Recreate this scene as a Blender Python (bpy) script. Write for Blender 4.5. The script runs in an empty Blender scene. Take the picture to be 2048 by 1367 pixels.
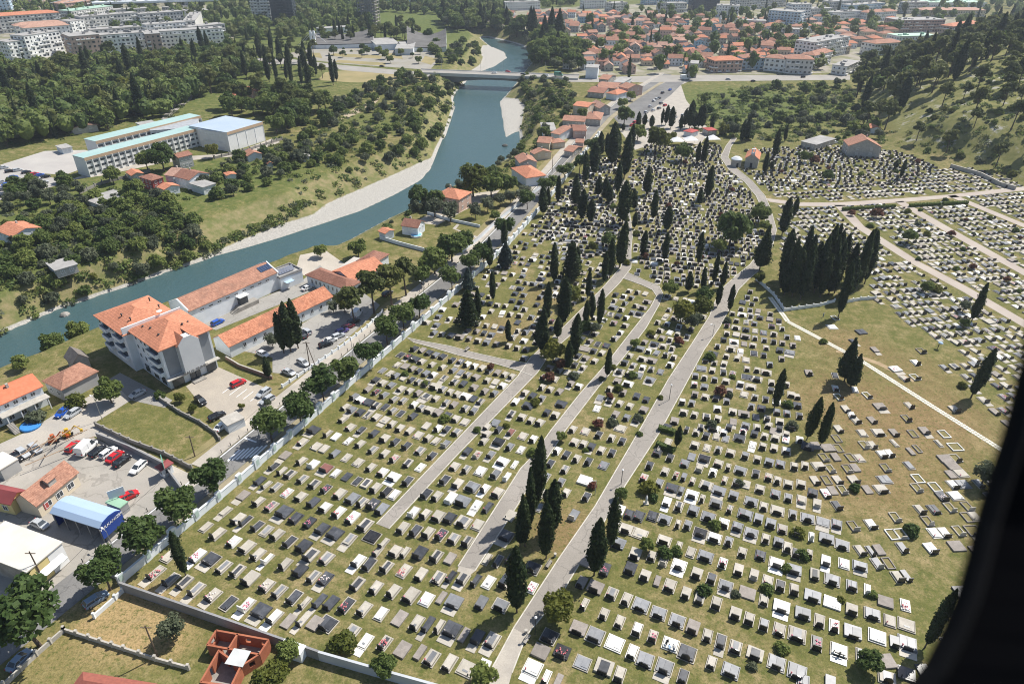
import bpy, math, random
import numpy as np
from mathutils import Vector, Matrix, noise
from mathutils.geometry import tessellate_polygon
R_ = random.Random(7)
SC = bpy.context.scene
COL = SC.collection
D2R = math.radians
# ------------------------------------------------------------------ camera geometry (survey of the site from the photograph)
F, NX, NY, H, CX, CY = 1365.0, 1000.0, 2900.0, 90.0, 1024.0, 683.5
_d = np.array([NX-CX, NY-CY, F]); _d /= np.linalg.norm(_d)
_f = np.array([0, 0, 1.0]) - _d*_d[2]; _f /= np.linalg.norm(_f)
_r = np.cross(_d, _f)
RM = np.array([_r, _f, -_d])
def at(x, y, z=0.0):
    r = RM @ np.array([x-CX, y-CY, F]); k = (z-H)/r[2]
    return Vector((r[0]*k, r[1]*k, z))
def pix(p):
    c = RM.T @ (np.array(p)-np.array([0, 0, H])); return (CX+F*c[0]/c[2], CY+F*c[1]/c[2])
def height_of(b, top):
    """height of an upright whose foot is the world point b and whose top shows at pixel top"""
    best, bh = 1e9, 1
    for i in range(2, 240):
        h = i*.25; q = pix((b[0], b[1], b[2]+h)); e = abs(q[1]-top)
        if e < best: best, bh = e, h
    return bh
def rot2(v, a): c, s = math.cos(a), math.sin(a); return (v[0]*c-v[1]*s, v[0]*s+v[1]*c)
def azv(a): a = D2R(a); return Vector((math.sin(a), math.cos(a), 0))
# ------------------------------------------------------------------ mesh builder
class MB:
    def __init__(s): s.v, s.f, s.m = [], [], []
    def poly(s, pts, m=0):
        b = len(s.v); s.v += [tuple(p) for p in pts]; s.f.append(tuple(range(b, b+len(pts)))); s.m.append(m); return s
    def faces(s, pts, fs, m=0):
        b = len(s.v); s.v += [tuple(p) for p in pts]; s.f += [tuple(b+i for i in f) for f in fs]; s.m += [m]*len(fs); return s
    def box(s, x0, x1, y0, y1, z0, z1, m=0, rot=0, o=(0, 0), taper=0):
        t = taper
        P = [(x0, y0, z0), (x1, y0, z0), (x1, y1, z0), (x0, y1, z0), (x0+t, y0+t, z1), (x1-t, y0+t, z1), (x1-t, y1-t, z1), (x0+t, y1-t, z1)]
        P = [(*((a+b) for a, b in zip(rot2(p, rot), o)), p[2]) for p in P] if rot or o != (0, 0) else P
        return s.faces(P, [(3, 2, 1, 0), (4, 5, 6, 7), (0, 1, 5, 4), (1, 2, 6, 5), (2, 3, 7, 6), (3, 0, 4, 7)], m)
    def prism(s, pts, z0, z1, m=0, mt=None):
        n = len(pts); a = sum(pts[i][0]*pts[(i+1) % n][1]-pts[(i+1) % n][0]*pts[i][1] for i in range(n))
        if a < 0: pts = pts[::-1]
        P = [(p[0], p[1], z0) for p in pts]+[(p[0], p[1], z1) for p in pts]
        s.faces(P, [(i, (i+1) % n, n+(i+1) % n, n+i) for i in range(n)], m)
        return s.cap(pts, z1, m if mt is None else mt)
    def cap(s, pts, z, m=0):
        V = [Vector((p[0], p[1], z)) for p in pts]
        tr = tessellate_polygon([V]); fs = []
        for t in tr:
            a, b, c = (V[i] for i in t)
            fs.append(t if (b-a).cross(c-a).z > 0 else t[::-1])
        return s.faces(V, fs, m)
    def tube(s, a, b, r0, r1=None, n=6, m=0):
        a, b = Vector(a), Vector(b); r1 = r0 if r1 is None else r1; d = (b-a).normalized()
        u = d.orthogonal().normalized(); w = d.cross(u); P = []
        for c, r in ((a, r0), (b, r1)):
            P += [c+(u*math.cos(2*math.pi*i/n)+w*math.sin(2*math.pi*i/n))*r for i in range(n)]
        return s.faces(P, [(i, (i+1) % n, n+(i+1) % n, n+i) for i in range(n)]+[tuple(range(n-1, -1, -1)), tuple(range(n, 2*n))], m)
    def lathe(s, prof, n=12, m=0, o=(0, 0, 0), jit=0, rnd=None):
        P = []
        for r, z in prof:
            for i in range(n):
                q = r*(1+((rnd or R_).uniform(-jit, jit) if jit else 0)); P.append((o[0]+q*math.cos(2*math.pi*i/n), o[1]+q*math.sin(2*math.pi*i/n), o[2]+z))
        k = len(prof)
        fs = [(j*n+i, j*n+(i+1) % n, (j+1)*n+(i+1) % n, (j+1)*n+i) for j in range(k-1) for i in range(n)]
        fs += [tuple(range(n-1, -1, -1)), tuple(range((k-1)*n, k*n))]
        return s.faces(P, fs, m)
    def quads(s, arr, m=0):
        """arr: (n,4,3) numpy"""
        b = len(s.v); n = len(arr); s.v += [tuple(p) for p in arr.reshape(-1, 3).tolist()]
        s.f += [(b+4*i, b+4*i+1, b+4*i+2, b+4*i+3) for i in range(n)]; s.m += [m]*n; return s
    def mesh(s, name, mats, smooth=False):
        me = bpy.data.meshes.new(name); me.from_pydata(s.v, [], s.f)
        for m in (mats if isinstance(mats, (list, tuple)) else [mats]): me.materials.append(m)
        me.polygons.foreach_set('material_index', s.m)
        if smooth: me.polygons.foreach_set('use_smooth', [True]*len(s.f))
        me.update(); return me
    def build(s, name, mats, parent=None, smooth=False, loc=None):
        return link(name, s.mesh(name, mats, smooth), parent, loc)
def link(name, me, parent=None, loc=None):
    o = bpy.data.objects.new(name, me); COL.objects.link(o)
    if parent is not None: o.parent = parent
    if loc is not None: o.location = loc
    return o
def tag(o, label=None, cat=None, group=None, kind=None):
    for k, v in (('label', label), ('category', cat), ('group', group), ('kind', kind)):
        if v: o[k] = v
    return o
def root(name, loc=(0, 0, 0), rz=0.0, label=None, cat=None, group=None):
    o = bpy.data.objects.new(name, None); o.empty_display_size = .5; COL.objects.link(o)
    o.location = loc; o.rotation_euler = (0, 0, rz); return tag(o, label, cat, group)
KIDS = {}
def proto(o, parts):
    KIDS[o.name] = parts; return o
def dup(o, loc, rz=0, scale=(1, 1, 1), label=None, group=None):
    """copy a thing with its parts and their sub-parts"""
    c = o.copy(); COL.objects.link(c); c.location = loc; c.rotation_euler = (0, 0, rz); c.scale = scale
    tag(c, label, None, group)
    def rec(src, dst):
        for ch in KIDS.get(src.name, []):
            k = ch.copy(); COL.objects.link(k); k.parent = dst; rec(ch, k)
    rec(o, c); return c
ORD = ['', 'first', 'second', 'third', 'fourth', 'fifth', 'sixth', 'seventh', 'eighth', 'ninth', 'tenth', 'eleventh', 'twelfth', 'thirteenth', 'fourteenth', 'fifteenth',
       'sixteenth', 'seventeenth', 'eighteenth', 'nineteenth', 'twentieth']
def ordw(i):
    if i <= 20: return ORD[i]
    t = {2: 'twenty', 3: 'thirty', 4: 'forty', 5: 'fifty', 6: 'sixty', 7: 'seventy', 8: 'eighty', 9: 'ninety'}.get(i//10, 'hundred')
    return t+'-'+ORD[i % 10] if i % 10 else t[:-1]+'ieth'
def order_labels(items, band, text, key=None):
    """items: [(object, description)]; counts each from the left within depth rows (key = depth coordinate, band = row depth)"""
    key = key or (lambda o: o.location.y)
    it = sorted(items, key=lambda t: key(t[0])); rows, cur, st = [], [], None
    for t in it:
        k = key(t[0])
        if st is None or k-st > band:
            cur = []; rows.append(cur); st = k
        cur.append(t)
    for j, r in enumerate(rows):
        for i, (o, d) in enumerate(sorted(r, key=lambda t: pix(t[0].location)[0])):
            o['label'] = f'{d}, {ordw(i+1)} from left in {ordw(j+1)} row {text}'
    return rows
# ------------------------------------------------------------------ materials
def new_mat(name):
    m = bpy.data.materials.new(name); m.use_nodes = True; nt = m.node_tree; b = nt.nodes['Principled BSDF']; return m, nt, b
def lin(c): return (*c, 1) if len(c) == 3 else c
def mix(nt, fac, a, b):
    n = nt.nodes.new('ShaderNodeMix'); n.data_type = 'RGBA'
    for sock, v in ((n.inputs[0], fac), (n.inputs[6], a), (n.inputs[7], b)):
        if isinstance(v, (int, float)): sock.default_value = v
        elif isinstance(v, tuple): sock.default_value = lin(v)
        else: nt.links.new(v, sock)
    return n.outputs[2]
def coords(nt, kind='Object'):
    if kind == 'World': return nt.nodes.new('ShaderNodeNewGeometry').outputs['Position']
    return nt.nodes.new('ShaderNodeTexCoord').outputs[kind]
def noise_tex(nt, co, scale, detail=3, rough=.55):
    n = nt.nodes.new('ShaderNodeTexNoise'); n.inputs['Scale'].default_value = scale; n.inputs['Detail'].default_value = detail; n.inputs['Roughness'].default_value = rough
    nt.links.new(co, n.inputs['Vector']); return n.outputs['Fac']
def ramp(nt, fac, a, b):
    n = nt.nodes.new('ShaderNodeMapRange'); n.inputs[1].default_value = a; n.inputs[2].default_value = b; nt.links.new(fac, n.inputs[0]); return n.outputs[0]
def mathn(nt, op, a, b=None):
    n = nt.nodes.new('ShaderNodeMath'); n.operation = op
    for i, v in enumerate((a, b)):
        if v is None: continue
        if isinstance(v, (int, float)): n.inputs[i].default_value = v
        else: nt.links.new(v, n.inputs[i])
    return n.outputs[0]
MATS = {}
def mat(name, col, col2=None, scale=.6, rough=.8, spec=.3, metal=0, lo=.35, hi=.65, fine=0, rnd=0, co='World', bump=0):
    """mottled surface: two tones of the thing's own colour in noise, with optional fine grain and per-object variation"""
    if name in MATS: return MATS[name]
    m, nt, b = new_mat(name); c = coords(nt, co)
    b.inputs['Roughness'].default_value = rough; b.inputs['Metallic'].default_value = metal; b.inputs['Specular IOR Level'].default_value = spec
    col2 = col2 or tuple(x*.8 for x in col)
    out = mix(nt, ramp(nt, noise_tex(nt, c, scale), lo, hi), col, col2)
    if fine:
        g = ramp(nt, noise_tex(nt, c, fine, 2, .7), .3, .7); out = mix(nt, mathn(nt, 'MULTIPLY', g, .45), out, tuple(x*.55 for x in col))
    if rnd:
        oi = nt.nodes.new('ShaderNodeObjectInfo'); hs = nt.nodes.new('ShaderNodeHueSaturation'); nt.links.new(out, hs.inputs['Color'])
        nt.links.new(mathn(nt, 'ADD', mathn(nt, 'MULTIPLY', oi.outputs['Random'], 2*rnd), 1-rnd), hs.inputs['Value']); out = hs.outputs[0]
    nt.links.new(out, b.inputs['Base Color'])
    if bump:
        bn = nt.nodes.new('ShaderNodeBump'); bn.inputs['Strength'].default_value = bump; bn.inputs['Distance'].default_value = .1
        nt.links.new(noise_tex(nt, c, fine or scale*6, 4), bn.inputs['Height']); nt.links.new(bn.outputs[0], b.inputs['Normal'])
    MATS[name] = m; return m
def roof_mat(name, col, col2, pitch=.35, patch=None):
    """rows of clay tiles across the slope (object space: x along the eaves), weathered in patches"""
    if name in MATS: return MATS[name]
    m, nt, b = new_mat(name); c = coords(nt); b.inputs['Roughness'].default_value = .85; b.inputs['Specular IOR Level'].default_value = .2
    sep = nt.nodes.new('ShaderNodeSeparateXYZ'); nt.links.new(c, sep.inputs[0])
    tile = noise_tex(nt, c, 1.5, 4, .9); big = noise_tex(nt, c, .33, 5, .7)
    out = mix(nt, ramp(nt, tile, .38, .62), tuple(x*1.12 for x in col), tuple(x*.8 for x in col2)); out = mix(nt, mathn(nt, 'MULTIPLY', ramp(nt, big, .47, .66), .75), out, patch or tuple(x*.5 for x in col))
    wx = mathn(nt, 'FRACT', mathn(nt, 'DIVIDE', sep.outputs[2], pitch*.6))
    line = mathn(nt, 'LESS_THAN', wx, .22)
    out = mix(nt, mathn(nt, 'MULTIPLY', line, .35), out, tuple(x*.35 for x in col))
    nt.links.new(out, b.inputs['Base Color']); MATS[name] = m; return m
def leaf_mat(name, a, bcol, c3=None, rnd=.22):
    if name in MATS: return MATS[name]
    m, nt, b = new_mat(name); c = coords(nt); b.inputs['Roughness'].default_value = .65; b.inputs['Specular IOR Level'].default_value = .25
    out = mix(nt, ramp(nt, noise_tex(nt, c, .9, 4, .7), .38, .62), a, bcol); out = mix(nt, ramp(nt, noise_tex(nt, c, 2.6, 3, .8), .52, .72), out, tuple(min(1, x*1.55) for x in bcol)); out = mix(nt, mathn(nt, 'MULTIPLY', ramp(nt, noise_tex(nt, c, 1.7, 2, .8), .55, .7), .6), out, tuple(x*.5 for x in a))
    oi = nt.nodes.new('ShaderNodeObjectInfo'); hs = nt.nodes.new('ShaderNodeHueSaturation'); nt.links.new(out, hs.inputs['Color'])
    nt.links.new(mathn(nt, 'ADD', mathn(nt, 'MULTIPLY', oi.outputs['Random'], 2*rnd), 1-rnd), hs.inputs['Value'])
    nt.links.new(mathn(nt, 'ADD', mathn(nt, 'MULTIPLY', oi.outputs['Random'], -.03), .515), hs.inputs['Hue'])
    nt.links.new(hs.outputs[0], b.inputs['Base Color'])
    tr = nt.nodes.new('ShaderNodeBsdfTranslucent'); nt.links.new(hs.outputs[0], tr.inputs['Color'])
    mx = nt.nodes.new('ShaderNodeMixShader'); mx.inputs[0].default_value = .42
    nt.links.new(b.outputs[0], mx.inputs[1]); nt.links.new(tr.outputs[0], mx.inputs[2]); nt.links.new(mx.outputs[0], nt.nodes['Material Output'].inputs[0])
    MATS[name] = m; return m
def paving(name, col, col2, crack=.22, k=.5):
    m = mat(name, col, col2, .1, .9, .2, fine=6); nt = m.node_tree; b = nt.nodes['Principled BSDF']; src = b.inputs['Base Color'].links[0].from_socket; c = coords(nt, 'World')
    wob = nt.nodes.new('ShaderNodeVectorMath'); wob.operation = 'ADD'; nz = nt.nodes.new('ShaderNodeTexNoise'); nz.inputs['Scale'].default_value = .6; nt.links.new(c, nz.inputs['Vector']); sc = nt.nodes.new('ShaderNodeVectorMath'); sc.operation = 'SCALE'; sc.inputs[3].default_value = 2.2; nt.links.new(nz.outputs['Color'], sc.inputs[0]); nt.links.new(c, wob.inputs[0]); nt.links.new(sc.outputs[0], wob.inputs[1])
    v = nt.nodes.new('ShaderNodeTexVoronoi'); v.feature = 'DISTANCE_TO_EDGE'; v.inputs['Scale'].default_value = crack; nt.links.new(wob.outputs[0], v.inputs['Vector'])
    out = mix(nt, mathn(nt, 'MULTIPLY', ramp(nt, v.outputs['Distance'], .022, .006), k), src, tuple(x*.45 for x in col))
    pt = nt.nodes.new('ShaderNodeTexVoronoi'); pt.inputs['Scale'].default_value = .09; nt.links.new(wob.outputs[0], pt.inputs['Vector']); sp = nt.nodes.new('ShaderNodeSeparateColor'); nt.links.new(pt.outputs['Color'], sp.inputs[0])
    out = mix(nt, mathn(nt, 'MULTIPLY', mathn(nt, 'GREATER_THAN', sp.outputs[0], .72), .3), out, tuple(x*.7 for x in col))
    out = mix(nt, mathn(nt, 'MULTIPLY', ramp(nt, noise_tex(nt, c, .4, 5, .75), .58, .72), .45), out, tuple(x*.5 for x in col)); nt.links.new(out, b.inputs['Base Color']); return m
M_ASPH = paving('lane asphalt', (.285, .262, .232), (.345, .315, .28))
M_ROAD = paving('road asphalt', (.17, .168, .165), (.24, .235, .225))
M_PAVE = mat('pavement concrete', (.46, .42, .36), (.36, .33, .29), .3, .9, .2, fine=5)
M_CONC = mat('old concrete', (.36, .34, .31), (.24, .225, .2), .5, .9, .2, fine=4)
M_KERB = mat('pale kerb', (.55, .52, .46), (.42, .4, .34), .8, .9)
M_WHITEP = mat('white paint', (.8, .8, .79), (.72, .73, .72), .4, .7)
M_WHITEW = mat('whitewashed wall', (.74, .77, .79), (.62, .66, .68), .35, .85)
M_GREYW = mat('grey rendered wall', (.42, .42, .41), (.34, .34, .335), .3, .9)
M_CREAM = mat('cream render', (.66, .58, .44), (.58, .5, .38), .3, .9)
M_PINKW = mat('pink render', (.6, .42, .34), (.52, .36, .3), .3, .9)
M_YELW = mat('yellow render', (.72, .6, .26), (.64, .52, .24), .3, .9)
M_REDW = mat('red render', (.42, .09, .075), (.35, .08, .07), .3, .9)
M_STONEW = mat('pale stone wall', (.5, .47, .42), (.38, .36, .32), 1.2, .9, fine=5)
M_BRICK = mat('raw red brick', (.42, .15, .08), (.33, .11, .06), 1.0, .9, fine=7)
M_METAL = mat('galvanised metal', (.42, .44, .45), (.34, .35, .36), .5, .45, .5, .6)
M_DARKM = mat('dark painted steel', (.03, .032, .035), None, .5, .5)
M_WOODP = mat('weathered pole wood', (.16, .12, .085), (.1, .075, .055), .8, .9)
M_GLASS = mat('window glass', (.035, .045, .055), (.06, .07, .08), .7, .12, .6)
M_BARK = mat('bark', (.13, .1, .075), (.08, .06, .045), 2, .95)
M_T_ORANGE = roof_mat('orange clay tiles', (.56, .24, .145), (.48, .195, .115), patch=(.4, .17, .1))
M_T_OLD = roof_mat('old clay tiles', (.42, .225, .155), (.33, .16, .11), patch=(.22, .125, .09))
M_T_BROWN = roof_mat('brown tiles', (.31, .155, .11), (.25, .12, .085), patch=(.2, .09, .06))
M_T_PALE = roof_mat('faded clay tiles', (.5, .31, .24), (.42, .25, .18), patch=(.33, .2, .15))
M_FLATR = mat('flat roof felt', (.4, .39, .37), (.3, .29, .28), .2, .9, fine=2)
M_GREENR = mat('pale green roof sheet', (.3, .44, .42), (.35, .48, .46), .1, .6)
# ------------------------------------------------------------------ terrain
def P2(lst, z=0): return [tuple(at(x, y, z)[:2]) for x, y in lst]
ZW = -8.0
LB = [(0, 667), (60, 642), (130, 612), (200, 590), (260, 570), (330, 545), (380, 530), (440, 508), (500, 489), (560, 470), (640, 445), (720, 418), (790, 385), (840, 357), (862, 330),
      (875, 298), (890, 270), (900, 240), (908, 215), (905, 195), (915, 180), (930, 165), (944, 150), (958, 140), (985, 131), (1010, 116), (1005, 104), (980, 93), (967, 83), (960, 76)]
RB = [(975, 74), (1000, 79), (1035, 88), (1063, 98), (1069, 106), (1070, 115), (1060, 130), (1050, 142), (1033, 167), (1013, 190), (1003, 202), (1005, 215), (1010, 247), (1012, 272), (1026, 266), (1040, 262), (1042, 280), (1036, 300), (1016, 317), (990, 331),
      (960, 346), (916, 368), (870, 392), (820, 419), (783, 435), (740, 458), (700, 480), (647, 503), (600, 525), (547, 545), (480, 575), (400, 605), (333, 630), (260, 655), (200, 680), (143, 705), (77, 735), (0, 765)]
RIV = np.array([(-230, 62)]+[tuple(at(-160, 725, ZW)[:2])]+P2(LB, ZW)+P2(RB, ZW)+[tuple(at(-120, 815, ZW)[:2]), (-230, 30)])
GR1 = np.array(P2([(430, 511), (480, 488), (560, 455), (630, 434), (660, 410), (730, 380), (800, 349), (858, 322), (862, 335), (840, 360), (790, 388), (720, 421), (640, 448), (560, 474), (500, 492)], ZW))
GR2 = np.array(P2([(940, 146), (962, 132), (968, 118), (962, 104), (968, 92), (985, 94), (1008, 104), (1013, 116), (988, 133), (958, 144)], ZW))
GR3 = np.array(P2([(1001, 204), (1006, 198), (1033, 200), (1046, 213), (1043, 233), (1038, 258), (1012, 274), (1008, 248), (1003, 218)], ZW))
def seg_dist(P, poly):
    """unsigned distance to a closed polygon and inside mask, P (n,2)"""
    d = np.full(len(P), 1e9); ins = np.zeros(len(P), bool); n = len(poly)
    for i in range(n):
        a, b = poly[i], poly[(i+1) % n]; ab = b-a; L = ab@ab
        t = np.clip(((P-a)@ab)/max(L, 1e-9), 0, 1); q = a+t[:, None]*ab
        d = np.minimum(d, np.hypot(*(P-q).T))
        c = (a[1] > P[:, 1]) != (b[1] > P[:, 1])
        if abs(b[1]-a[1]) > 1e-12: ins ^= c & (P[:, 0] < (b[0]-a[0])*(P[:, 1]-a[1])/(b[1]-a[1])+a[0])
    return d, ins
FOOT = P2([(2048, 372), (1960, 340), (1860, 312), (1775, 292), (1752, 247), (1722, 218), (1694, 192)])
HILL = np.array([(520, 120), (230, 265)]+FOOT+[(300, 560), (520, 760), (900, 800), (1500, 600), (1500, 120)])
PLAZ = lambda P: np.zeros(len(P))
def terrain(P):
    P = np.asarray(P, float).reshape(-1, 2); z = np.zeros(len(P))
    near = (P[:, 0] > -420) & (P[:, 0] < 160) & (P[:, 1] > 20) & (P[:, 1] < 900)
    Q = P[near]
    if len(Q):
        d, i = seg_dist(Q, RIV); sd = np.where(i, -d, d); g = np.full(len(Q), 1e9); gin = np.zeros(len(Q), bool)
        for G in (GR1, GR2, GR3):
            dg, ig = seg_dist(Q, G); gin |= ig; g = np.minimum(g, np.where(ig, 0, dg))
        u = np.minimum(np.maximum(sd, 0), g)
        right = Q[:, 0] > np.interp(Q[:, 1], [60, 150, 200, 300, 420, 600], [-140, -70, -40, 0, 20, 45])
        slope = np.where(right | (Q[:, 1] < 205), 1.0, .55)
        bank = np.minimum(ZW+.15+u*slope, 0)
        zz = np.where(sd < 0, ZW-np.minimum(1.6, .1+(-sd)*.12), bank)
        zz = np.where(gin & (sd >= 0), ZW+.14+np.minimum(sd.clip(0)*.03, .42), zz)
        zz = np.where(sd < 0, np.maximum(zz, ZW+.14-g*.3), zz)
        z[near] = zz
    hn = P[:, 0] > 140
    Q = P[hn]
    if len(Q):
        d, i = seg_dist(Q, HILL); d = np.where(i, d, 0)
        hz = 44*(1-np.exp(-d/75.0)); hz *= np.clip(d/18, 0, 1)**.6
        z[hn] = np.maximum(z[hn], hz) + np.where(d > 6, 1.2*np.sin(Q[:, 0]*.11)*np.sin(Q[:, 1]*.09), 0)
    return z
def th(x, y): return float(terrain([(x, y)])[0])
def gp(px, py):
    """ground point seen at a pixel"""
    z = 0.0
    for _ in range(14):
        p = at(px, py, z); z = z*.45+.55*th(p.x, p.y)
    p = at(px, py, z); return Vector((p.x, p.y, th(p.x, p.y)))
def axis(breaks):
    out = []
    for a, b, s in breaks: out += list(np.arange(a, b, s))
    return np.array(out+[breaks[-1][1]])
gx = axis([(-4200, -900, 110), (-900, -300, 12), (-300, 130, 1.6), (130, 420, 4), (420, 1000, 14), (1000, 4600, 120)])
gy = axis([(-260, 30, 12), (30, 460, 1.6), (460, 900, 5), (900, 1500, 25), (1500, 6200, 160)])
X, Y = np.meshgrid(gx, gy); PV = np.stack([X.ravel(), Y.ravel()], 1); Z = terrain(PV)
rng = np.random.default_rng(3)
nx, ny = len(gx), len(gy)
V3 = np.column_stack([PV, Z]); idx = np.arange(nx*ny).reshape(ny, nx)
Q4 = np.stack([idx[:-1, :-1], idx[:-1, 1:], idx[1:, 1:], idx[1:, :-1]], -1).reshape(-1, 4)
me = bpy.data.meshes.new('ground'); me.vertices.add(len(V3)); me.vertices.foreach_set('co', V3.ravel())
me.loops.add(Q4.size); me.loops.foreach_set('vertex_index', Q4.ravel()); me.polygons.add(len(Q4)); me.polygons.foreach_set('loop_start', np.arange(0, Q4.size, 4)); me.polygons.foreach_set('loop_total', np.full(len(Q4), 4))
me.polygons.foreach_set('use_smooth', np.ones(len(Q4), bool)); me.update(calc_edges=True)
# ground colours are kinds of ground: mown lawn, dry lawn, rough bank grass, gravel, rock
def ground_material():
    m, nt, b = new_mat('ground'); c = coords(nt, 'World'); b.inputs['Roughness'].default_value = .95; b.inputs['Specular IOR Level'].default_value = .1
    n1 = noise_tex(nt, c, .05, 5, .6); n2 = noise_tex(nt, c, .35, 4, .65); n3 = noise_tex(nt, c, 3.0, 3, .7)
    lush = mix(nt, ramp(nt, n2, .35, .65), (.115, .12, .036), (.195, .175, .065))
    dry = mix(nt, ramp(nt, n2, .35, .65), (.24, .19, .09), (.3, .235, .12))
    out = mix(nt, ramp(nt, mathn(nt, 'ADD', mathn(nt, 'MULTIPLY', n1, .55), mathn(nt, 'MULTIPLY', n2, .45)), .49, .62), lush, dry)
    vd = nt.nodes.new('ShaderNodeVectorMath'); vd.operation = 'DISTANCE'; nt.links.new(c, vd.inputs[0])
    def blob(px, py, r0, r1, col, w=1.0):
        nonlocal out
        p = gp(px, py); n = nt.nodes.new('ShaderNodeVectorMath'); n.operation = 'DISTANCE'; nt.links.new(c, n.inputs[0]); n.inputs[1].default_value = p
        dd = mathn(nt, 'ADD', n.outputs['Value'], mathn(nt, 'MULTIPLY', mathn(nt, 'SUBTRACT', n2, .5), r1*.9))
        f = nt.nodes.new('ShaderNodeMapRange'); f.inputs[1].default_value = r1; f.inputs[2].default_value = r0; f.inputs[4].default_value = w; nt.links.new(dd, f.inputs[0]); out = mix(nt, f.outputs[0], out, col)
    brown = mix(nt, ramp(nt, n2, .3, .7), (.22, .14, .075), (.29, .2, .1))
    for a in ((1700, 805, 4, 19, .75), (1800, 850, 4, 21, .75), (1830, 740, 3, 13, .6), (1650, 960, 2, 14, .45), (1850, 960, 3, 16, .5), (1700, 690, 4, 12, .7), (1890, 830, 5, 14, .7), (1740, 960, 4, 14, .5), (1130, 1060, 3, 9, .8), (1000, 660, 3, 10, .6), (1090, 590, 3, 10, .6)): blob(*a[:4], brown, a[4])
    green = mix(nt, ramp(nt, n2, .35, .65), (.06, .1, .022), (.14, .165, .045))
    for a in ((1450, 215, 20, 75, .9), (1560, 205, 20, 60, .9), (330, 380, 15, 60, .85), (500, 340, 15, 50, .8), (60, 560, 15, 45, .8), (150, 420, 20, 50, .7), (300, 160, 60, 190, .95), (900, 30, 160, 420, .95), (1500, 60, 120, 330, .8), (250, 40, 120, 330, .9), (760, 240, 10, 40, .6), (700, 40, 60, 200, .9), (430, 60, 60, 200, .8)): blob(*a[:4], green, a[4])
    sand = mix(nt, ramp(nt, n2, .3, .7), (.42, .29, .15), (.34, .25, .12))
    for a in ((265, 1235, 4, 9, .95), (330, 1262, 3, 7, .9), (210, 1215, 2, 5, .7), (120, 1320, 3, 9, .35)): blob(*a[:4], sand, a[4])
    tuft = noise_tex(nt, c, 1.1, 4, .85); soil = noise_tex(nt, c, .22, 6, .8)
    out = mix(nt, mathn(nt, 'MULTIPLY', ramp(nt, soil, .57, .66), .55), out, (.33, .25, .14)); out = mix(nt, mathn(nt, 'MULTIPLY', ramp(nt, tuft, .52, .62), .8), out, (.085, .11, .025)); out = mix(nt, mathn(nt, 'MULTIPLY', ramp(nt, tuft, .44, .34), .45), out, (.36, .31, .15))
    out = mix(nt, mathn(nt, 'MULTIPLY', ramp(nt, n3, .42, .66), .55), out, (.07, .075, .028))
    sep = nt.nodes.new('ShaderNodeSeparateXYZ'); nt.links.new(c, sep.inputs[0])
    # hill: thin dry grass and pale rock
    hillf = ramp(nt, sep.outputs[2], .8, 3.0)
    rock = ramp(nt, noise_tex(nt, c, .12, 6, .75), .56, .66)
    hc = mix(nt, ramp(nt, n2, .35, .65), (.23, .215, .085), (.13, .14, .045)); hc = mix(nt, rock, hc, (.38, .37, .335)); out = mix(nt, hillf, out, hc)
    # banks: pebbles by the water, darker rough grass and bare earth above
    pb = noise_tex(nt, c, 1.7, 3, .8); peb = mix(nt, ramp(nt, pb, .35, .65), (.46, .44, .4), (.27, .26, .235))
    lowf = mathn(nt, 'ADD', sep.outputs[2], mathn(nt, 'MULTIPLY', mathn(nt, 'SUBTRACT', n2, .5), .5))
    bank = mix(nt, ramp(nt, n2, .4, .7), (.14, .15, .055), (.27, .22, .12)); out = mix(nt, ramp(nt, sep.outputs[2], -.4, -1.6), out, bank)
    out = mix(nt, ramp(nt, lowf, -7.15, -7.4), out, peb)
    bed = mix(nt, ramp(nt, sep.outputs[2], -8.0, -9.0), (.21, .18, .09), (.05, .1, .085)); out = mix(nt, ramp(nt, sep.outputs[2], -7.95, -8.05), out, bed)
    nt.links.new(out, b.inputs['Base Color'])
    bn = nt.nodes.new('ShaderNodeBump'); bn.inputs['Strength'].default_value = .5; bn.inputs['Distance'].default_value = .25; nt.links.new(n3, bn.inputs['Height']); nt.links.new(bn.outputs[0], b.inputs['Normal'])
    return m
me.materials.append(ground_material()); tag(link('ground', me), kind='structure')
# water: one sheet, clear green over the shallows, with ripples
m, nt, b = new_mat('river water'); c = coords(nt, 'World')
b.inputs['Roughness'].default_value = .13; b.inputs['Base Color'].default_value = (.07, .13, .142, 1); b.inputs['IOR'].default_value = 1.33
tr = nt.nodes.new('ShaderNodeBsdfTransparent'); tr.inputs[0].default_value = (.35, .62, .6, 1); mx = nt.nodes.new('ShaderNodeMixShader'); mx.inputs[0].default_value = .72
nt.links.new(tr.outputs[0], mx.inputs[1]); nt.links.new(b.outputs[0], mx.inputs[2]); nt.links.new(mx.outputs[0], nt.nodes['Material Output'].inputs[0])
bn = nt.nodes.new('ShaderNodeBump'); bn.inputs['Strength'].default_value = .6; bn.inputs['Distance'].default_value = .4
nt.links.new(mathn(nt, 'ADD', noise_tex(nt, c, .55, 5, .7), mathn(nt, 'MULTIPLY', noise_tex(nt, c, .07, 3, .5), 1.5)), bn.inputs['Height']); nt.links.new(bn.outputs[0], b.inputs['Normal'])
w = MB(); w.poly([(-420, 20, ZW), (80, 20, ZW), (80, 900, ZW), (-420, 900, ZW)]); tag(w.build('river', m), kind='structure')
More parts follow.
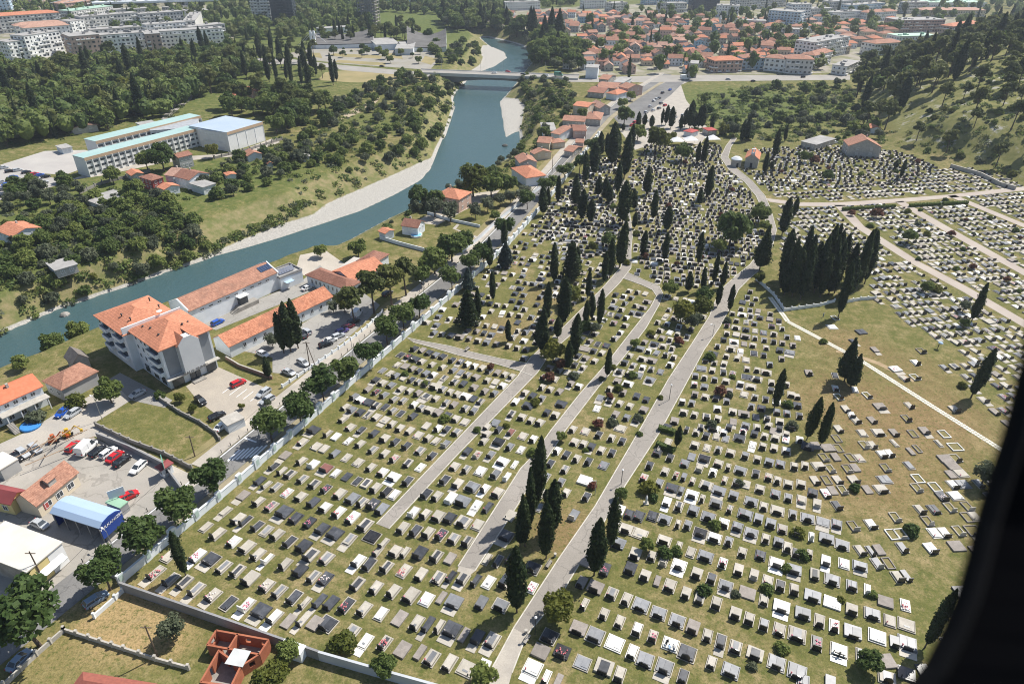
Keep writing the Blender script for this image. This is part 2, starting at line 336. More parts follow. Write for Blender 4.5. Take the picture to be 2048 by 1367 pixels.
# ------------------------------------------------------------------ flat sheets: roads, lanes, yards
def sheet(name, pts, z, m, parent=None, kind='structure', world=False):
    q = pts if world else P2(pts); b = MB().cap(q, z, 0); o = b.build(name, m, parent); tag(o, kind=kind); return o
def offset_line(W, d):
    out = []
    for i, p in enumerate(W):
        a = Vector(W[max(i-1, 0)][:2]); c = Vector(W[min(i+1, len(W)-1)][:2]); t = (c-a).normalized(); out.append((p[0]-t.y*d, p[1]+t.x*d))
    return out
def ribbon(name, W, d0, d1, z, m, drape=False, parent=None):
    a, c = offset_line(W, d0), offset_line(W, d1); b = MB(); n = len(W); zz = lambda p: (z+th(*p)) if drape else z
    b.faces([(*p, zz(p)) for p in a]+[(*p, zz(p)) for p in c], [(i, i+1, n+i+1, n+i) if d1 > d0 else (n+i, n+i+1, i+1, i) for i in range(n-1)]); return b.build(name, m, parent)
def resample(W, step):
    out = [tuple(W[0][:2])]
    for a, b in zip(W, W[1:]):
        L = math.hypot(b[0]-a[0], b[1]-a[1]); k = max(1, int(L/step))
        out += [(a[0]+(b[0]-a[0])*i/k, a[1]+(b[1]-a[1])*i/k) for i in range(1, k+1)]
    return out
WALL = P2([(245, 1165), (480, 965), (930, 570), (1008, 500), (1080, 420), (1130, 360), (1170, 306), (1200, 268)])
ROADL = [tuple(at(-60, 1420)[:2])]+WALL+P2([(1228, 236), (1262, 208), (1318, 172), (1352, 150)])
rd = tag(ribbon('main_road', ROADL, 3.0, 9.0, .03, M_ROAD), kind='structure')
for k, W in enumerate([ROADL[2:]]):
    tag(ribbon('pavement', W, 9.1, 12.2, .10, M_PAVE), kind='structure')
tag(ribbon('pavement', ROADL, 12.2, 14.6, .012, mat('verge', (.27, .225, .11), (.2, .18, .075), .3, .95, fine=4)), kind='structure')
tag(ribbon('pavement', ROADL[1:], .3, 2.9, .05, mat('worn verge', (.36, .31, .22), (.26, .23, .14), .3, .95, fine=4)), kind='structure')
def stripe(name, a, b, w, z=.055, m=None):
    a, b = Vector(a), Vector(b); t = (b-a).normalized(); n = Vector((-t.y, t.x))*w/2
    q = [a+n, a-n, b-n, b+n]; return tag(MB().cap([tuple(p[:2]) for p in q], z).build(name, m or M_WHITEP), kind='structure')
tag(ribbon('road_line', ROADL[1:], 8.55, 8.75, .045, M_WHITEP), kind='structure')
a = Vector(at(488, 905)[:2])
for i in range(7): stripe('road_marking', at(455+i*9, 922-i*1.5)[:2], at(480+i*9, 899-i*1.5)[:2], .45)
stripe('road_marking', at(488, 875)[:2], at(513, 884)[:2], .4)
# junction and wide road beyond the bridge
sheet('road_junction', [(1240, 262), (1262, 208), (1300, 176), (1340, 150), (1395, 152), (1385, 160), (1362, 170), (1372, 200), (1420, 262), (1400, 290), (1330, 280), (1270, 300)], .02, M_PAVE)
sheet('main_road', [(1228, 236), (1262, 207), (1316, 172), (1340, 160), (1376, 158), (1360, 172), (1342, 190), (1300, 222), (1262, 262), (1250, 262)], .05, M_ROAD)
sheet('main_road', [(1130, 158), (1280, 152), (1400, 150), (1700, 150), (1700, 160), (1400, 163), (1290, 165), (1130, 164)], .06, mat('pale road', (.32, .3, .27), (.27, .255, .23), .1, .9))
sheet('main_road', [(420, 118), (560, 116), (680, 130), (860, 146), (860, 155), (690, 141), (610, 128), (420, 130)], .06, MATS['pale road'])
sheet('road_island', [(635, 160), (650, 145), (690, 141), (860, 153), (850, 165), (700, 165)], .03, mat('dry turf', (.3, .245, .12), (.23, .2, .09), .08, .95))
sheet('plaza', [(570, 108), (640, 95), (800, 90), (860, 105), (880, 118), (860, 140), (690, 128), (600, 118)], .03, mat('plaza paving', (.3, .285, .255), (.25, .23, .18), .06, .9))
for k, q in enumerate(([(655, 112), (760, 118), (765, 112), (668, 107)], [(668, 125), (770, 132), (772, 126), (676, 120)], [(770, 108), (800, 106), (806, 118), (776, 116)], [(620, 113), (645, 117), (640, 106), (618, 106)], [(850, 112), (876, 118), (862, 130), (842, 124)])): sheet('lawn_strip', q, .06, MATS['dry turf'])
sheet('town_ground', [(1130, 152), (1380, 150), (1690, 146), (1760, 100), (1900, 60), (1960, 10), (1400, 2), (1100, 16), (930, 30), (1000, 52), (1130, 70), (1190, 110)], .02, mat('town yards', (.33, .3, .25), (.17, .175, .075), .09, .95, lo=.4, hi=.6, fine=.8))
sheet('town_ground', [(-60, 130), (150, 116), (460, 96), (470, 70), (380, 40), (420, 10), (100, -6), (-80, 10)], .02, MATS['town yards'])
# cemetery lanes
LA = ([(753, 1047), (883, 911), (1036, 752), (1060, 716), (1118, 663), (1205, 576), (1242, 534), (1247, 500), (1250, 470), (1243, 400), (1238, 360)], [(778, 1057), (913, 911), (1075, 745), (1100, 706), (1142, 669), (1203, 603), (1239, 566), (1262, 536), (1262, 500), (1265, 470), (1256, 400), (1250, 360)])
LBn = ([(916, 1132), (1041, 937), (1066, 911), (1102, 860), (1160, 787), (1213, 727), (1258, 669), (1300, 616), (1313, 592), (1305, 580), (1284, 570), (1245, 556)], [(950, 1141), (1035, 1010), (1068, 955), (1131, 860), (1197, 774), (1250, 711), (1292, 656), (1318, 610), (1326, 588), (1318, 572), (1290, 561), (1255, 545)])
LC = ([(985, 1334), (1028, 1254), (1118, 1116), (1190, 1012), (1279, 860), (1337, 758), (1382, 690), (1419, 632), (1429, 605), (1445, 576), (1474, 550), (1500, 529), (1528, 490), (1536, 460), (1525, 420), (1512, 392), (1490, 365), (1458, 340), (1441, 315), (1452, 292), (1464, 276)],
      [(1024, 1345), (1053, 1270), (1126, 1182), (1180, 1092), (1250, 971), (1317, 868), (1371, 769), (1408, 700), (1440, 653), (1461, 613), (1477, 579), (1498, 558), (1516, 542), (1545, 492), (1553, 460), (1542, 420), (1530, 392), (1504, 362), (1474, 338), (1456, 315), (1462, 294), (1474, 276)])
LX = ([(813, 675), (850, 683), (900, 692), (943, 704), (1000, 717), (1062, 728)], [(826, 684), (870, 696), (916, 710), (990, 727), (1038, 741), (1066, 752)])
LD = ([(1530, 396), (1599, 405), (1676, 405), (1799, 397), (1900, 389), (2060, 372)], [(1540, 404), (1599, 412), (1676, 413), (1799, 405), (1900, 396), (2060, 380)])
LE = ([(1668, 410), (1712, 456), (1826, 529), (1925, 583), (2060, 662)], [(1690, 410), (1728, 452), (1842, 525), (1943, 578), (2060, 646)])
LF = ([(1790, 404), (1890, 463), (2060, 558)], [(1806, 402), (1908, 460), (2060, 545)])
LG = ([(1895, 392), (2060, 460)], [(1910, 390), (2060, 452)])
def lane(name, pr, z, m, kerb=True):
    L, Rr = P2(pr[0]), P2(pr[1]); b = MB(); n = min(len(L), len(Rr))
    q = L+Rr[::-1]; b.cap(q, z); tag(b.build(name, m), kind='structure')
    if kerb:
        for W in (L, Rr):
            o = offset_line(W, .0); k = MB()
            for i in range(len(W)-1):
                a, c = Vector(W[i]), Vector(W[i+1]); t = (c-a).normalized(); nn = Vector((-t.y, t.x))*.09
                k.prism([tuple(a+nn), tuple(a-nn), tuple(c-nn), tuple(c+nn)], 0, z+.06+.001*i)
            tag(k.build('lane_kerb', M_KERB), kind='structure')
lane('cemetery_lane', LA, .05, M_ASPH); lane('cemetery_lane', LBn, .056, M_ASPH); lane('cemetery_lane', LC, .062, M_ASPH); lane('cemetery_lane', LX, .045, M_ASPH)
for L in (LD, LE, LF, LG): lane('cemetery_lane', L, .04, mat('pale lane', (.34, .29, .25), (.4, .35, .3), .1, .9), False)
lane('concrete_apron', ([(975, 1380), (985, 1330), (1028, 1256)], [(1012, 1390), (1024, 1345), (1053, 1270)]), .075, M_PAVE, False)
lane('concrete_apron', ([(914, 1142), (918, 1131)], [(940, 1150), (952, 1140)]), .07, M_PAVE, False)
fp = P2([(1540, 594), (1576, 643), (1719, 719), (1866, 813), (2003, 899), (2060, 940)])
b = MB(); W = resample(fp, .62)
for (x0, y0), (x1, y1) in zip(W, W[1:]):
    d = Vector((x1-x0, y1-y0)); L = d.length
    if L < .2: continue
    t = d/L; n = Vector((-t.y, t.x)); a = Vector((x0, y0))
    for s in (-.36, .36): b.prism([tuple(a+t*.04+n*(s+.3)), tuple(a+t*.04+n*(s-.3)), tuple(a+t*(L-.05)+n*(s-.3)), tuple(a+t*(L-.05)+n*(s+.3))], 0, .05)
tag(b.build('stepping_path', mat('pale slabs', (.66, .64, .55), (.56, .54, .46), .6, .9)), kind='structure')
sheet('worn_path', [(1672, 700), (1700, 704), (1760, 724), (1830, 760), (1826, 764), (1755, 729), (1698, 708), (1672, 704)][0:8], .012, mat('bare earth', (.36, .27, .16), (.3, .22, .13), .3, .95))
# yards left of the road
M_YARD = paving('yard concrete', (.41, .38, .335), (.3, .285, .255), .12, .6)
M_LOT = paving('parking asphalt', (.3, .288, .265), (.37, .355, .325))
M_BAY = mat('parking concrete', (.44, .39, .32), (.37, .33, .28), .25, .9, fine=3)
sheet('yard', [(-60, 920), (40, 885), (130, 850), (200, 880), (310, 935), (370, 975), (330, 1005), (235, 1080), (140, 1165), (60, 1230), (-80, 1300)], .02, M_YARD)
sheet('side_street', [(-40, 905), (60, 860), (130, 815), (230, 768), (262, 800), (190, 845), (260, 888), (405, 960), (372, 985), (305, 940), (190, 872), (30, 900)], .036, mat('street concrete', (.46, .42, .36), (.36, .34, .31), .15, .9, fine=3))
sheet('side_street', [(190, 775), (240, 745), (345, 800), (330, 815), (262, 800)], .03, M_LOT)
sheet('parking_lot', [(372, 772), (437, 734), (530, 775), (548, 800), (500, 850), (460, 850), (395, 800)], .03, M_BAY)
sheet('parking_lot', [(480, 700), (600, 650), (680, 600), (720, 580), (760, 610), (735, 640), (690, 680), (600, 750), (545, 745), (545, 715)], .03, M_LOT)
sheet('parking_lot', [(375, 640), (432, 660), (600, 592), (670, 560), (640, 530), (600, 565), (500, 605)], .034, M_LOT)
sheet('parking_lot', [(600, 510), (650, 500), (700, 535), (640, 560), (590, 545)], .026, mat('pale yard', (.5, .45, .38), (.42, .38, .32), .2, .9, fine=3))
for i in range(6): stripe('road_marking', at(445+i*14, 786+i*4)[:2], at(415+i*14+55, 760+i*5)[:2] if 0 else at(468+i*13, 769+i*4.5)[:2], .16)
sheet('school_yard', [(0, 330), (90, 302), (170, 300), (225, 315), (130, 350), (60, 345), (20, 340)], .03, mat('court', (.42, .4, .37), (.37, .35, .33), .1, .9))
sheet('parking_lot', [(-40, 335), (20, 338), (60, 347), (140, 362), (110, 372), (60, 385), (-40, 410)], .035, mat('car park', (.38, .365, .34), (.32, .31, .29), .1, .9))
sheet('school_yard', [(140, 360), (200, 352), (330, 325), (480, 312), (560, 285), (550, 275), (470, 306), (300, 318), (180, 345)], .028, M_PAVE)
sheet('gravel_drive', [(830, 445), (870, 420), (900, 395), (960, 385), (1000, 380), (985, 395), (930, 420), (875, 450)], .02, mat('fine gravel', (.48, .43, .36), (.4, .36, .3), .2, .95, fine=3))
sheet('park_road', [(345, 205), (362, 200), (372, 192), (375, 180), (368, 168), (376, 166), (388, 180), (384, 198), (366, 212), (330, 240), (322, 238)], .03, MATS['pale road'])
sheet('garden_path', [(905, 457), (914, 448), (919, 449), (912, 458), (955, 473), (952, 477)], .03, M_PAVE)
sheet('dirt_path', [(720, 212), (745, 200), (760, 195), (755, 203), (735, 218), (705, 232), (680, 240), (690, 228)], .03, mat('dirt', (.4, .33, .24), (.33, .27, .18), .2, .95))
# ------------------------------------------------------------------ graves
G_D = mat('dark granite', (.05, .053, .06), (.085, .088, .096), 1.5, .28, .5, rnd=.3, fine=0)
G_G = mat('grey granite', (.17, .178, .19), (.22, .225, .235), 1.5, .4, .4, rnd=.25)
G_W = mat('white marble', (.7, .69, .65), (.6, .59, .55), .8, .45, .4, rnd=.08)
G_P = mat('pale stone', (.5, .465, .405), (.4, .37, .31), .8, .8, rnd=.14, fine=5)
G_B = mat('old grey slab', (.33, .295, .265), (.25, .225, .2), 1.2, .9, rnd=.18, fine=5)
G_R = mat('red granite', (.24, .105, .085), (.18, .08, .07), 1.5, .4, .4)
G_K = mat('headstone granite', (.022, .022, .024), (.04, .04, .042), 2, .25, .5, rnd=.3)
G_S = mat('grave turf', (.17, .16, .06), (.24, .19, .09), 2, .95, fine=5)
FLW = [mat('mixed flowers', (.6, .25, .27), (.5, .08, .1), 9, .7), mat('white flowers', (.8, .76, .72), (.65, .5, .5), 5, .7), mat('pink flowers', (.7, .3, .36), (.6, .15, .25), 5, .7)]
SLABM = {'g': G_D, 'w': G_W, 'p': G_P, 'm': G_P, 'b': G_B, 'r': G_R, 'h': G_G, 'o': G_S, 'k': G_K}
def hs_shape(kind, w, h):
    if kind == 0: return [(-w, 0), (w, 0), (w, h), (-w, h)]
    if kind == 1: return [(-w, 0), (w, 0), (w, h*.78), (w*.7, h*.93), (0, h), (-w*.7, h*.93), (-w, h*.78)]
    if kind == 2: return [(-w, 0), (w, 0), (w*.92, h*.72), (w*.35, h), (-w*.8, h*.86), (-w, h*.5)]
    if kind == 3: return [(-.13, 0), (.13, 0), (.13, h*.55), (w*.9, h*.55), (w*.9, h*.76), (.13, h*.76), (.13, h*1.15), (-.13, h*1.15), (-.13, h*.76), (-w*.9, h*.76), (-w*.9, h*.55), (-.13, h*.55)]
    return [(-w, 0), (w, 0), (w*.95, h*.8), (w*.5, h*.95), (w*.1, h*.8), (-w*.4, h*1.05), (-w*.95, h*.75)]
def extrude_xz(b, pts, y0, y1, m=0):
    n = len(pts); P = [(x, y0, z) for x, z in pts]+[(x, y1, z) for x, z in pts]
    tr = tessellate_polygon([[Vector((x, 0, z)) for x, z in pts]])
    def ori(t, s):
        a, c, d = (Vector((pts[i][0], 0, pts[i][1])) for i in t); return t if ((c-a).cross(d-a).y > 0) == s else t[::-1]
    a = sum(pts[i][0]*pts[(i+1) % n][1]-pts[(i+1) % n][0]*pts[i][1] for i in range(n))
    side = [(i, (i+1) % n, n+(i+1) % n, n+i) if a > 0 else (n+i, n+(i+1) % n, (i+1) % n, i) for i in range(n)]
    return b.faces(P, [ori(t, False) for t in tr]+[tuple(n+i for i in ori(t, True)) for t in tr]+side, m)
def grave_parts(c, wide, hs, apron, fl, old, var):
    """returns [(part name, MB, material)] in grave space: y along the grave, headstone at -y"""
    w = {0: .74, 1: .9, 2: 1.25, -1: .5}[wide]; L = 1.22 if not old else 1.15
    out = []; rnd = random.Random(hash((c, wide, hs, apron, var)) % 9999 if False else var*31+wide*7+len(c))
    k = MB(); kz = .16
    if c == 'o':
        for x0, x1, y0, y1 in ((-w, -w+.16, -L, L), (w-.16, w, -L, L), (-w+.16, w-.16, -L, -L+.16), (-w+.16, w-.16, L-.16, L)): k.box(x0, x1, y0, y1, 0, .3)
        out.append(('border', k, [G_P, G_W, G_B][var % 3])); s = MB().box(-w+.16, w-.16, -L+.16, L-.16, 0, .12); out.append(('planted_bed', s, G_S))
    else:
        if c in 'wp' or c == 'b': bm = SLABM[c] if var % 2 else G_P
        elif c == 'm': bm = G_P
        else: bm = [G_P, SLABM[c], G_P][var % 3]
        if c == 'b': bm = G_B
        iw = w-.2 if c != 'b' and var % 4 else w-.03
        if iw < w-.1:
            for x0, x1, y0, y1 in ((-w, -w+.11, -L, L), (w-.11, w, -L, L), (-w+.11, w-.11, -L, -L+.11), (-w+.11, w-.11, L-.11, L)): k.box(x0, x1, y0, y1, 0, .18)
            out.append(('border', k, bm))
        s = MB().box(-iw, iw, -L+.2, L-.2 if iw < w-.1 else L, 0, .3+.06*(var % 3)); 
        out.append(('slab', s, SLABM[c]))
        top = .3+.06*(var % 3)
        if c == 'm': out.append(('inset_slab', MB().box(-iw*.55, iw*.55, -L*.55, L*.75, top, top+.05), [G_D, G_G][var % 2]))
        elif wide >= 1 and c in 'ghwk': out.append(('ridge_slab', MB().box(-.09, iw*.9, -L*.6, L*.7, top, top+.07, taper=.03), SLABM[c]))
        elif c in 'wp' and var % 3 == 0: out.append(('name_plate', MB().box(-iw*.4, iw*.4, -L*.5, -L*.25, top, top+.04), G_G))
    if apron: out.append(('apron', MB().box(-w*.92, w*.92, -L-1.15, -L-.003, 0, .09), G_W if apron == 2 else G_P))
    if hs is not None:
        hw = min(w*.72, .62) if wide < 2 else w*.6; hh = [1.0, .95, 1.15, 1.0, 1.1][hs % 5]*[1, .85, 1.1, .95, 1.2, .8, 1.05][var % 7]; hw *= [1, .85, 1.08, .92, 1][var % 5]; b = MB()
        extrude_xz(b, [(x, z+.16) for x, z in hs_shape(hs % 5, hw, hh)], -L+.06, -L+.2); b.box(-hw-.08, hw+.08, -L, -L+.3, 0, .18)
        out.append(('headstone', b, G_W if hs >= 10 else (G_P if hs >= 5 else G_K)))
    if var % 3 == 1 and c not in 'ob': out.append(('vase', MB().lathe([(.07, .3), (.1, .5), (.05, .6)], 7, o=(-w*.6, -L+.45, 0)).lathe([(.06, .6), (.14, .72), (.03, .84)], 6, o=(-w*.6, -L+.45, 0)), [G_K, FLW[0], G_P, FLW[2]][var % 4]))
    if var % 4 == 2 and c in 'gmpw': out.append(('lantern', MB().box(w*.45, w*.6, -L+.3, -L+.45, .3, .62, taper=.02), G_K))
    if fl:
        b = MB(); r2 = random.Random(var)
        for _ in range(16):
            x, y, z = r2.uniform(-w*.7, w*.7), r2.uniform(-L*.8, L*.35), .4; q = r2.uniform(.07, .16)
            b.lathe([(q*.6, 0), (q, q*.5), (q*.4, q)], 5, o=(x, y, z+r2.uniform(-.06, .12)))
        out.append(('flowers', b, FLW[var % 3]))
    return out
def grave_mesh(parts):
    b = MB(); ms = []
    for n, p, m in parts:
        if m not in ms: ms.append(m)
        b.faces(p.v, p.f, ms.index(m))
    return b, ms
T = {1: (260, 1100), 2: (650, 1100), 3: (1040, 1100), 4: (1430, 1100), 5: (400, 850), 6: (790, 850), 7: (1180, 850), 8: (1570, 850)}
# surveyed graves: tile, then x y code.  g dark granite, h grey granite, w marble, p pale stone, m pale with dark inset, b old slab, r red, o open kerb;
# 2 wide, s narrow, n no headstone, a apron, f flowers, l light headstone, x cross
DATA = {
1: '265,230,pfa 420,300,ma 560,330,ma 680,400,ma 850,460,pfa 1010,540,gn 1195,560,wfal 1340,620,g2a 1480,680,wa 1620,730,bn 1775,710,psa 1890,750,bn 2020,750,g2 690,60,wfa 830,90,g2a 960,170,m 1100,210,m 1230,290,p 1400,360,pf 1530,420,m 1680,480,g 1790,540,psa 1940,520,gsa 2035,520,g 1310,40,p 1410,90,wsla 1590,140,p 1740,210,g 1880,270,m 2000,290,gfa 1850,50,ma 2010,80,m 400,60,pn',
2: '70,90,m 340,110,wa 450,140,g 630,170,m 810,210,pfn 980,250,p 1160,280,mx 1290,270,gsa 1410,290,ma 1545,310,gs 1675,325,wn 1840,330,p 330,345,m 520,380,p 700,420,p 880,460,p 1040,500,wn 1190,490,bns 1320,530,h2a 1600,540,h 1800,560,h2 60,540,g 220,560,gf 400,600,p 575,650,wn 760,700,bn 940,740,p 1055,760,gsa 1170,780,ps 1300,810,g2a 1420,870,bns 1560,890,ga 1710,920,ma 80,760,g 270,840,mn 415,930,wna 610,950,mf 790,1020,bn 970,1050,bns 1090,1100,m 1275,1150,p 1450,1210,pn2 1620,1200,wn 1660,90,pns 1770,110,gs 1890,90,gs 1880,230,bns 970,30,g 1140,60,m 1280,90,bn 820,20,ps 720,10,p 540,10,psa 40,700,m',
3: '130,180,g2 125,380,wfn 700,120,bn2 870,200,gf 1130,190,g 1280,260,p 1405,320,bns 1535,360,p 1630,150,wa2 1810,240,p 1960,290,g 1180,40,p 1350,60,p 1470,110,pl 1750,20,pn 1900,60,h2 630,330,b 770,380,b2h 940,440,m 1090,500,p 1240,560,h2 1420,640,h2 1610,720,h2 1770,790,b 1920,870,p 1700,440,p 1840,490,m 2010,540,p 660,550,ps 750,570,hs 860,650,p 1020,730,p 1200,810,w 1360,880,pf 1540,960,wn2 1710,1050,g2 1960,1150,p 600,800,b2 770,870,h2 970,950,wn2 1150,1040,w 1280,1120,h2 1480,1190,h2a 1670,1290,g 300,880,g2 210,1040,bn2 430,1040,k2f 640,1150,hn2 860,1200,m2 1020,1270,p 130,1200,wn2a 270,1300,ws 390,1340,bns 490,1350,bns',
4: '80,130,wf 240,200,p 400,250,pl 540,310,p 670,360,g 810,400,p 1000,470,h2 1200,540,wn2 1400,610,p 1610,650,h2 1790,720,pn 1960,760,pn2 280,20,p 465,50,g 630,130,w2a 810,200,h2a 1020,250,m 1200,300,h2 1400,360,h 1560,400,wls 1135,110,wa 1320,135,wn 1485,160,h2a 970,40,ps 830,30,g 110,360,h2a 330,440,bn2 500,510,p 680,580,w2a 900,650,h2 1070,720,p 1220,770,wf 1410,840,h2 1660,880,wn2 1840,940,h 1970,950,h2a 1745,530,bn2 1950,560,wfn 40,570,p 210,650,p 350,700,p 500,760,h 660,810,p 840,860,m2 1040,950,gf 1270,1020,w2ax 1500,1080,h 60,930,ga 210,990,m 410,1060,m2 630,1150,h2 840,1240,h2 1760,1300,m2 1960,1270,gn2 160,1230,h2 20,1170,pn 900,1340,h 1180,1360,h',
5: '260,880,pna 390,960,p 470,980,gsa 590,1030,g 680,1080,mn 790,1120,p 920,1190,g 1060,1240,g 1210,1300,m 1350,1340,m 60,1040,pn 180,1110,p 345,1190,wf 480,1245,p 600,1295,p 440,720,bna 600,780,p 730,830,mf 860,890,g2a 980,950,g 1120,1000,gf 1250,1060,ga 1380,1110,g2a 1530,1170,mna 1760,1140,kn2 1880,1210,psa 1990,1240,p 610,570,ga 680,610,psa 780,630,m 890,690,wnf 1030,730,p 1160,790,g 1280,840,w 1420,890,wf 1560,950,wf 1690,1020,m 760,420,ga 840,470,ps 920,500,m 1050,550,m 1170,600,m 1290,650,gf 1430,700,p 1560,750,h 1660,790,m 1770,810,gf 1860,860,h 870,310,bna 1040,365,p 1160,400,wl 1290,440,r2a 1390,490,wn 1500,530,gn 1610,570,gn 1700,600,mn 1800,640,p 1910,680,k 1990,710,wn 1050,170,pa 1190,220,pn 1270,245,pn 1380,290,h 1500,330,pn 1620,380,pn 1750,430,p 1870,480,wf 1980,530,w2a 1160,50,g2a 1310,85,ps 1390,120,wn 1520,160,wn 1640,190,p 1770,250,m 1890,290,p 1990,340,pf 1540,20,p 1650,50,ga 1780,85,g 1890,135,p 2000,170,g',
6: '50,30,p 150,60,p 240,100,pn 340,130,p 420,160,pn 520,190,hl 20,170,g 120,210,g 255,260,m 380,310,g 20,340,p 130,390,m 260,430,wn 20,520,wn 130,570,g 20,700,wn 320,10,pn 440,30,w 530,40,ga 630,70,m 945,15,pa 1060,45,g 1185,70,ra 1310,110,pn 1415,140,w 910,160,p 1060,170,k2a 1175,220,h 1290,250,wn 740,270,ga 840,300,plf 980,300,ha 1100,370,w2a 1225,400,wns 610,420,p 730,450,m 875,470,wn 1030,500,h 1145,530,wsl 510,560,g 640,600,pa 790,630,h2 920,650,wa 1050,690,p 320,700,g 430,725,p 570,750,wl 690,780,h2 835,820,wna 950,840,gs 190,890,wl 310,910,p 440,930,p 560,950,g 700,985,m2 850,1020,pxn 80,1050,p 210,1080,g 340,1100,p 470,1120,gf 600,1160,m 740,1190,m 30,1240,p 130,1270,ps 270,1300,g2 420,1330,m 1180,930,pn 1135,1130,g2a 1840,170,p 1930,190,p 2010,220,ga 1660,260,w 1755,300,g 1860,340,p 1980,370,g 1590,390,g 1740,450,m 1540,530,h 1700,580,h 1940,570,wn2 1490,690,p 1750,690,p 1960,730,g 1470,840,hn 1830,920,hl 1820,40,p 1950,60,pn',
7: '90,95,g 220,130,p 330,160,g 30,220,p 115,255,p 225,280,g 10,370,p 140,410,hn 310,30,pn2 790,20,g 990,45,gs 1090,70,p 1190,105,g 1295,115,pn 1390,135,hn 1530,130,g2 1665,200,wna 1770,215,p 1885,235,p 2010,260,w 1270,30,w2 1425,20,g 1570,60,wf 1685,85,g 1790,110,p 1900,130,p 2005,150,wfn 1940,30,ga 1830,0,p 800,170,pn 1075,200,p 1200,230,pn 1315,250,m 1440,280,p 1590,310,h 1715,345,p 1835,380,h 1950,395,h 690,280,g 820,330,g 970,390,h 1170,340,k2a 1040,325,hn 1315,390,p 1415,430,ps 1540,460,h2 1700,490,g 1830,530,pf 1920,565,p 2030,600,p 610,410,g 770,470,p 880,510,psf 960,530,hs 1050,570,ps 1190,610,m2 1380,560,ps 1500,590,h 1600,610,pn 1740,650,p 1900,700,h 2030,740,h 1120,440,pl 1260,480,w 550,540,pf 710,590,h 840,640,g2a 935,670,hsa 1045,710,w2a 1150,750,ps 1320,670,h2a 1470,720,h 1650,780,h2 1780,830,p 1920,870,p2 785,790,wa 910,830,m 1060,870,h 1290,800,h2 1430,860,ms 1590,910,h2 1725,960,h 1850,1010,h 1970,1060,p 300,870,wf 400,910,g 500,930,g 640,930,gn 765,960,h2 900,1010,ps 1000,1020,h 1210,940,h2 1370,1000,wf 1510,1040,ha 1650,1100,h2a 1800,1160,p 1930,1200,h 270,1020,wns 370,1060,p2 515,1110,pn2 760,1180,p2 910,1240,ps 1040,1280,pn2 1130,1100,k2a 1275,1150,w2 1420,1190,h 1590,1270,p2 1750,1310,h 2020,1250,p 290,1210,h2 460,1270,pn2 630,1330,p 1190,1330,h2 1920,1350,wn2',
8: '65,20,g 150,150,w 230,220,g2 40,260,w 95,420,p 205,410,p 50,590,p 165,600,p 285,690,g 45,750,h 170,760,pla 330,800,pla 80,910,h 230,950,h2 390,990,h2an 530,1010,ha 120,1100,p 270,1140,wls 425,1160,h2 585,1220,h2 80,1260,h2 250,1300,ws 415,1340,w2'}
OLD = '550,40,p 530,135,on 545,235,on 320,210,bn 440,235,bn2 810,200,o 895,200,p 995,295,w 1070,285,w 1120,275,hn 400,330,o 520,330,bn 670,330,on 760,335,pn 345,415,p2 465,445,o 640,445,o 720,440,bn 1030,435,o 1270,410,hn 1640,345,bn2 1720,420,bn2 1700,505,bn 1800,490,pn2 1020,555,hn2 1360,545,on 310,565,p 425,560,on 540,560,p 705,560,p 845,660,bn 985,650,p2 1350,640,o 1535,630,on 1720,605,w 1820,600,hn2 1985,595,h 490,670,bn 590,660,o 420,700,wf 1610,730,gf 1745,720,wn2 530,820,g 1380,860,p 1525,860,g 1690,840,o 1870,830,o 1130,940,o 700,1030,o 880,1010,w 1460,980,o 1100,1115,on 1185,1110,o 1530,1100,wn 1630,1095,w 1780,1080,o 1865,940,on 1940,930,pn 1200,1250,h 770,1280,p 875,1285,hs 965,1280,bn 1495,1260,w 1570,1260,o 1760,1240,bn2 1310,85,on 1630,90,on 1120,180,pns 1575,185,pns 1355,240,ons 1290,270,bns 1745,220,on2'
OLD4 = '1660,130,hl 1775,130,on 1870,270,p 1960,260,hs 2030,250,ws 1775,1140,bn'
SURV = []
def parse(s, off, az):
    for e in s.split():
        x, y, c = e.split(','); SURV.append((off[0]+float(x)/5.12, off[1]+float(y)/5.12, c, az))
for t in DATA: parse(DATA[t], T[t], None)
parse(OLD, T[8], -6); parse(OLD4, T[4], -6)
PROT = {}
CN = {'g': 'dark granite', 'h': 'grey granite', 'w': 'white marble', 'p': 'pale stone', 'm': 'pale dark-topped', 'b': 'weathered bare', 'r': 'red granite', 'o': 'open kerbed', 'k': 'black polished'}
kept = []; seen = []
for x, y, c, a in SURV:
    p = at(x, y, .15)
    if any((p.x-q[0])**2+(p.y-q[1])**2 < 1.45**2 for q in seen): continue
    seen.append((p.x, p.y))
    if a is None: a = 26 if x < 1180 else (25 if x < 1560 else 23)
    kept.append([p.x, p.y, c, a, x, y])
kept.sort(key=lambda k: (k[0]**2+k[1]**2+H*H))
GR = []
def gspec(c, var):
    col = c[0]; wide = 2 if '2' in c else (-1 if 's' in c else (1 if var % 3 == 1 else 0))
    hs = None if 'n' in c else ((3 if 'x' in c else [0, 1, 0, 2, 0, 4, 0, 1][var % 8])+(5 if 'l' in c else 0)+(5 if ('l' in c and col == 'w') else 0))
    if col == 'o' and hs is not None: hs += 5 if hs < 5 else 0
    return col, wide, hs, (2 if col == 'w' else 1) if 'a' in c else 0, 'f' in c
LANEAX = lambda x: 'west' 
def grave_desc(c, wide, hs, ap, fl):
    s = ('wide ' if wide == 2 else 'narrow ' if wide == -1 else '')+CN[c]+' grave'
    return s+(' with flowers' if fl else (' and apron' if ap else (' without headstone' if hs is None else ' with headstone')))
FARG = []      # (x, y, rot, spec, var) everything beyond the 300 that show largest
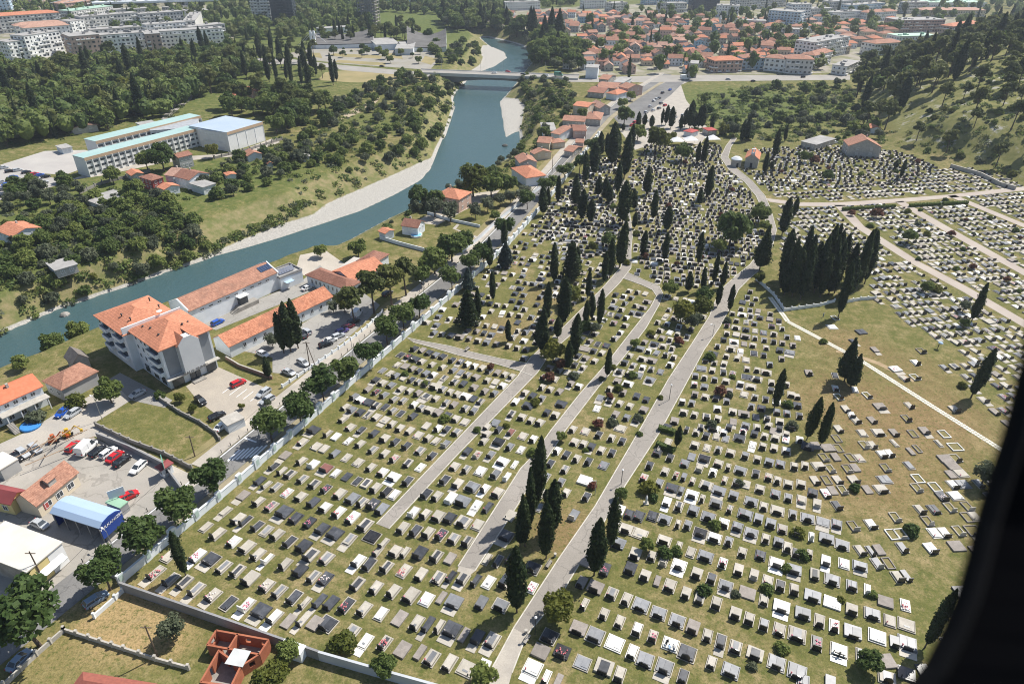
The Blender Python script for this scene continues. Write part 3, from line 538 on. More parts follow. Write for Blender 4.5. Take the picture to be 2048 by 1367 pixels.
for i, (x, y, c, a, px, py) in enumerate(kept):
    var = (i*7+int(px)) % 12; sp = gspec(c, var); rz = -D2R(a+R_.uniform(-2, 2))
    old = a < 0
    if i >= 300: FARG.append((x, y, rz, sp, var)); continue
    key = (*sp, old, var)
    if key not in PROT:
        r = root('grave', (x, y, 0), rz, None, 'grave', 'graves on the cemetery lawn')
        proto(r, [b.build(n, m, r) for n, b, m in grave_parts(*sp, old, var)]); PROT[key] = r; o = r
    else: o = dup(PROT[key], (x, y, 0), rz)
    s = R_.uniform(.94, 1.08)*(1.06 if px < 1000 else .96); o.scale = (s, s*R_.uniform(.96, 1.06), .95)
    GR.append((o, grave_desc(*sp), px, a))
# rows counted up from the concrete wall, within each lawn between the lanes
def lawn(o):
    q = pix(o.location)
    def side(poly): # x of lane at that picture height
        ys = [p[1] for p in poly][::-1]; xs = [p[0] for p in poly][::-1]
        return np.interp(q[1], ys, xs)
    if q[0] > side([(1024, 1345), (1126, 1182), (1250, 971), (1317, 868), (1400, 720)]): return 'right of widest lane'
    if q[1] < 1140 and q[0] > side([(916, 1136), (1041, 937), (1102, 860)]): return 'left of widest lane'
    if q[1] < 1050 and q[0] > side([(753, 1047), (883, 911)]): return 'between two narrow lanes'
    return 'beside white wall'
bysec = {}
for o, d, px, a in GR: bysec.setdefault('of old tilted plots' if a < 0 else lawn(o), []).append((o, d))
ax = azv(25)
for s, it in bysec.items(): order_labels(it, 2.0, s, key=lambda o: o.location.x*ax.x+o.location.y*ax.y)
# remaining rows, laid out in the lawns they stand in
def inpoly(p, poly): return bool(seg_dist(np.array([p]), np.array(poly))[1][0])
LANEPOLY = [np.array(P2(L[0]+L[1][::-1])) for L in (LA, LBn, LC, LX, LD, LE, LF, LG)]
def near_lane(p, m=1.0):
    P = np.array([p])
    for L in LANEPOLY:
        d, i = seg_dist(P, L)
        if i[0] or d[0] < m: return True
    return False
EXC = [np.array(P2(q)) for q in ([(1536, 572), (1570, 606), (1660, 612), (1745, 592), (1735, 545), (1560, 545)], [(1478, 335), (1530, 345), (1540, 310), (1470, 300)])]
def fill(poly, az, pitch, gap, keep, mix_, ylim=None, aprons=False, jit=.25, seed=1, old=False):
    r = random.Random(seed); W = P2(poly); u = azv(az); v = Vector((u.y, -u.x, 0)); A = [Vector((*p, 0)) for p in W]
    us = [p.dot(u) for p in A]; vs = [p.dot(v) for p in A]; k = min(us)
    while k < max(us):
        t = min(vs)+r.uniform(0, gap)
        while t < max(vs):
            g = gap*r.choice([.9, 1, 1, 1.1, 1.4]); p = u*(k+r.uniform(-jit, jit))+v*t; t += g
            if r.random() > keep or not inpoly((p.x, p.y), W) or near_lane((p.x, p.y)): continue
            if any(inpoly((p.x, p.y), e) for e in EXC) or any((p.x-q[0])**2+(p.y-q[1])**2 < 3.6 for q in seen): continue
            c = r.choice(mix_); wide = 2 if r.random() < .12 else (1 if r.random() < .45 else 0)
            if g < gap and wide: wide = 0
            hs = None if r.random() < .14 else r.choice([0, 1, 0, 2, 0, 4])
            FARG.append((p.x, p.y, -D2R(az+r.uniform(-5, 5)), (c, wide, hs, (1 if r.random() < (.8 if aprons else .15) else 0), r.random() < .025), r.randrange(12)))
        k += pitch*r.uniform(.94, 1.06)
MIXA = 'ggghhhppppppwwmmbb'; MIXB = 'pppppwwhhhhgmbb'
fill([(826, 690), (1036, 745), (1062, 760), (905, 905), (800, 900), (660, 860), (690, 800)], 26, 3.75, 2.05, .97, MIXA, seed=2)
fill([(815, 668), (1060, 720), (1118, 655), (1240, 530), (1245, 380), (1180, 320), (1120, 385), (1010, 510), (935, 580)], 18, 3.9, 2.3, .74, MIXA, seed=3)
fill([(1130, 380), (1185, 320), (1236, 300), (1244, 480), (1180, 520), (1060, 470)], 12, 3.3, 2.0, .8, MIXA, seed=13)
fill([(1085, 745), (1240, 580), (1310, 585), (1290, 650), (1100, 850), (920, 905)], 26, 3.9, 2.2, .86, MIXA, seed=4)
fill([(1136, 850), (1300, 660), (1330, 590), (1420, 600), (1400, 690), (1280, 850)], 25, 3.9, 2.25, .9, MIXA, seed=5)
fill([(1325, 860), (1412, 705), (1470, 610), (1500, 580), (1600, 680), (1560, 740), (1600, 800), (1620, 870), (1500, 870)], 20, 3.8, 2.3, .92, MIXA, seed=6)
fill([(1262, 545), (1268, 440), (1258, 340), (1290, 290), (1440, 290), (1452, 330), (1500, 380), (1528, 440), (1520, 500), (1450, 570), (1340, 575)], 14, 3.1, 2.0, .9, MIXA, seed=7)
fill([(1478, 300), (1640, 290), (1790, 300), (1880, 335), (1800, 370), (1600, 380), (1530, 385), (1490, 350)], 8, 3.3, 2.3, .9, MIXB, seed=8)
fill([(1535, 392), (1600, 400), (1800, 396), (2060, 372), (2060, 340), (1900, 335), (1780, 360)], -12, 4.0, 2.5, .92, MIXB, aprons=True, seed=9)
fill([(1560, 412), (1672, 412), (1826, 529), (2060, 662), (2060, 800), (1990, 740), (1900, 700), (1800, 640), (1745, 600), (1740, 540), (1560, 500), (1548, 470)], -12, 4.1, 2.35, .93, MIXB, aprons=True, seed=10)
fill([(1690, 412), (1790, 405), (1890, 462), (2060, 558), (2060, 645), (1940, 575), (1842, 520)], -12, 4.1, 2.35, .93, MIXB, aprons=True, seed=11)
fill([(1805, 405), (1900, 395), (2060, 380), (2060, 545), (1908, 460)], -12, 4.1, 2.4, .93, MIXB, aprons=True, seed=12)
fill([(1585, 640), (1640, 640), (1780, 740), (1860, 800), (1840, 760), (1720, 660), (1640, 620)], -10, 4.2, 2.8, .6, 'pbwog', seed=14)
fill([(1640, 790), (1720, 760), (1860, 830), (1960, 900), (1900, 980), (1780, 900), (1690, 880)], -5, 4.4, 3.2, .5, 'pboob', seed=24)
fill([(1900, 700), (1990, 745), (2060, 800), (2060, 900), (1960, 800), (1880, 730)], -10, 4.2, 2.5, .8, MIXB, aprons=True, seed=15)
fill([(1560, 760), (1650, 720), (1720, 790), (1700, 850), (1640, 850), (1600, 810)], 10, 5, 4.2, .4, 'pbowg', seed=16)
fill([(1900, 1000), (1980, 900), (2060, 950), (2060, 1380), (1800, 1380), (1850, 1330), (1900, 1200)], -6, 4, 2.8, .6, 'pbowhg', seed=17)
fill([(1840, 700), (1900, 760), (1980, 830), (1960, 870), (1860, 790), (1800, 720)], -10, 4.5, 3.2, .4, 'pbow', seed=18)
cache = {}; FB = MB(); fms = []
def fm(m):
    if m not in fms: fms.append(m)
    return fms.index(m)
for x, y, rz, sp, var in FARG:
    k = (*sp, var)
    if k not in cache: cache[k] = grave_parts(*sp, False, var)
    c, s = math.cos(rz), math.sin(rz)
    for n, b, m in cache[k]:
        FB.faces([(x+(p[0]*c-p[1]*s)*.97, y+(p[0]*s+p[1]*c)*.97, p[2]*.8) for p in b.v], b.f, fm(m))
tag(FB.build('far_graves', fms), 'hundreds of smaller graves in rows across the farther cemetery lawns', 'graves', kind='stuff')
print('graves', len(GR), 'far', len(FARG))
# ------------------------------------------------------------------ trees and shrubs
L_CYP = leaf_mat('cypress foliage', (.025, .046, .017), (.05, .07, .022))
L_DEC = leaf_mat('broadleaf foliage', (.12, .17, .042), (.185, .225, .06))
L_DRK = leaf_mat('dark broadleaf foliage', (.07, .115, .03), (.115, .16, .042))
L_YEL = leaf_mat('yellow green foliage', (.16, .17, .03), (.11, .13, .025))
L_PIN = leaf_mat('pine foliage', (.1, .125, .036), (.15, .165, .05))
L_OLV = leaf_mat('olive foliage', (.14, .16, .095), (.1, .12, .07))
L_RED = leaf_mat('copper foliage', (.2, .07, .05), (.13, .08, .04))
L_BLU = leaf_mat('blue fir foliage', (.07, .1, .085), (.045, .07, .055))
nr = np.random.default_rng(11)
def leaves(C, Nrm, size, jit=.8):
    """leaf-clump quads at centres C facing roughly along Nrm"""
    n = len(C); r = nr.normal(size=(n, 3)); N = Nrm+r*jit; N /= np.linalg.norm(N, axis=1)[:, None]
    t = np.cross(N, nr.normal(size=(n, 3))); t /= np.linalg.norm(t, axis=1)[:, None]; bb = np.cross(N, t)
    s = (size*nr.uniform(.6, 1.3, n))[:, None]; k = nr.uniform(.5, 1, n)[:, None]
    return np.stack([C-t*s-bb*s*k*.6, C+t*s*.5-bb*s*k, C+t*s+bb*s*k*.5, C-t*s*.4+bb*s*k], 1)
def sph(n):
    v = nr.normal(size=(n, 3)); return v/np.linalg.norm(v, axis=1)[:, None]
def core(b, c, r, m=0, n=8):
    pr = [(math.sin(math.pi*(i+.35)/5.7), -math.cos(math.pi*(i+.35)/5.7)) for i in range(6)]
    b.lathe([(q*r[0], z*r[2]) for q, z in pr], n, m, c, .12)
def cypress_crown(h, R, n=2100, wide=0):
    b = MB(); prof = [(0, .1), (.04, .45), (.12, .74), (.26, .95), (.42, 1), (.6, .94), (.76, .74), (.88, .46), (.96, .2), (1, .03)]
    if wide: prof = [(0, .3), (.05, .75), (.15, 1), (.35, .92), (.6, .62), (.8, .34), (.94, .12), (1, .02)]
    tt, rr = zip(*prof); ph = nr.uniform(0, 6, 6)
    def rad(t, a): return np.interp(t, tt, rr)*R*(1+.13*np.sin(2*a+ph[0]+5*t)+.1*np.sin(3*a+ph[1]-9*t)+.09*np.sin(14*t+ph[2]+a))
    b.lathe([(max(.03, R*.78*q), t*h*.97) for t, q in prof], 9, 0, (0, 0, 0), .1)
    t = nr.beta(1.15, 1.35, n); a = nr.uniform(0, 2*np.pi, n); r = rad(t, a)*(nr.uniform(.78, 1.08, n)+.3*(nr.random(n) < .12))
    C = np.column_stack([r*np.cos(a), r*np.sin(a), t*h]); N = np.column_stack([np.cos(a), np.sin(a), np.full(n, .55)])
    return b.quads(leaves(C, N, .26*(R/1.3)**.5, .55))
def blob_crown(blobs, n, size, flat=1.0, fill=.55):
    b = MB(); tot = sum(q[1]**2 for q in blobs)
    for c, r in blobs:
        core(b, c, (r*.55, r*.55, r*.55*flat)); k = int(n*r*r/tot); d = sph(k)
        d[:, 2] = np.where(d[:, 2] < -.55, -d[:, 2], d[:, 2])
        rad = r*(1.2-np.abs(nr.normal(0, .26, k))).clip(.45)*(1+.2*np.sin(d[:, 0]*5+c[0]*3)*np.cos(d[:, 1]*5+c[1]*2))
        C = np.array(c)+d*rad[:, None]*np.array([1, 1, flat]); b.quads(leaves(C, d+np.array([0, 0, .35]), size))
    return b
def rblobs(R, z, k, rz=.6, rr=(.3, .62), seed=0):
    r = random.Random(seed); out = [((0, 0, z), R*.62)]
    for i in range(k):
        a = 2*math.pi*i/k*1.0+r.uniform(-.3, .3); q = R*r.uniform(.4, .85); out.append(((q*math.cos(a), q*math.sin(a), z+R*rz*r.uniform(-.8, .9)), R*r.uniform(*rr)))
    return out
def trunk(h, r, limbs=4, spread=1.2, seed=0, top=None):
    b = MB(); rd = random.Random(seed); p = Vector((0, 0, -.3)); q = Vector((rd.uniform(-.1, .1), rd.uniform(-.1, .1), h*.5)); e = Vector((rd.uniform(-.2, .2), rd.uniform(-.2, .2), h))
    b.tube(p, q, r*1.15, r*.85, 7); b.tube(q, e, r*.85, r*.55, 7)
    for i in range(limbs):
        a = 2*math.pi*i/limbs+rd.uniform(-.4, .4); s = q.lerp(e, rd.uniform(.3, 1)); b.tube(s, s+Vector((math.cos(a)*spread, math.sin(a)*spread, spread*rd.uniform(.7, 1.2))), r*.45, r*.15, 5)
    return b
PR = {}
def kind(name, label_name, cat, variants):
    PR[name] = (label_name, cat, variants)
def make_tree(nm, tk, crown, lm, crown_name='crown'):
    r = root(nm); parts = []
    if tk is not None: parts.append(tk.build('trunk', M_BARK, r))
    parts.append(crown.build(crown_name, lm, r)); return proto(r, parts)
POOL = []
def P(nm, cat, fn, n): 
    v = []
    for i in range(n):
        nr2 = fn(i); v.append(nr2); nr2['category'] = cat; nr2.location = (0, -2000, -50); POOL.append(nr2)
    PR[nm] = v
def shift(b, z):
    b.v = [(x, y, q+z) for x, y, q in b.v]; return b
P('cypress', 'tree', lambda i: make_tree('cypress_tree', trunk(2.2, .17, 0, seed=i), shift(cypress_crown(12.6, [1.2, 1.4, 1.05, 1.55, 1.3, 1.15][i]), 1.4), L_CYP), 6)          # 14 m
P('widecyp', 'tree', lambda i: make_tree('cypress_tree', trunk(2.2, .2, 0, seed=i), shift(cypress_crown(11.5, 2.1, 2500, 1), 1.5), L_CYP), 2)                     # 13 m
P('street', 'tree', lambda i: make_tree('street_tree', trunk(3.0, .16, 6, 1.2, i), blob_crown(rblobs(2.5, 4.4, 8, .55, seed=i), 2600, .26), L_DRK), 3)           # crown centre 4.4, R 3
P('broad', 'tree', lambda i: make_tree('broadleaf_tree', trunk(3.6, .24, 6, 1.6, i), blob_crown(rblobs(3.2, 5.0, 9, .6, seed=i+9), 2400, .4), [L_DEC, L_DRK, L_DEC][i]), 3)   # R 4
P('yellow', 'tree', lambda i: make_tree('broadleaf_tree', trunk(3.0, .22, 6, 1.4, i), blob_crown(rblobs(3.0, 4.4, 9, .5, seed=i+20), 2600, .33), L_YEL), 2)
P('olive', 'tree', lambda i: make_tree('olive_tree', trunk(1.8, .16, 5, .9, i), blob_crown(rblobs(1.9, 3.0, 7, .5, seed=i+30), 1500, .22), L_OLV), 2)
P('pine', 'tree', lambda i: make_tree('pine_tree', trunk(6.5, .22, 6, 1.8, i+3), blob_crown([((0, 0, 8.6), 1.5), ((1.5, .4, 7.6), 1.5), ((-1.3, .9, 7.2), 1.5), ((.3, -1.6, 6.8), 1.5), ((-.8, -.9, 9.2), 1.2), ((.9, 1.4, 6.2), 1.2)][:6-i % 2], 1500, .36, .62), L_PIN), 3)
P('bush', 'shrub', lambda i: make_tree('shrub', None, blob_crown([((0, 0, .8), .95), ((.7, .2, .6), .7), ((-.6, .5, .6), .7), ((.1, -.7, .6), .65)], 700, .2), [L_DEC, L_DRK, L_OLV, L_YEL][i], 'foliage'), 4)
P('redbush', 'shrub', lambda i: make_tree('copper_shrub', trunk(.9, .07, 3, .4, i), blob_crown(rblobs(1.2, 1.5, 5, .5, seed=i+40), 800, .2), L_RED, 'foliage'), 1)
P('fir', 'tree', lambda i: make_tree('fir_tree', trunk(2.5, .2, 0, seed=i), shift(cypress_crown(8.2, 2.0, 1900, 1), .6), L_BLU), 1)
def cedar(i):
    b = MB()
    for k in range(9):
        z = 1.6+k*1.05; R = 3.3*(1-k/10.5)
        for j in range(7): a = j*.9+k*.5; c = (R*.55*math.cos(a), R*.55*math.sin(a), z+.2*math.sin(j*3)); d = sph(45); b.quads(leaves(np.array(c)+d*np.array([R*.45, R*.45, .28]), np.tile([0, 0, 1.0], (45, 1))+d*.4, .3))
    b.lathe([(1.9, 1.2), (1.5, 4), (.8, 8), (.1, 11.3)], 8); return make_tree('cedar_tree', trunk(4, .28, 0), b, L_CYP)
P('cedar', 'tree', cedar, 1)
P('bank', 'tree', lambda i: make_tree('riverside_tree', trunk(2.4, .14, 5, 1.0, i+50), blob_crown([((0, 0, 2.4), 1.7), ((1.6, .3, 1.9), 1.4), ((-1.3, 1.0, 2.0), 1.4), ((.2, -1.5, 1.8), 1.4), ((-1.2, -.8, 3.2), 1.2), ((.9, 1.4, 3.0), 1.2), ((.1, .1, 3.9), 1.0)], 1900, .32), [L_DEC, L_DRK, L_OLV, L_DEC][i]), 4)
used = set()
def put(k, p, s=1.0, h=None, label=None, group=None, i=None, lean=0):
    """stand a copy of tree kind k at ground point p; s uniform scale or (sxy, sz)"""
    v = PR[k]; q = v[(i if i is not None else R_.randrange(len(v))) % len(v)]; sx, sz = (s, s) if not isinstance(s, tuple) else s
    if q.name in used: o = dup(q, p, R_.uniform(0, 6.28), (sx, sx, sz), label, group)
    else:
        used.add(q.name); o = q; o.location = p; o.scale = (sx, sx, sz); tag(o, label, None, group)
    o.rotation_euler = (R_.gauss(0, .022), R_.gauss(0, .022), R_.uniform(0, 6.28)); return o
# --- cypresses of the cemetery: foot pixel x y, pixel height of the top
CYP = '1034,1224,1096 1050,1092,985 1061,1057,938 1069,1026,877 1040,1092,1000 1092,1116,1004 1105,1067,956 1094,1006,978 1220,1096,993 1188,1150,1030 1214,754,693 1016,683,638 986,603,541 956,643,573 980,536,473 1108,566,486 1093,643,563 1125,653,553 1083,709,616 1076,692,640 1091,713,663 1115,676,633 1146,716,626 1171,653,599 1183,639,583 1198,653,576 1175,596,536 1208,566,503 1219,556,476 1238,536,440 1153,546,493 1285,513,459 1328,523,463 1136,739,683 1396,528,463 1426,569,506 1444,576,523 1458,623,569 1434,613,566 1376,583,543 1406,583,533 1116,403,350 1150,413,347 1163,440,377 1086,430,370 1096,415,375 1171,367,300 1188,350,283 1201,313,263 1213,310,265 1223,333,245 1233,320,262 1248,357,263 1246,262,247 1261,310,247 1235,387,323 1196,393,353 1210,400,353 1218,407,370 1245,447,360 1180,447,397 1008,496,440 1293,390,330 1268,420,377 1306,440,380 1333,462,410 1268,457,423 1276,257,223 1288,253,227 1303,257,230 1323,250,217 1331,250,210 1341,257,213 1361,260,230 1369,253,217 1379,257,200 1388,257,223 1396,257,210 1404,257,207 1423,260,230 1483,283,240 1492,283,233 1548,317,257 1569,283,250 1542,340,320 1528,347,303 1414,397,330 1399,410,377 1394,327,283 1406,327,273 1564,470,393 1587,433,393 1800,358,317 1791,337,320 1943,643,565 1942,795,695 1549,815,737 1613,879,790 1640,892,805 1849,1295,1178 372,1150,1059 568,706,624 582,703,604 597,696,596 537,756,713 1353,893,850'
its = []
for e in CYP.split():
    x, y, t = map(float, e.split(',')); b0 = gp(x, y); h = max(3, height_of(b0, t)); k = 'cypress'
    w = min(1.25, max(.62, h/14))*R_.uniform(.88, 1.12)
    if y > 850: w *= .8
    if y < 520: w *= 1.28
    o = put(k, b0, (w, h/14)); its.append((o, ('tall' if h > 13 else 'medium' if h > 9 else 'small')+' dark cypress'))
for x, y, t in ((1519, 540, 452), (1688, 762, 678), (1700, 774, 706)):
    b0 = gp(x, y); h = height_of(b0, t); its.append((put('widecyp', b0, (h/14, h/13)), 'broad dark cypress'))
rr = random.Random(5); grove = []; W = P2([(1548, 562), (1572, 600), (1660, 604), (1735, 588), (1728, 556), (1620, 548)]); bb = np.array(W)
while len(grove) < 27:
    p = (rr.uniform(bb[:, 0].min(), bb[:, 0].max()), rr.uniform(bb[:, 1].min(), bb[:, 1].max()))
    if inpoly(p, W) and all((p[0]-q[0])**2+(p[1]-q[1])**2 > 4.6 for q in grove): grove.append(p)
for p in grove+[tuple(gp(1676, 634)[:2])]:
    h = rr.uniform(11, 18.5); its.append((put('cypress', (*p, 0), (rr.uniform(.8, 1.12), h/14)), 'tall grove cypress'))
for o, d in its: o['group'] = 'cypresses of the cemetery'
order_labels(its, 9, 'of cypresses from the camera')
# --- street trees along the white wall (crown centre pixels)
its = []
for x, y in ((58, 1250), (203, 1140), (285, 1072), (357, 1010), (418, 952), (537, 848), (597, 817), (643, 770), (690, 737), (735, 703), (772, 657), (806, 630), (838, 605), (903, 552), (940, 522), (968, 508), (1010, 455), (1055, 395), (1096, 370), (1130, 340), (1160, 325), (1185, 290)):
    c = at(x, y, 4.6); its.append((put('street', (c.x, c.y, 0), (1.75 if (x, y) == (58, 1250) else R_.uniform(1.02, 1.18))), 'round leafy street tree'))
for o, d in its: o['group'] = 'street trees along the white wall'
order_labels(its, 500, 'along the main road')
# --- single trees and shrubs: kind, pixel of the crown centre, crown radius in metres
def radof(k): return {'broad': (4.2, 5.0), 'yellow': (4.0, 4.4), 'olive': (2.5, 3.0), 'bush': (1.5, .8), 'redbush': (1.6, 1.5), 'pine': (3.2, 7.6), 'street': (3.2, 4.4), 'fir': (2, 4), 'cedar': (3.3, 5), 'widecyp': (2.1, 6)}[k]
SING = '''broad 575,1300 1.9 leafy tree beside the ruined red brick house
yellow 545,1355 2.6 wide yellow green shrubby tree in the bottom garden
olive 340,1255 2.2 olive tree on the bare sandy plot
bush 685,1285 2.1 yellowish shrub inside the concrete wall
broad 768,1330 1.9 leafy tree outside the concrete wall beside bottom lawn
broad 965,1352 2.0 loose tree at the bottom end of the widest lane
yellow 1118,1212 2.8 bulky yellow green conifer beside the widest lane
broad 1242,985 1.3 small leafy tree by the lamp on the widest lane
bush 1298,975 1.9 large flowering shrub right of the widest lane
broad 1293,1088 1.3 slender young tree among graves near twin cypresses
bush 1330,1105 1.3 low shrub among graves near twin cypresses
broad 1123,872 1.2 small round tree on the narrow lane edge
yellow 1107,700 3.0 yellow green tree beneath the lane junction cypresses
redbush 1122,725 1.6 red leaved shrub under the junction cypresses
redbush 1097,752 1.5 pink flowering shrub left of junction
redbush 1195,845 1.3 red leaved shrub among central graves
redbush 1220,790 1.0 small copper shrub in a central row
bush 1276,835 1.2 grey green shrub on the lane verge
broad 1270,685 1.3 round small tree beside the middle lane
bush 1420,712 1.5 dark clipped shrub by the widest lane
redbush 1440,780 1.6 pink blossoming shrub beside the wide slate tomb
yellow 1365,622 3.4 rounded yellow green tree left in the lane triangle
yellow 1403,612 3.0 rounded yellow green tree centre of the lane triangle
broad 1340,575 2.4 bright round tree at top of lane triangle
broad 1410,590 2.6 olive coloured tree in the lane triangle
olive 1385,640 2.3 low spreading tree at foot of lane triangle
bush 1455,640 1.2 grey shrub where widest lane bends
yellow 1140,590 3.2 light green tree beside the left lane
broad 1466,452 6.0 broad dark tree at the widest lane bend
broad 1440,490 2.6 lower dark tree below the broad one
broad 1521,424 3.6 rounded grey green tree by upper lane
broad 1530,450 2.2 lower shrubby tree by upper lane
yellow 1520,555 1.9 yellow green tree left of the cypress grove
cedar 935,620 3.3 spreading dark cedar near the white wall gate
cedar 1145,525 3.6 flat topped cedar in the upper left lawn
fir 936,560 1.6 blue grey fir by the white wall
fir 1011,512 1.9 tall blue grey fir near the white wall
broad 1218,478 2.6 loose green tree left of central lane
yellow 1185,492 1.8 pale green tree in upper left lawn
bush 1170,652 2.0 silvery flowering shrub beside left lane
olive 1190,655 1.6 silver bush beside three cypresses
yellow 1315,276 6.0 large pale green tree before the pavilion tents
broad 1276,262 4.2 dark tree left of the pavilion tents
yellow 1345,272 2.4 yellow tree behind the pavilion tents
broad 1366,302 4.0 round pine like tree below the tents
yellow 1448,257 3.0 yellowish tree at the chapel lane gate
broad 1656,350 2.4 dark round bush in the upper right lawn
broad 1612,312 2.6 bushy tree behind the chapel lawn
redbush 1630,318 2.4 reddish shrub behind the chapel lawn
redbush 1755,425 2.5 reddish shrub by the hedge lane
broad 1855,572 1.9 dark round bush in right lawn
bush 1875,578 1.7 grey bush beside dark round bush
broad 1820,470 2.6 dark evergreen clump beside right lane
olive 1930,610 1.8 bright shrub beside leaning cypress
bush 1647,682 1.0 small round bush on the slab path
bush 1925,770 1.1 small round bush in the dry field
broad 1930,645 1.4 small leafy tree beside leaning cypress
olive 1975,945 2.6 large grey shrub at the right edge
bush 1825,1060 1.5 brown green shrub among old tilted plots
broad 1740,1320 1.9 leafy shrub at the lower right
bush 1605,1108 1.2 leafy shrub between two graves
bush 1710,975 1.1 round shrub beside pale grave
pine 702,594 3.5 pine by the parking lot gate
pine 742,566 4.0 pine beside the tiled hall
pine 778,552 4.0 pine at the roadside
pine 808,536 3.8 pine at the verge corner
broad 868,518 4.4 dark garden tree beside the road
broad 903,490 5.0 tall garden tree behind the road wall
broad 842,548 3.0 low garden tree
olive 543,680 1.7 small olive tree beside the cypress trio
olive 665,613 1.6 small olive tree at the long house end
yellow 357,795 1.3 small bright tree at the parking corner
yellow 385,815 1.0 second small bright tree at the parking corner
bush 318,790 1.3 shrub at the apartment block corner
yellow 483,812 .8 sapling beside the white billboard hut
olive 535,805 1.0 small tree by parked silver cars
broad 105,690 3.4 willowy tree left on the riverbank
broad 158,668 3.2 willowy tree beside grey stone barn
broad 40,722 2.0 riverbank shrub tree
broad 215,780 3.0 leafy vine canopy tree between houses
bush 150,803 2.4 vine covered pergola shrub before the red roofed house
bush 70,835 2.0 vine trellis before the red roofed house
yellow 946,358 6.6 big round yellow green riverside tree
broad 982,366 5.0 dark tree beside the orange roofed house
broad 1012,366 4.2 shady tree before the orange roofed house
olive 868,412 3.6 olive tree before the pink house
olive 900,422 3.4 olive tree right of the pink house
broad 872,396 3.8 dark tree left of the pink house
broad 838,408 4.0 riverside tree by pink house
broad 990,430 2.2 pair of blue conifers by the drive
olive 1046,388 3.2 hedge tree by drive end
broad 320,310 6.0 huge dark tree before the school
broad 290,318 4.4 dark tree left of huge tree
broad 222,348 3.4 dark round tree at the school corner
yellow 424,300 3.4 yellow green tree at school wing
broad 266,375 4.0 dark tree beside the red house
broad 210,235 5.0 bright tree behind the school wing
olive 950,420 2.6 first olive of the drive hedge from the left
olive 975,408 2.6 second olive of the drive hedge from the left
olive 1000,398 2.6 third olive of the drive hedge from the left
olive 1022,392 2.6 fourth olive of the drive hedge from the left
broad 930,478 3.2 leafy tree at the lawn hedge by the road
broad 1245,205 3.2 roadside tree at the wide road start
broad 1262,190 3.0 roadside tree by the corner houses
broad 1090,262 3.0 tree before the white flat terrace
broad 1165,225 3.0 tree beside the yellow river house
broad 640,500 2.2 shrubby tree at the river end of the pale yard
broad 715,495 3.0 dark hedge tree behind the dark tiled house
yellow 688,610 2.2 roadside tree at the lot corner
broad 1250,228 4.8 round tree on the wide road verge'''
UPS = {}
for ln in SING.strip().split('\n'):
    k, xy, r, *d = ln.split(); x, y = map(float, xy.split(',')); r = float(r); R0, zc = radof(k); s = r/R0; g = gp(x, y); c = at(x, y, g.z+zc*s*.95)
    c.z = th(c.x, c.y); o = put(k, c, s); o['label'] = ' '.join(d) if len(d) > 3 else ' '.join(d)+' beside the road'
# --- scattered stands (each tree its own thing; the farther ones as one wood)
def scatter(poly, n, dmin, seed, ex=()):
    r = random.Random(seed); W = [tuple(gp(*q)[:2]) for q in poly]; A = np.array(W); out = []; k = 0
    while len(out) < n and k < n*40:
        k += 1; p = (r.uniform(A[:, 0].min(), A[:, 0].max()), r.uniform(A[:, 1].min(), A[:, 1].max()))
        if inpoly(p, W) and all((p[0]-q[0])**2+(p[1]-q[1])**2 > dmin**2 for q in out) and not any(inpoly(p, e) for e in ex): out.append(p)
    return out
ZONES = []
def stand(poly, n, dmin, seed, kinds, group, desc, srange=(.8, 1.25), text='', band=14):
    r = random.Random(seed+100); its = []
    for p in scatter(poly, n, dmin, seed):
        k = r.choice(kinds); z = th(*p)
        if z < -7.4: continue
        s = r.uniform(*srange); s = s*1.0 if k not in ('cypress',) else (s*r.uniform(.8, 1.05), s)
        o = put(k, (*p, z-.1), s, group=group); its.append((o, desc.get(k, 'leafy tree')))
    order_labels(its, band, text); return its
DS = {'cypress': 'dark cypress', 'broad': 'leafy tree', 'pine': 'pine tree', 'yellow': 'yellowish tree', 'bush': 'shrub', 'bank': 'bushy tree', 'olive': 'grey green tree', 'widecyp': 'broad cypress', 'street': 'round tree', 'redbush': 'copper shrub'}
stand([(-10, 300), (-10, 150), (200, 137), (450, 110), (520, 130), (470, 180), (400, 200), (345, 212), (330, 238), (240, 246), (130, 268), (60, 292)], 150, 7.2, 21, ['broad', 'broad', 'pine', 'pine', 'yellow', 'broad', 'cypress'], 'trees of the left forest', DS, (1.15, 1.7), 'of the left forest', 30)
stand([(-10, 500), (60, 455), (200, 402), (330, 398), (400, 470), (425, 508), (330, 540), (200, 580), (90, 612), (-10, 640)], 105, 4.6, 22, ['bank', 'bank', 'bank', 'bush', 'olive', 'bank'], 'bushes on the left riverbank', DS, (.6, 1.1), 'on left riverbank', 16)
stand([(560, 255), (700, 195), (800, 150), (900, 175), (900, 215), (875, 285), (840, 312), (720, 345), (640, 360), (560, 300)], 150, 4.4, 23, ['bank', 'bank', 'bank', 'bush', 'olive', 'bank'], 'trees on the left bank slope', DS, (.65, 1.2), 'on the left bank slope', 18)
stand([(1040, 165), (1140, 165), (1150, 215), (1080, 275), (1050, 270), (1045, 215)], 50, 4.2, 24, ['bank', 'bank', 'bush', 'olive'], 'bushes on the right riverbank', DS, (.65, 1.1), 'on right riverbank', 15)
stand([(750, 458), (790, 440), (870, 400), (960, 352), (1012, 322), (1040, 300), (1056, 296), (1020, 330), (965, 362), (900, 395), (860, 415), (800, 445)], 34, 3.6, 34, ['bank', 'bush', 'bank', 'olive'], 'riverside trees by the houses', DS, (.55, .95), 'by riverside houses', 14)
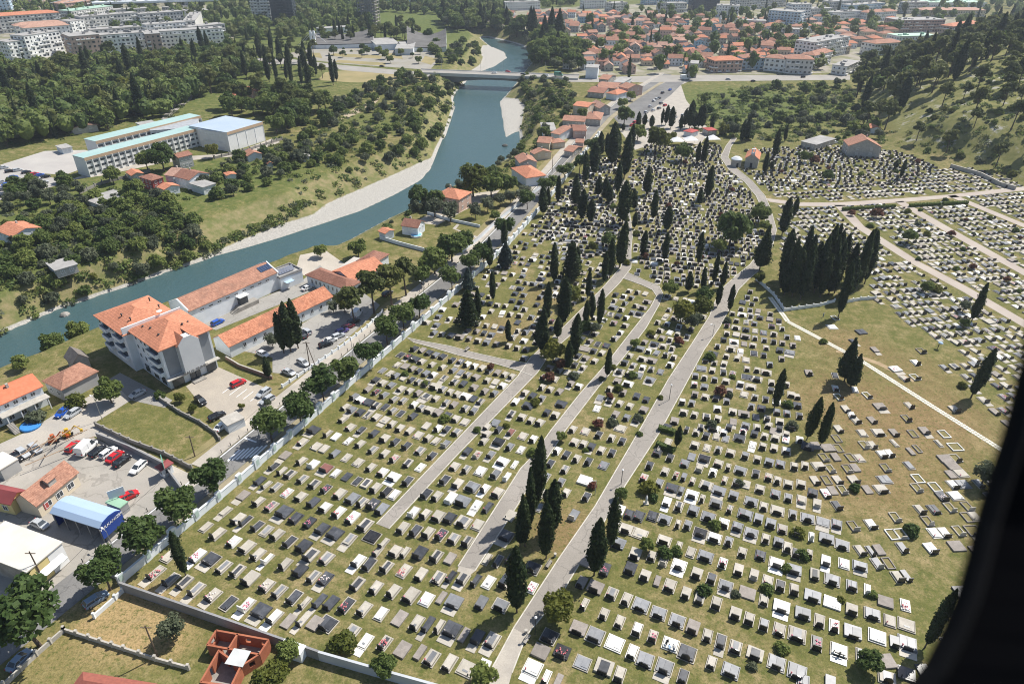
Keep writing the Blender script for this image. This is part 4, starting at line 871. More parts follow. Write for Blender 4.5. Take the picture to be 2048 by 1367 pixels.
stand([(880, 40), (1000, 48), (1120, 85), (1130, 130), (1070, 132), (1072, 98), (985, 70), (900, 66)], 95, 6.2, 25, ['broad', 'broad', 'widecyp', 'olive'], 'trees at the river bend', DS, (1.3, 2.1), 'at the river bend', 30)
stand([(1420, 265), (1400, 200), (1460, 190), (1690, 160), (1700, 200), (1750, 250), (1770, 290), (1690, 285), (1560, 285), (1480, 278)], 100, 5.2, 26, ['bank', 'bush', 'bank', 'bush', 'olive', 'bank'], 'bushes of the overgrown meadow', DS, (.65, 1.35), 'of the overgrown meadow', 22)
stand([(1700, 240), (1704, 150), (1830, 110), (2040, 45), (2048, 100), (1980, 130), (1900, 170), (1830, 230), (1790, 282), (1745, 262)], 200, 4.0, 27, ['pine', 'pine', 'pine', 'cypress', 'pine'], 'pines on the hillside', DS, (1.1, 1.7), 'on the hillside', 20)
stand([(1800, 285), (1900, 190), (2048, 120), (2060, 360), (1960, 335), (1860, 308)], 46, 6.5, 28, ['pine', 'bush', 'bush', 'bush', 'pine'], 'scattered trees on the bare slope', DS, (.8, 1.4), 'on the bare slope', 25)
stand([(480, 130), (640, 75), (850, 55), (860, 90), (660, 90), (600, 130), (690, 160), (620, 200), (520, 175)], 80, 6, 29, ['cypress', 'pine', 'broad', 'pine', 'cypress'], 'park trees near the exhibition halls', DS, (.9, 1.4), 'near the exhibition halls', 30)
stand([(440, 330), (560, 300), (640, 290), (600, 340), (520, 380), (430, 400), (400, 370)], 36, 5.5, 30, ['bush', 'bank', 'olive', 'bank'], 'garden bushes behind the riverbank', DS, (.6, 1.05), 'of the garden bushes', 18)
stand([(20, 370), (130, 365), (200, 400), (120, 470), (10, 470)], 34, 5.5, 31, ['bank', 'bush', 'bank', 'olive'], 'garden trees at the left edge', DS, (.7, 1.1), 'of the left gardens', 18)
stand([(430, 250), (470, 190), (560, 200), (650, 215), (660, 250), (560, 275), (530, 240), (440, 232)], 40, 5.5, 32, ['pine', 'broad', 'broad'], 'trees behind the gym hall', DS, (1.0, 1.5), 'behind the gym hall', 20)
for poly, n_, sd_, ks in (([(1140, 330), (1240, 300), (1440, 300), (1520, 440), (1340, 570), (1262, 540), (1120, 400)], 26, 81, ['bush', 'bush', 'redbush']), ([(1480, 300), (1800, 300), (1890, 340), (1600, 385)], 20, 82, ['bush', 'bush', 'redbush']), ([(1680, 420), (1800, 405), (2050, 390), (2050, 640), (1850, 540)], 24, 83, ['bush', 'bush', 'redbush']), ([(700, 790), (820, 690), (1040, 740), (1240, 620), (1400, 700), (1280, 880), (1180, 1000), (900, 920)], 22, 84, ['bush', 'bush', 'bush', 'redbush']), ([(1300, 900), (1420, 720), (1600, 820), (1620, 1000), (1750, 1200), (1500, 1340), (1200, 1300), (1200, 1120)], 18, 85, ['bush', 'bush'])):
    stand(poly, n_, 5, sd_, ks, 'shrubs between the graves', {'bush': 'small green shrub', 'redbush': 'small reddish shrub'}, (.45, .95), ['of the upper centre lawn', 'of the upper right lawn', 'of the lane divided lawn', 'of the middle lawns', 'of the lower right lawn'][sd_-81], 16)
stand([(640, 118), (660, 98), (800, 96), (850, 110), (840, 128), (760, 130), (690, 122)], 16, 7, 36, ['broad', 'street', 'bush'], 'small trees on the plaza', DS, (.6, 1.0), 'on the plaza', 14)
stand([(1072, 102), (1120, 88), (1185, 102), (1160, 140), (1130, 147), (1062, 142)], 44, 5, 37, ['broad', 'bank', 'broad', 'olive'], 'trees beyond the bridge on the right', DS, (1.0, 1.6), 'beyond the bridge end', 16)
stand([(850, 100), (900, 84), (960, 92), (956, 135), (880, 138)], 30, 5, 38, ['bank', 'bush', 'bank'], 'shrubs by the exhibition hall bank', DS, (.8, 1.4), 'below the exhibition hall', 16)
# undergrowth: low scrub that nobody could count
ug = MB(); UM = [L_DEC, L_DRK, L_OLV, L_PIN]
def scrub(poly, n, seed, r0=.8, r1=2.6):
    rd = random.Random(seed); W = [tuple(gp(*q)[:2]) for q in poly]; A = np.array(W); k = 0; t = 0
    while k < n and t < n*30:
        t += 1; p = (rd.uniform(A[:, 0].min(), A[:, 0].max()), rd.uniform(A[:, 1].min(), A[:, 1].max()))
        if not inpoly(p, W): continue
        z = th(*p)
        if z < -7.75: continue
        k += 1; q = rd.uniform(r0, r1); hh = q*rd.uniform(.35, .8); m_ = rd.choice([0, 0, 1, 1, 2, 3]); d = sph(int(22+16*q)); d[:, 2] = np.abs(d[:, 2])
        ug.quads(leaves(np.array([p[0], p[1], z-.1])+d*np.array([q, q, hh])*nr.uniform(.6, 1.1, len(d))[:, None], d+np.array([0, 0, .5]), .26+.07*q), m_)
scrub([(-10, 500), (60, 455), (200, 402), (330, 398), (400, 470), (432, 508), (330, 546), (200, 588), (60, 640), (-10, 668)], 480, 71, .8, 2.6)
scrub([(520, 330), (560, 255), (700, 195), (800, 150), (925, 165), (905, 225), (885, 285), (858, 316), (730, 362), (650, 400), (600, 440), (560, 455), (520, 440), (600, 390), (560, 350)], 560, 72, .8, 2.6)
scrub([(430, 505), (480, 478), (560, 445), (640, 405), (630, 398), (520, 440), (420, 490)], 130, 73, .6, 1.8)
scrub([(1040, 165), (1140, 165), (1150, 215), (1100, 270), (1070, 320), (1000, 345), (900, 385), (800, 432), (760, 455), (770, 462), (900, 396), (1010, 350), (1042, 300), (1046, 215)], 360, 74, .8, 2.6)
scrub([(1385, 262), (1400, 190), (1500, 172), (1690, 165), (1760, 250), (1770, 292), (1560, 285), (1480, 278)], 520, 75, .9, 2.8)
scrub([(1790, 285), (1900, 190), (2048, 100), (2060, 360), (1960, 335), (1860, 308)], 260, 76, .5, 2)
scrub([(1700, 240), (1704, 150), (1830, 110), (2040, 45), (2048, 100), (1900, 170), (1790, 282)], 160, 77, .6, 2)
scrub([(-10, 300), (-10, 128), (450, 88), (520, 120), (400, 205), (330, 240), (60, 292)], 260, 78, 1, 3)
scrub([(20, 380), (130, 365), (280, 380), (440, 330), (600, 290), (640, 290), (600, 345), (430, 400), (200, 400), (120, 480), (-10, 480)], 200, 79, .6, 2)
tag(ug.build('undergrowth', UM), 'low green scrub and undergrowth along the riverbanks, meadow and hillside', 'undergrowth', kind='stuff')
# far wood: one mass
fw = MB(); r = random.Random(44)
def far_tree(p, z, h, R, m, n=70):
    if m == 3:
        t = nr.beta(1.1, 1.5, n); a = nr.uniform(0, 6.28, n); q = R*np.interp(t, [0, .15, .4, 1], [.3, .9, 1, .05]); C = np.column_stack([p[0]+q*np.cos(a), p[1]+q*np.sin(a), z+t*h]); N = np.column_stack([np.cos(a), np.sin(a), np.full(n, .5)])
        fw.lathe([(R*.5, 0), (R*.8, h*.3), (R*.4, h*.7), (.05, h)], 6, m, (*p, z)); fw.quads(leaves(C, N, .5), m)
    else:
        d = sph(n); d[:, 2] = np.abs(d[:, 2])*1.1-.25; C = np.array([p[0], p[1], z+h*.6])+d*np.array([R, R, h*.4])*nr.uniform(.75, 1.1, n)[:, None]; core(fw, (p[0], p[1], z+h*.55), (R*.75, R*.75, h*.38), m, 7); fw.quads(leaves(C, d+np.array([0, 0, .4]), 1.0), m)
FWM = [L_DEC, L_DRK, L_PIN, L_CYP]
def farstand(poly, n, dmin, seed, mats):
    for p in scatter(poly, n, dmin, seed):
        m = r.choice(mats); far_tree(p, th(*p)-.3, r.uniform(8, 14) if m != 3 else r.uniform(11, 17), r.uniform(3, 5.5) if m != 3 else r.uniform(1.3, 2), m)
farstand([(-10, 285), (-10, 148), (200, 135), (460, 108), (520, 128), (400, 195), (330, 235), (60, 288)], 560, 4.2, 51, [0, 0, 0, 1, 1, 2, 2, 3])
farstand([(440, 85), (470, 50), (520, 20), (640, 5), (1000, -12), (1160, -10), (1150, 12), (960, 28), (880, 32), (760, 25), (740, 60), (640, 62), (560, 90)], 640, 6.5, 52, [0, 0, 1, 2, 2, 3])
farstand([(-40, 30), (300, 0), (500, -20), (560, 10), (430, 60), (200, 70), (100, 60)], 260, 8, 53, [0, 1, 2, 3])
farstand([(1160, 30), (1700, 5), (2048, -25), (2048, 40), (1700, 80), (1640, 150), (1300, 165), (1130, 140), (1180, 100)], 330, 8, 54, [0, 0, 1, 1, 2, 3])
farstand([(1740, 210), (1760, 130), (1900, 85), (2048, 40), (2080, 60), (2048, 95), (1980, 120), (1880, 170), (1800, 230)], 150, 4.5, 56, [2, 2, 2, 3, 1])
farstand([(-40, 40), (500, 0), (1200, -20), (2100, -30), (2100, -45), (-40, -30)], 500, 12, 57, [0, 1, 2, 2])
farstand([(-400, -45), (2400, -50), (2400, -95), (-400, -90)], 400, 20, 55, [0, 1, 2])
tag(fw.build('far_woods', FWM), 'distant trees and woods between and beyond the far town buildings', 'woods', kind='stuff')
for q in POOL:
    if q.name not in used:
        for c in KIDS.get(q.name, []): bpy.data.objects.remove(c)
        bpy.data.objects.remove(q)
# ------------------------------------------------------------------ buildings
def frame_of(A, B, C):
    A, B, C = (Vector(p[:2]) for p in (A, B, C)); x = (B-A).normalized(); y = Vector((-x.y, x.x)); d = (C-B).dot(y)
    if d < 0: A, B = B, A; x = -x; y = -y; d = -d
    return A, math.atan2(x.y, x.x), (B-A).length, d
def gable_roof(w, d, h, rise, ov, th=.16, axis='x'):
    b = MB(); 
    if axis == 'x':
        for s in (0, 1):
            y0, y1 = (-ov, d/2) if s == 0 else (d+ov, d/2); k = rise/(d/2); z0 = h-ov*k
            P = [(-ov, y0, z0), (w+ov, y0, z0), (w+ov, y1, h+rise), (-ov, y1, h+rise)]
            Q = [(x, y, z+th) for x, y, z in P]; f = [(0, 3, 2, 1), (4, 5, 6, 7), (0, 1, 5, 4), (1, 2, 6, 5), (3, 0, 4, 7)]
            if s: f = [q[::-1] for q in f]
            b.faces(P+Q, f)
    else:
        for s in (0, 1):
            x0, x1 = (-ov, w/2) if s == 0 else (w+ov, w/2); k = rise/(w/2); z0 = h-ov*k
            P = [(x0, d+ov, z0), (x0, -ov, z0), (x1, -ov, h+rise), (x1, d+ov, h+rise)]
            Q = [(x, y, z+th) for x, y, z in P]; f = [(0, 3, 2, 1), (4, 5, 6, 7), (0, 1, 5, 4), (1, 2, 6, 5), (3, 0, 4, 7)]
            if s: f = [q[::-1] for q in f]
            b.faces(P+Q, f)
    return b
def hip_roof(w, d, h, rise, ov, th=.18):
    b = MB(); e = [(-ov, -ov), (w+ov, -ov), (w+ov, d+ov), (-ov, d+ov)]; k = min(w, d)/2+ov
    if w >= d: r = [(-ov+k, d/2), (w+ov-k, d/2)]
    else: r = [(w/2, -ov+k), (w/2, d+ov-k)]
    z0 = h-.05; P = [(x, y, z0) for x, y in e]+[(x, y, z0+th) for x, y in e]+[(x, y, h+rise) for x, y in r]
    f = [(3, 2, 1, 0), (0, 1, 5, 4), (1, 2, 6, 5), (2, 3, 7, 6), (3, 0, 4, 7)]
    if w >= d: f += [(4, 5, 9, 8), (5, 6, 9), (6, 7, 8, 9), (7, 4, 8)]
    else: f += [(4, 5, 8), (5, 6, 9, 8), (6, 7, 9), (7, 4, 8, 9)]
    return b.faces(P, f)
def wall_box(w, d, h, rise=0, axis=None):
    b = MB(); b.prism([(0, 0), (w, 0), (w, d), (0, d)], -.3, h)
    if axis == 'x': b.v, b.f, b.m = [], [], []; [extr_yz(b, w, d, h, rise)]
    if axis == 'y': b.v, b.f, b.m = [], [], []; extrude_xz(b, [(0, -.3), (w, -.3), (w, h), (w/2, h+rise), (0, h)], 0, d)
    return b
def extr_yz(b, w, d, h, rise):
    pts = [(0, -.3), (d, -.3), (d, h), (d/2, h+rise), (0, h)]; P = [(0, y, z) for y, z in pts]+[(w, y, z) for y, z in pts]; n = 5
    b.faces(P, [tuple(range(4, -1, -1)), tuple(range(5, 10))]+[(i, (i+1) % n, n+(i+1) % n, n+i) for i in range(n)])
def side_xf(side, w, d):
    return {'f': ((0, 0), (1, 0), (0, -1), w), 'r': ((w, 0), (0, 1), (1, 0), d), 'b': ((w, d), (-1, 0), (0, 1), w), 'l': ((0, d), (0, -1), (-1, 0), d)}[side]
def side_box(b, side, w, d, u0, u1, z0, z1, o0, o1, m=0):
    o, t, n, L = side_xf(side, w, d); P = []
    for u, q in ((u0, o0), (u1, o0), (u1, o1), (u0, o1)): P.append((o[0]+t[0]*u+n[0]*q, o[1]+t[1]*u+n[1]*q))
    a = sum(P[i][0]*P[(i+1) % 4][1]-P[(i+1) % 4][0]*P[i][1] for i in range(4))
    if a < 0: P = P[::-1]
    return b.faces([(*p, z0) for p in P]+[(*p, z1) for p in P], [(3, 2, 1, 0), (4, 5, 6, 7), (0, 1, 5, 4), (1, 2, 6, 5), (2, 3, 7, 6), (3, 0, 4, 7)], m)
def add_windows(r, side, w, d, n, zc, ww=.9, wh=1.0, fm_=None, u0=None, u1=None, name='window', pane=True):
    L = side_xf(side, w, d)[3]; u0 = .08*L if u0 is None else u0; u1 = L-.08*L if u1 is None else u1
    for i in range(n):
        u = u0+(u1-u0)*(i+.5)/n; b = MB(); t = .08
        for a0, a1, c0, c1 in ((u-ww/2-t, u+ww/2+t, zc-wh/2-t, zc-wh/2), (u-ww/2-t, u+ww/2+t, zc+wh/2, zc+wh/2+t), (u-ww/2-t, u-ww/2, zc-wh/2, zc+wh/2), (u+ww/2, u+ww/2+t, zc-wh/2, zc+wh/2), (u-.03, u+.03, zc-wh/2, zc+wh/2)):
            side_box(b, side, w, d, a0, a1, c0, c1, .01, .09)
        f = b.build(name, fm_ or M_WHITEP, r)
        if pane: side_box(MB_ := MB(), side, w, d, u-ww/2, u+ww/2, zc-wh/2, zc+wh/2, .004, .05); MB_.build('pane', M_GLASS, f)
def house(name, label, cat, ABC, h, rise, roof='gable', rm=None, wm=None, axis='x', ov=.35, win=(), chim=0, group=None, depth=None, parapet=0, pane=True):
    A, B, C = (at(*p, h) for p in ABC); o, a, w, d = frame_of(A, B, C); d = depth or d
    if roof != 'flat': o = o+Vector((math.cos(a)-math.sin(a), math.sin(a)+math.cos(a)))*ov; w -= 2*ov; d = max(2, d-2*ov)
    z0 = 0.0; rt = root(name, (o.x, o.y, z0), a, label, cat, group)
    wl = wall_box(w, d, h, rise, axis if roof == 'gable' else None).build('wall', wm or M_WHITEW, rt)
    if roof == 'gable': rb = gable_roof(w, d, h, rise, ov, axis=axis)
    elif roof == 'hip': rb = hip_roof(w, d, h, rise, ov)
    else:
        rb = MB().box(-ov, w+ov, -ov, d+ov, h+.002, h+.2)
        if parapet: 
            for q in ((-ov, w+ov, -ov, -ov+.2), (-ov, w+ov, d+ov-.2, d+ov), (-ov, -ov+.2, -ov+.2, d+ov-.2), (w+ov-.2, w+ov, -ov+.2, d+ov-.2)): rb.box(*q, h+.2, h+.2+parapet)
    ro = rb.build('roof', rm or M_T_ORANGE, rt)
    for i in range(chim):
        cx, cy = w*(.3+.35*i), d*(.4 if i % 2 else .62); MB().box(cx-.25, cx+.25, cy-.25, cy+.25, h+rise*.4, h+rise+.7).build('chimney', M_STONEW, ro)
    for s in win:
        side, n, zc, *rest = s; ww, wh = rest[:2] if len(rest) > 1 else (.9, 1.0)
        add_windows(rt, side, w, d, n, zc, ww, wh, name='door' if zc < 1.15 and wh > 1.6 else 'window', pane=pane)
    return rt, w, d
# ---- the white apartment building with the grey gable front
h = 10.4
A, B, C = at(343, 778), at(437, 734.5), None
o, a, w, d = frame_of(A, B, at(240, 700)); d = 27.0
x = Vector((math.cos(a), math.sin(a))); y = Vector((-x.y, x.x))
rt = root('apartment_building', (o.x, o.y, 0), a, 'white four storey apartment building with orange hip roofs and grey gabled front', 'building')
b = MB(); b.prism([(0, 0), (w, 0), (w, 13.0), (0, 13.0)], -.3, h); b.prism([(-1.6, 13.01), (w-1.0, 13.01), (w-1.0, d), (-1.6, d)], -8.3, h-.6); b.build('wall', M_WHITEW, rt)
def plate(name, m, *boxes, parent=rt):
    q = MB()
    for bx in boxes: q.box(*bx)
    return q.build(name, m, parent)
plate('front_cladding', mat('grey cladding', (.25, .27, .29), (.21, .225, .24), .3, .7), (.5, w*.29, -.06, .02, 3.1, h-.15)); plate('front_cladding', MATS['grey cladding'], (w*.72, w-.5, -.06, .02, 3.1, h-.15))
gb = MB(); extrude_xz(gb, [(w*.3, 2.7), (w*.71, 2.7), (w*.71, h-.2), (w*.57, h+1.35), (w*.44, h+1.35), (w*.3, h-.2)], -1.5, .3); gb.build('gable_bay', mat('pale grey render', (.6, .61, .61), (.54, .55, .56), .3, .85), rt)
gr = MB(); 
for x0, x1, z0, z1 in ((w*.27, w*.44, h-.35, h+1.5), (w*.57, w*.74, h+1.5, h-.35)): gr.faces([(x0, -1.2, z0), (x1, -1.2, z1), (x1, 4.0, z1+.05), (x0, 4.0, z0+.05), (x0, -1.2, z0-.15), (x1, -1.2, z1-.15), (x1, 4, z1-.1), (x0, 4, z0-.1)], [(0, 1, 2, 3), (7, 6, 5, 4), (0, 4, 5, 1), (3, 2, 6, 7)])
gr.build('bay_roof', M_T_ORANGE, rt)
plate('canopy', M_STONEW, (-.6, w*.29, -1.3, 0, 2.75, 2.95), (w*.72, w+.4, -1.3, 0, 2.75, 2.95))
plate('shopfront', M_GLASS, (.6, w*.27, -.5, -.02, .3, 2.6), (w*.41, w*.5, -.55, -.02, 0, 2.5), (w*.52, w*.61, -.55, -.02, 0, 2.5), (w*.76, w-.5, -.5, -.02, .3, 2.6))
plate('doorstep', M_CONC, (w*.38, w*.64, -2.2, -.6, 0, .25))
ro = hip_roof(w, 13.2, h, 2.7, .7).build('roof', M_T_ORANGE, rt)
r2 = hip_roof(w+.6, d-13.2, h-.6, 2.5, .6); r2.v = [(p[0]-1.6, p[1]+13.3, p[2]) for p in r2.v]; r2 = r2.build('roof', M_T_ORANGE, rt)
plate('white_parapet', M_WHITEW, (-1.9, w*.52, 12.95, 13.25, h-.5, h+1.2), (w*.52, w+.4, 12.95, 13.25, h-.4, h+1.0)); 
for i in range(9):
    q = MB().lathe([(.14, 0), (.14, .7), (.3, .72), (.05, .95)], 8, o=([2.2, 2.4, 7.5, 9.2, 1.8, 1.6, 1.2, 8.8, 9][i], [4, 8, 3.4, 4.4, 10.5, 16, 19.5, 17, 22][i], h+[1.0, 1.1, 1.6, 1.0, .8, 1.0, .9, 1.0, 1][i]-.3)); q.build('roof_vent', M_DARKM, ro if i < 5 else r2)
q = MB().lathe([(.05, .0), (.25, .06), (.55, .25), (.6, .32)], 14, o=(w*.62, 13.1, h+1.6)); q.tube((w*.62, 13.1, h+.9), (w*.62, 13.1, h+1.65), .05); q.build('satellite_dish', M_WHITEP, r2)
for lv in range(3):
    z = 3.3+lv*2.35
    for y0, y1 in ((1.0, 5.6), (14.5, 18.5), (21.5, 25)):
        xo = 0 if y0 < 13 else -1.6; zz = z if y0 < 13 else z-.5
        bb = MB().box(xo-.95, xo-.01, y0, y1, zz-.1, zz+.05); bb.box(xo-.95, xo-.88, y0, y1, zz+.05, zz+.85); bb.box(xo-.88, xo-.01, y0, y0+.07, zz+.05, zz+.85); bb.box(xo-.88, xo-.01, y1-.07, y1, zz+.05, zz+.85)
        bal = bb.build('balcony', M_WHITEW, rt); MB().box(xo-.05, xo-.003, y0+.3, y1-.3, zz+.1, zz+1.75).build('balcony_door', M_GLASS, bal)
    for yy in (7.2, 9, 11.4, 19.4, 20.5, 26.2):
        xo = 0 if yy < 13 else -1.6; zz = z if yy < 13 else z-.5
        f = MB().box(xo-.07, xo-.004, yy-.45, yy+.45, zz+.55, zz+1.65).build('window', M_WHITEP, rt); MB().box(xo-.09, xo-.072, yy-.37, yy+.37, zz+.63, zz+1.57).build('pane', M_GLASS, f)
for yy in (2.5, 6, 10): MB().box(-.06, -.004, yy-1, yy+1, .4, 2.4).build('shopfront', M_GLASS, rt)
def text(parent, s, size, m, loc, rot, name, ext=.03):
    cu = bpy.data.curves.new(name, 'FONT'); cu.body = s; cu.size = size; cu.extrude = ext; cu.align_x = 'CENTER'; cu.materials.append(m)
    o_ = bpy.data.objects.new(name+'_tmp', cu); COL.objects.link(o_); me_ = bpy.data.meshes.new_from_object(o_.evaluated_get(bpy.context.evaluated_depsgraph_get())); bpy.data.objects.remove(o_)
    t = link(name, me_, parent, loc); t.rotation_euler = rot; return t
text(rt, 'GALO GUMPS', .95, mat('bronze letters', (.2, .19, .17), None, 1, .5), (w*.505, -1.56, 2.82), (D2R(90), 0, 0), 'sign_lettering', .05)
# ---- long hall on the river, with glazed entrance, steps and solar panels
rt, w, d = house('river_hall', 'long white hall with old tiled gable roof along the river wall', 'building', ((377, 623), (557, 544), (520, 515)), 5.3, 1.9, 'gable', M_T_OLD, M_WHITEW, depth=9.0, win=[('f', 9, 4.2, 1.1, .4)])
plate('parapet', M_WHITEP, (w-.1, w+.35, -.5, 4.5, 5.2, 5.6), parent=rt)
q = MB(); extr_yz(q, .35, d, 5.6, 1.95); q.v = [(x_+w, y_, z_) for x_, y_, z_ in q.v]; q.build('end_gable', M_WHITEW, rt); q = MB(); extr_yz(q, .35, d, 5.6, 1.95); q.v = [(x_-.36, y_, z_) for x_, y_, z_ in q.v]; q.build('end_gable', M_WHITEW, rt)
plate('entrance_glazing', M_GLASS, (w*.5, w*.59, -1.2, -.01, 1.2, 3.4), parent=rt); plate('entrance_canopy', M_WHITEP, (w*.49, w*.6, -1.8, 0, 3.42, 3.6), parent=rt)
plate('terrace', M_CONC, (w*.46, w*.68, -2.2, -.02, 0, 1.15), parent=rt); q = MB()
for i in range(6): q.box(w*.46-.35*(i+1), w*.46-.35*i, -2.2, -.4, 0, 1.1-.18*i)
q.build('steps', M_CONC, rt)
for i in range(5):
    q = MB(); x0 = w*.86+i*.8; k = 1.9/(d/2); y0, y1 = 1.6, 3.4; q.faces([(x0, y0, 5.3+y0*k+.3), (x0+.7, y0, 5.3+y0*k+.3), (x0+.7, y1, 5.3+y1*k+.3), (x0, y1, 5.3+y1*k+.3), (x0, y0, 5.3+y0*k+.22), (x0+.7, y0, 5.3+y0*k+.22), (x0+.7, y1, 5.3+y1*k+.22), (x0, y1, 5.3+y1*k+.22)], [(0, 1, 2, 3), (7, 6, 5, 4), (0, 4, 5, 1), (1, 5, 6, 2), (2, 6, 7, 3), (3, 7, 4, 0)]); q.build('solar_panel', mat('solar glass', (.03, .05, .1), (.05, .08, .15), 3, .2), rt)
rt, w, d = house('hall_annex', 'flat roofed white annex with tilted solar panels at the hall end', 'building', ((560, 558), (604, 541), (590, 525)), 3.6, 0, 'flat', M_FLATR, M_WHITEW, ov=.1, depth=6.0, parapet=.5)
for i in range(6): MB().faces([(1+i*.85, 1.5, 4.1), (1.75+i*.85, 1.5, 4.1), (1.75+i*.85, 2.8, 5.2), (1+i*.85, 2.8, 5.2), (1+i*.85, 1.56, 4.05), (1.75+i*.85, 1.56, 4.05), (1.75+i*.85, 2.86, 5.15), (1+i*.85, 2.86, 5.15)], [(0, 1, 2, 3), (7, 6, 5, 4), (0, 4, 5, 1), (1, 5, 6, 2), (2, 6, 7, 3), (3, 7, 4, 0)]).build('solar_panel', MATS['solar glass'], rt)
plate('door_canopy', mat('pale blue sheet', (.45, .58, .7), None, .5, .4), (1.0, 3.6, -1.6, 0, 2.3, 2.42), parent=rt)
house('long_house', 'long low grey white house with speckled tile roof beside the parking lot', 'building', ((457, 694), (667, 592), (640, 565)), 3.3, 1.9, 'gable', roof_mat('speckled tiles', (.56, .25, .15), (.42, .16, .09), patch=(.25, .11, .07)), M_WHITEW, depth=7.0, win=[('f', 9, 1.75, .8, 1.0)])
house('office_house', 'white office house with brown tiled hip roof and arched windows', 'building', ((609.5, 550), (692, 580), (712, 560)), 3.2, 1.5, 'hip', M_T_BROWN, M_WHITEW, win=[('f', 8, 1.8, .55, 1.2), ('l', 2, 1.8)])
house('workshop_house', 'orange tiled house wing beside the pines and pale yard', 'building', ((704, 563), (772, 533), (752, 505)), 3.2, 1.6, 'gable', M_T_ORANGE, M_WHITEW, win=[('f', 4, 1.7)])
house('store_house', 'pale flat roofed store between two tiled office wings', 'building', ((665, 545), (700, 552), (735, 520)), 2.7, 0, 'flat', mat('pale roof', (.5, .47, .42), (.44, .41, .37), .4, .9), M_WHITEW, ov=.1)
house('tiled_house', 'dark tiled house behind the orange wing with a pale yard', 'house', ((712, 522), (745, 530), (770, 506)), 3.6, 1.4, 'hip', M_T_BROWN, M_WHITEW)
rt, w, d = house('red_roof_house', 'two storey white house with bright red roof and long porch', 'house', ((-70, 841), (87, 771), (58, 747)), 4.9, 1.6, 'gable', mat('bright red tiles', (.66, .19, .1), (.58, .16, .08), 1.5, .75), M_WHITEW, win=[('f', 7, 3.9, .8, .8), ('f', 5, 1.3, .9, 1.4), ('r', 2, 3.8)], chim=2)
plate('porch_roof', M_STONEW, (w*.35, w+.2, -2.2, -.02, 2.75, 2.9), parent=rt)
for i in range(4): plate('porch_post', M_WHITEP, (w*.4+i*w*.19, w*.4+i*w*.19+.2, -2.1, -1.9, 0, 2.75), parent=rt)
q = MB()
for i in range(9): q.box(w*.36, w*.36+1.2, -2.4-.32*(i+1), -2.4-.32*i, 0, 1.3-.14*i)
q.build('steps', M_CONC, rt)
house('brown_roof_house', 'grey walled house under a brown tiled hip roof beside vines', 'house', ((83, 762), (122, 781.5), (192.7, 740)), 3.2, 2.0, 'hip', M_T_OLD, M_GREYW, win=[('f', 2, 1.6)])
house('stone_barn', 'small old grey stone barn with gable at the river edge', 'barn', ((126, 712), (143, 728), (178, 712)), 2.8, 1.7, 'gable', mat('dark old tiles', (.2, .18, .16), (.15, .13, .12), 1, .9), M_STONEW)
# tyre workshop
A, B, C = at(99, 1025.5, 3.4), at(198.5, 1057, 3.4), at(241.7, 1020.5, 3.4); o, a, w, d = frame_of(A, B, C)
rt = root('tyre_workshop', (o.x, o.y, 0), a, 'open tyre workshop shed with pale blue metal roof and blue lettered end', 'workshop')
M_BLUER = mat('pale blue sheet roof', (.36, .47, .62), (.32, .43, .58), .1, .45, .5); M_BLUE = mat('deep blue panel', (.02, .06, .28), (.018, .05, .24), .3, .5)
pr = [(0, 3.3), (0, 3.45), (d*.2, 4.1), (d*.5, 4.35), (d*.8, 4.1), (d, 3.45), (d, 3.3), (d*.8, 3.95), (d*.5, 4.2), (d*.2, 3.95)]
q = MB(); n = len(pr); q.faces([(.0, y_, z_) for y_, z_ in pr]+[(w, y_, z_) for y_, z_ in pr], [(i, n+i, n+(i+1) % n, (i+1) % n) for i in range(n)]); q.build('roof', M_BLUER, rt)
for xx in np.linspace(.3, w-.3, 5): MB().box(xx-.08, xx+.08, .1, .26, 0, 3.35).build('post', M_METAL, rt)
plate('back_wall', M_BLUE, (0, w, d-.2, d-.05, 0, 3.3), (0, .12, .3, d-.25, 0, 3.4), parent=rt); q = MB(); 
q.faces([(w+.02, 0, 1.0), (w+.02, d, 1.0), (w+.02, d, 3.4), (w+.02, d*.8, 4.1), (w+.02, d*.5, 4.3), (w+.02, d*.2, 4.1), (w+.02, 0, 3.4)]+[(w+.16, y_, z_) for y_, z_ in ((0, 1.0), (d, 1.0), (d, 3.4), (d*.8, 4.1), (d*.5, 4.3), (d*.2, 4.1), (0, 3.4))], [tuple(range(6, -1, -1)), tuple(range(7, 14))]+[(i, (i+1) % 7, 7+(i+1) % 7, 7+i) for i in range(7)]); q.build('end_panel', M_BLUE, rt)
plate('end_glazing', M_GLASS, (w+.0, w+.12, .3, d-.3, 0, .98), parent=rt)
text(rt, 'VULKANIZER', .8, M_WHITEP, (w+.18, d*.5, 2.75), (D2R(90), 0, D2R(90)), 'sign_lettering', .02)
rt, w, d = house('tiled_cottage', 'cream cottage with weathered tile roof and dormer behind the tyre workshop', 'house', ((71.4, 1012), (158, 942), (124, 922)), 3.1, 1.9, 'gable', M_T_OLD, M_CREAM, win=[('f', 3, 1.5, 1.2, 1.1)])
q = MB(); q.box(w*.42, w*.6, d*.12, d*.4, 3.7, 4.9); dm = q.build('dormer', M_STONEW, rt); gable_roof(w*.2, d*.3, 4.9, .4, .15, axis='x').build('dormer_roof', M_T_OLD, dm).location = (w*.41, d*.11, 0)
plate('red_shutter', M_REDW, (w*.12, w*.22, -.08, -.01, .8, 2.1), parent=rt)
rt, w, d = house('warehouse', 'big low warehouse with whitish sheet roof and yellow end wall', 'warehouse', ((-60, 1098), (54, 1142), (140, 1092)), 4.2, 0, 'flat', mat('whitish sheet roof', (.62, .59, .53), (.55, .52, .46), .25, .7), M_CONC, ov=.25)
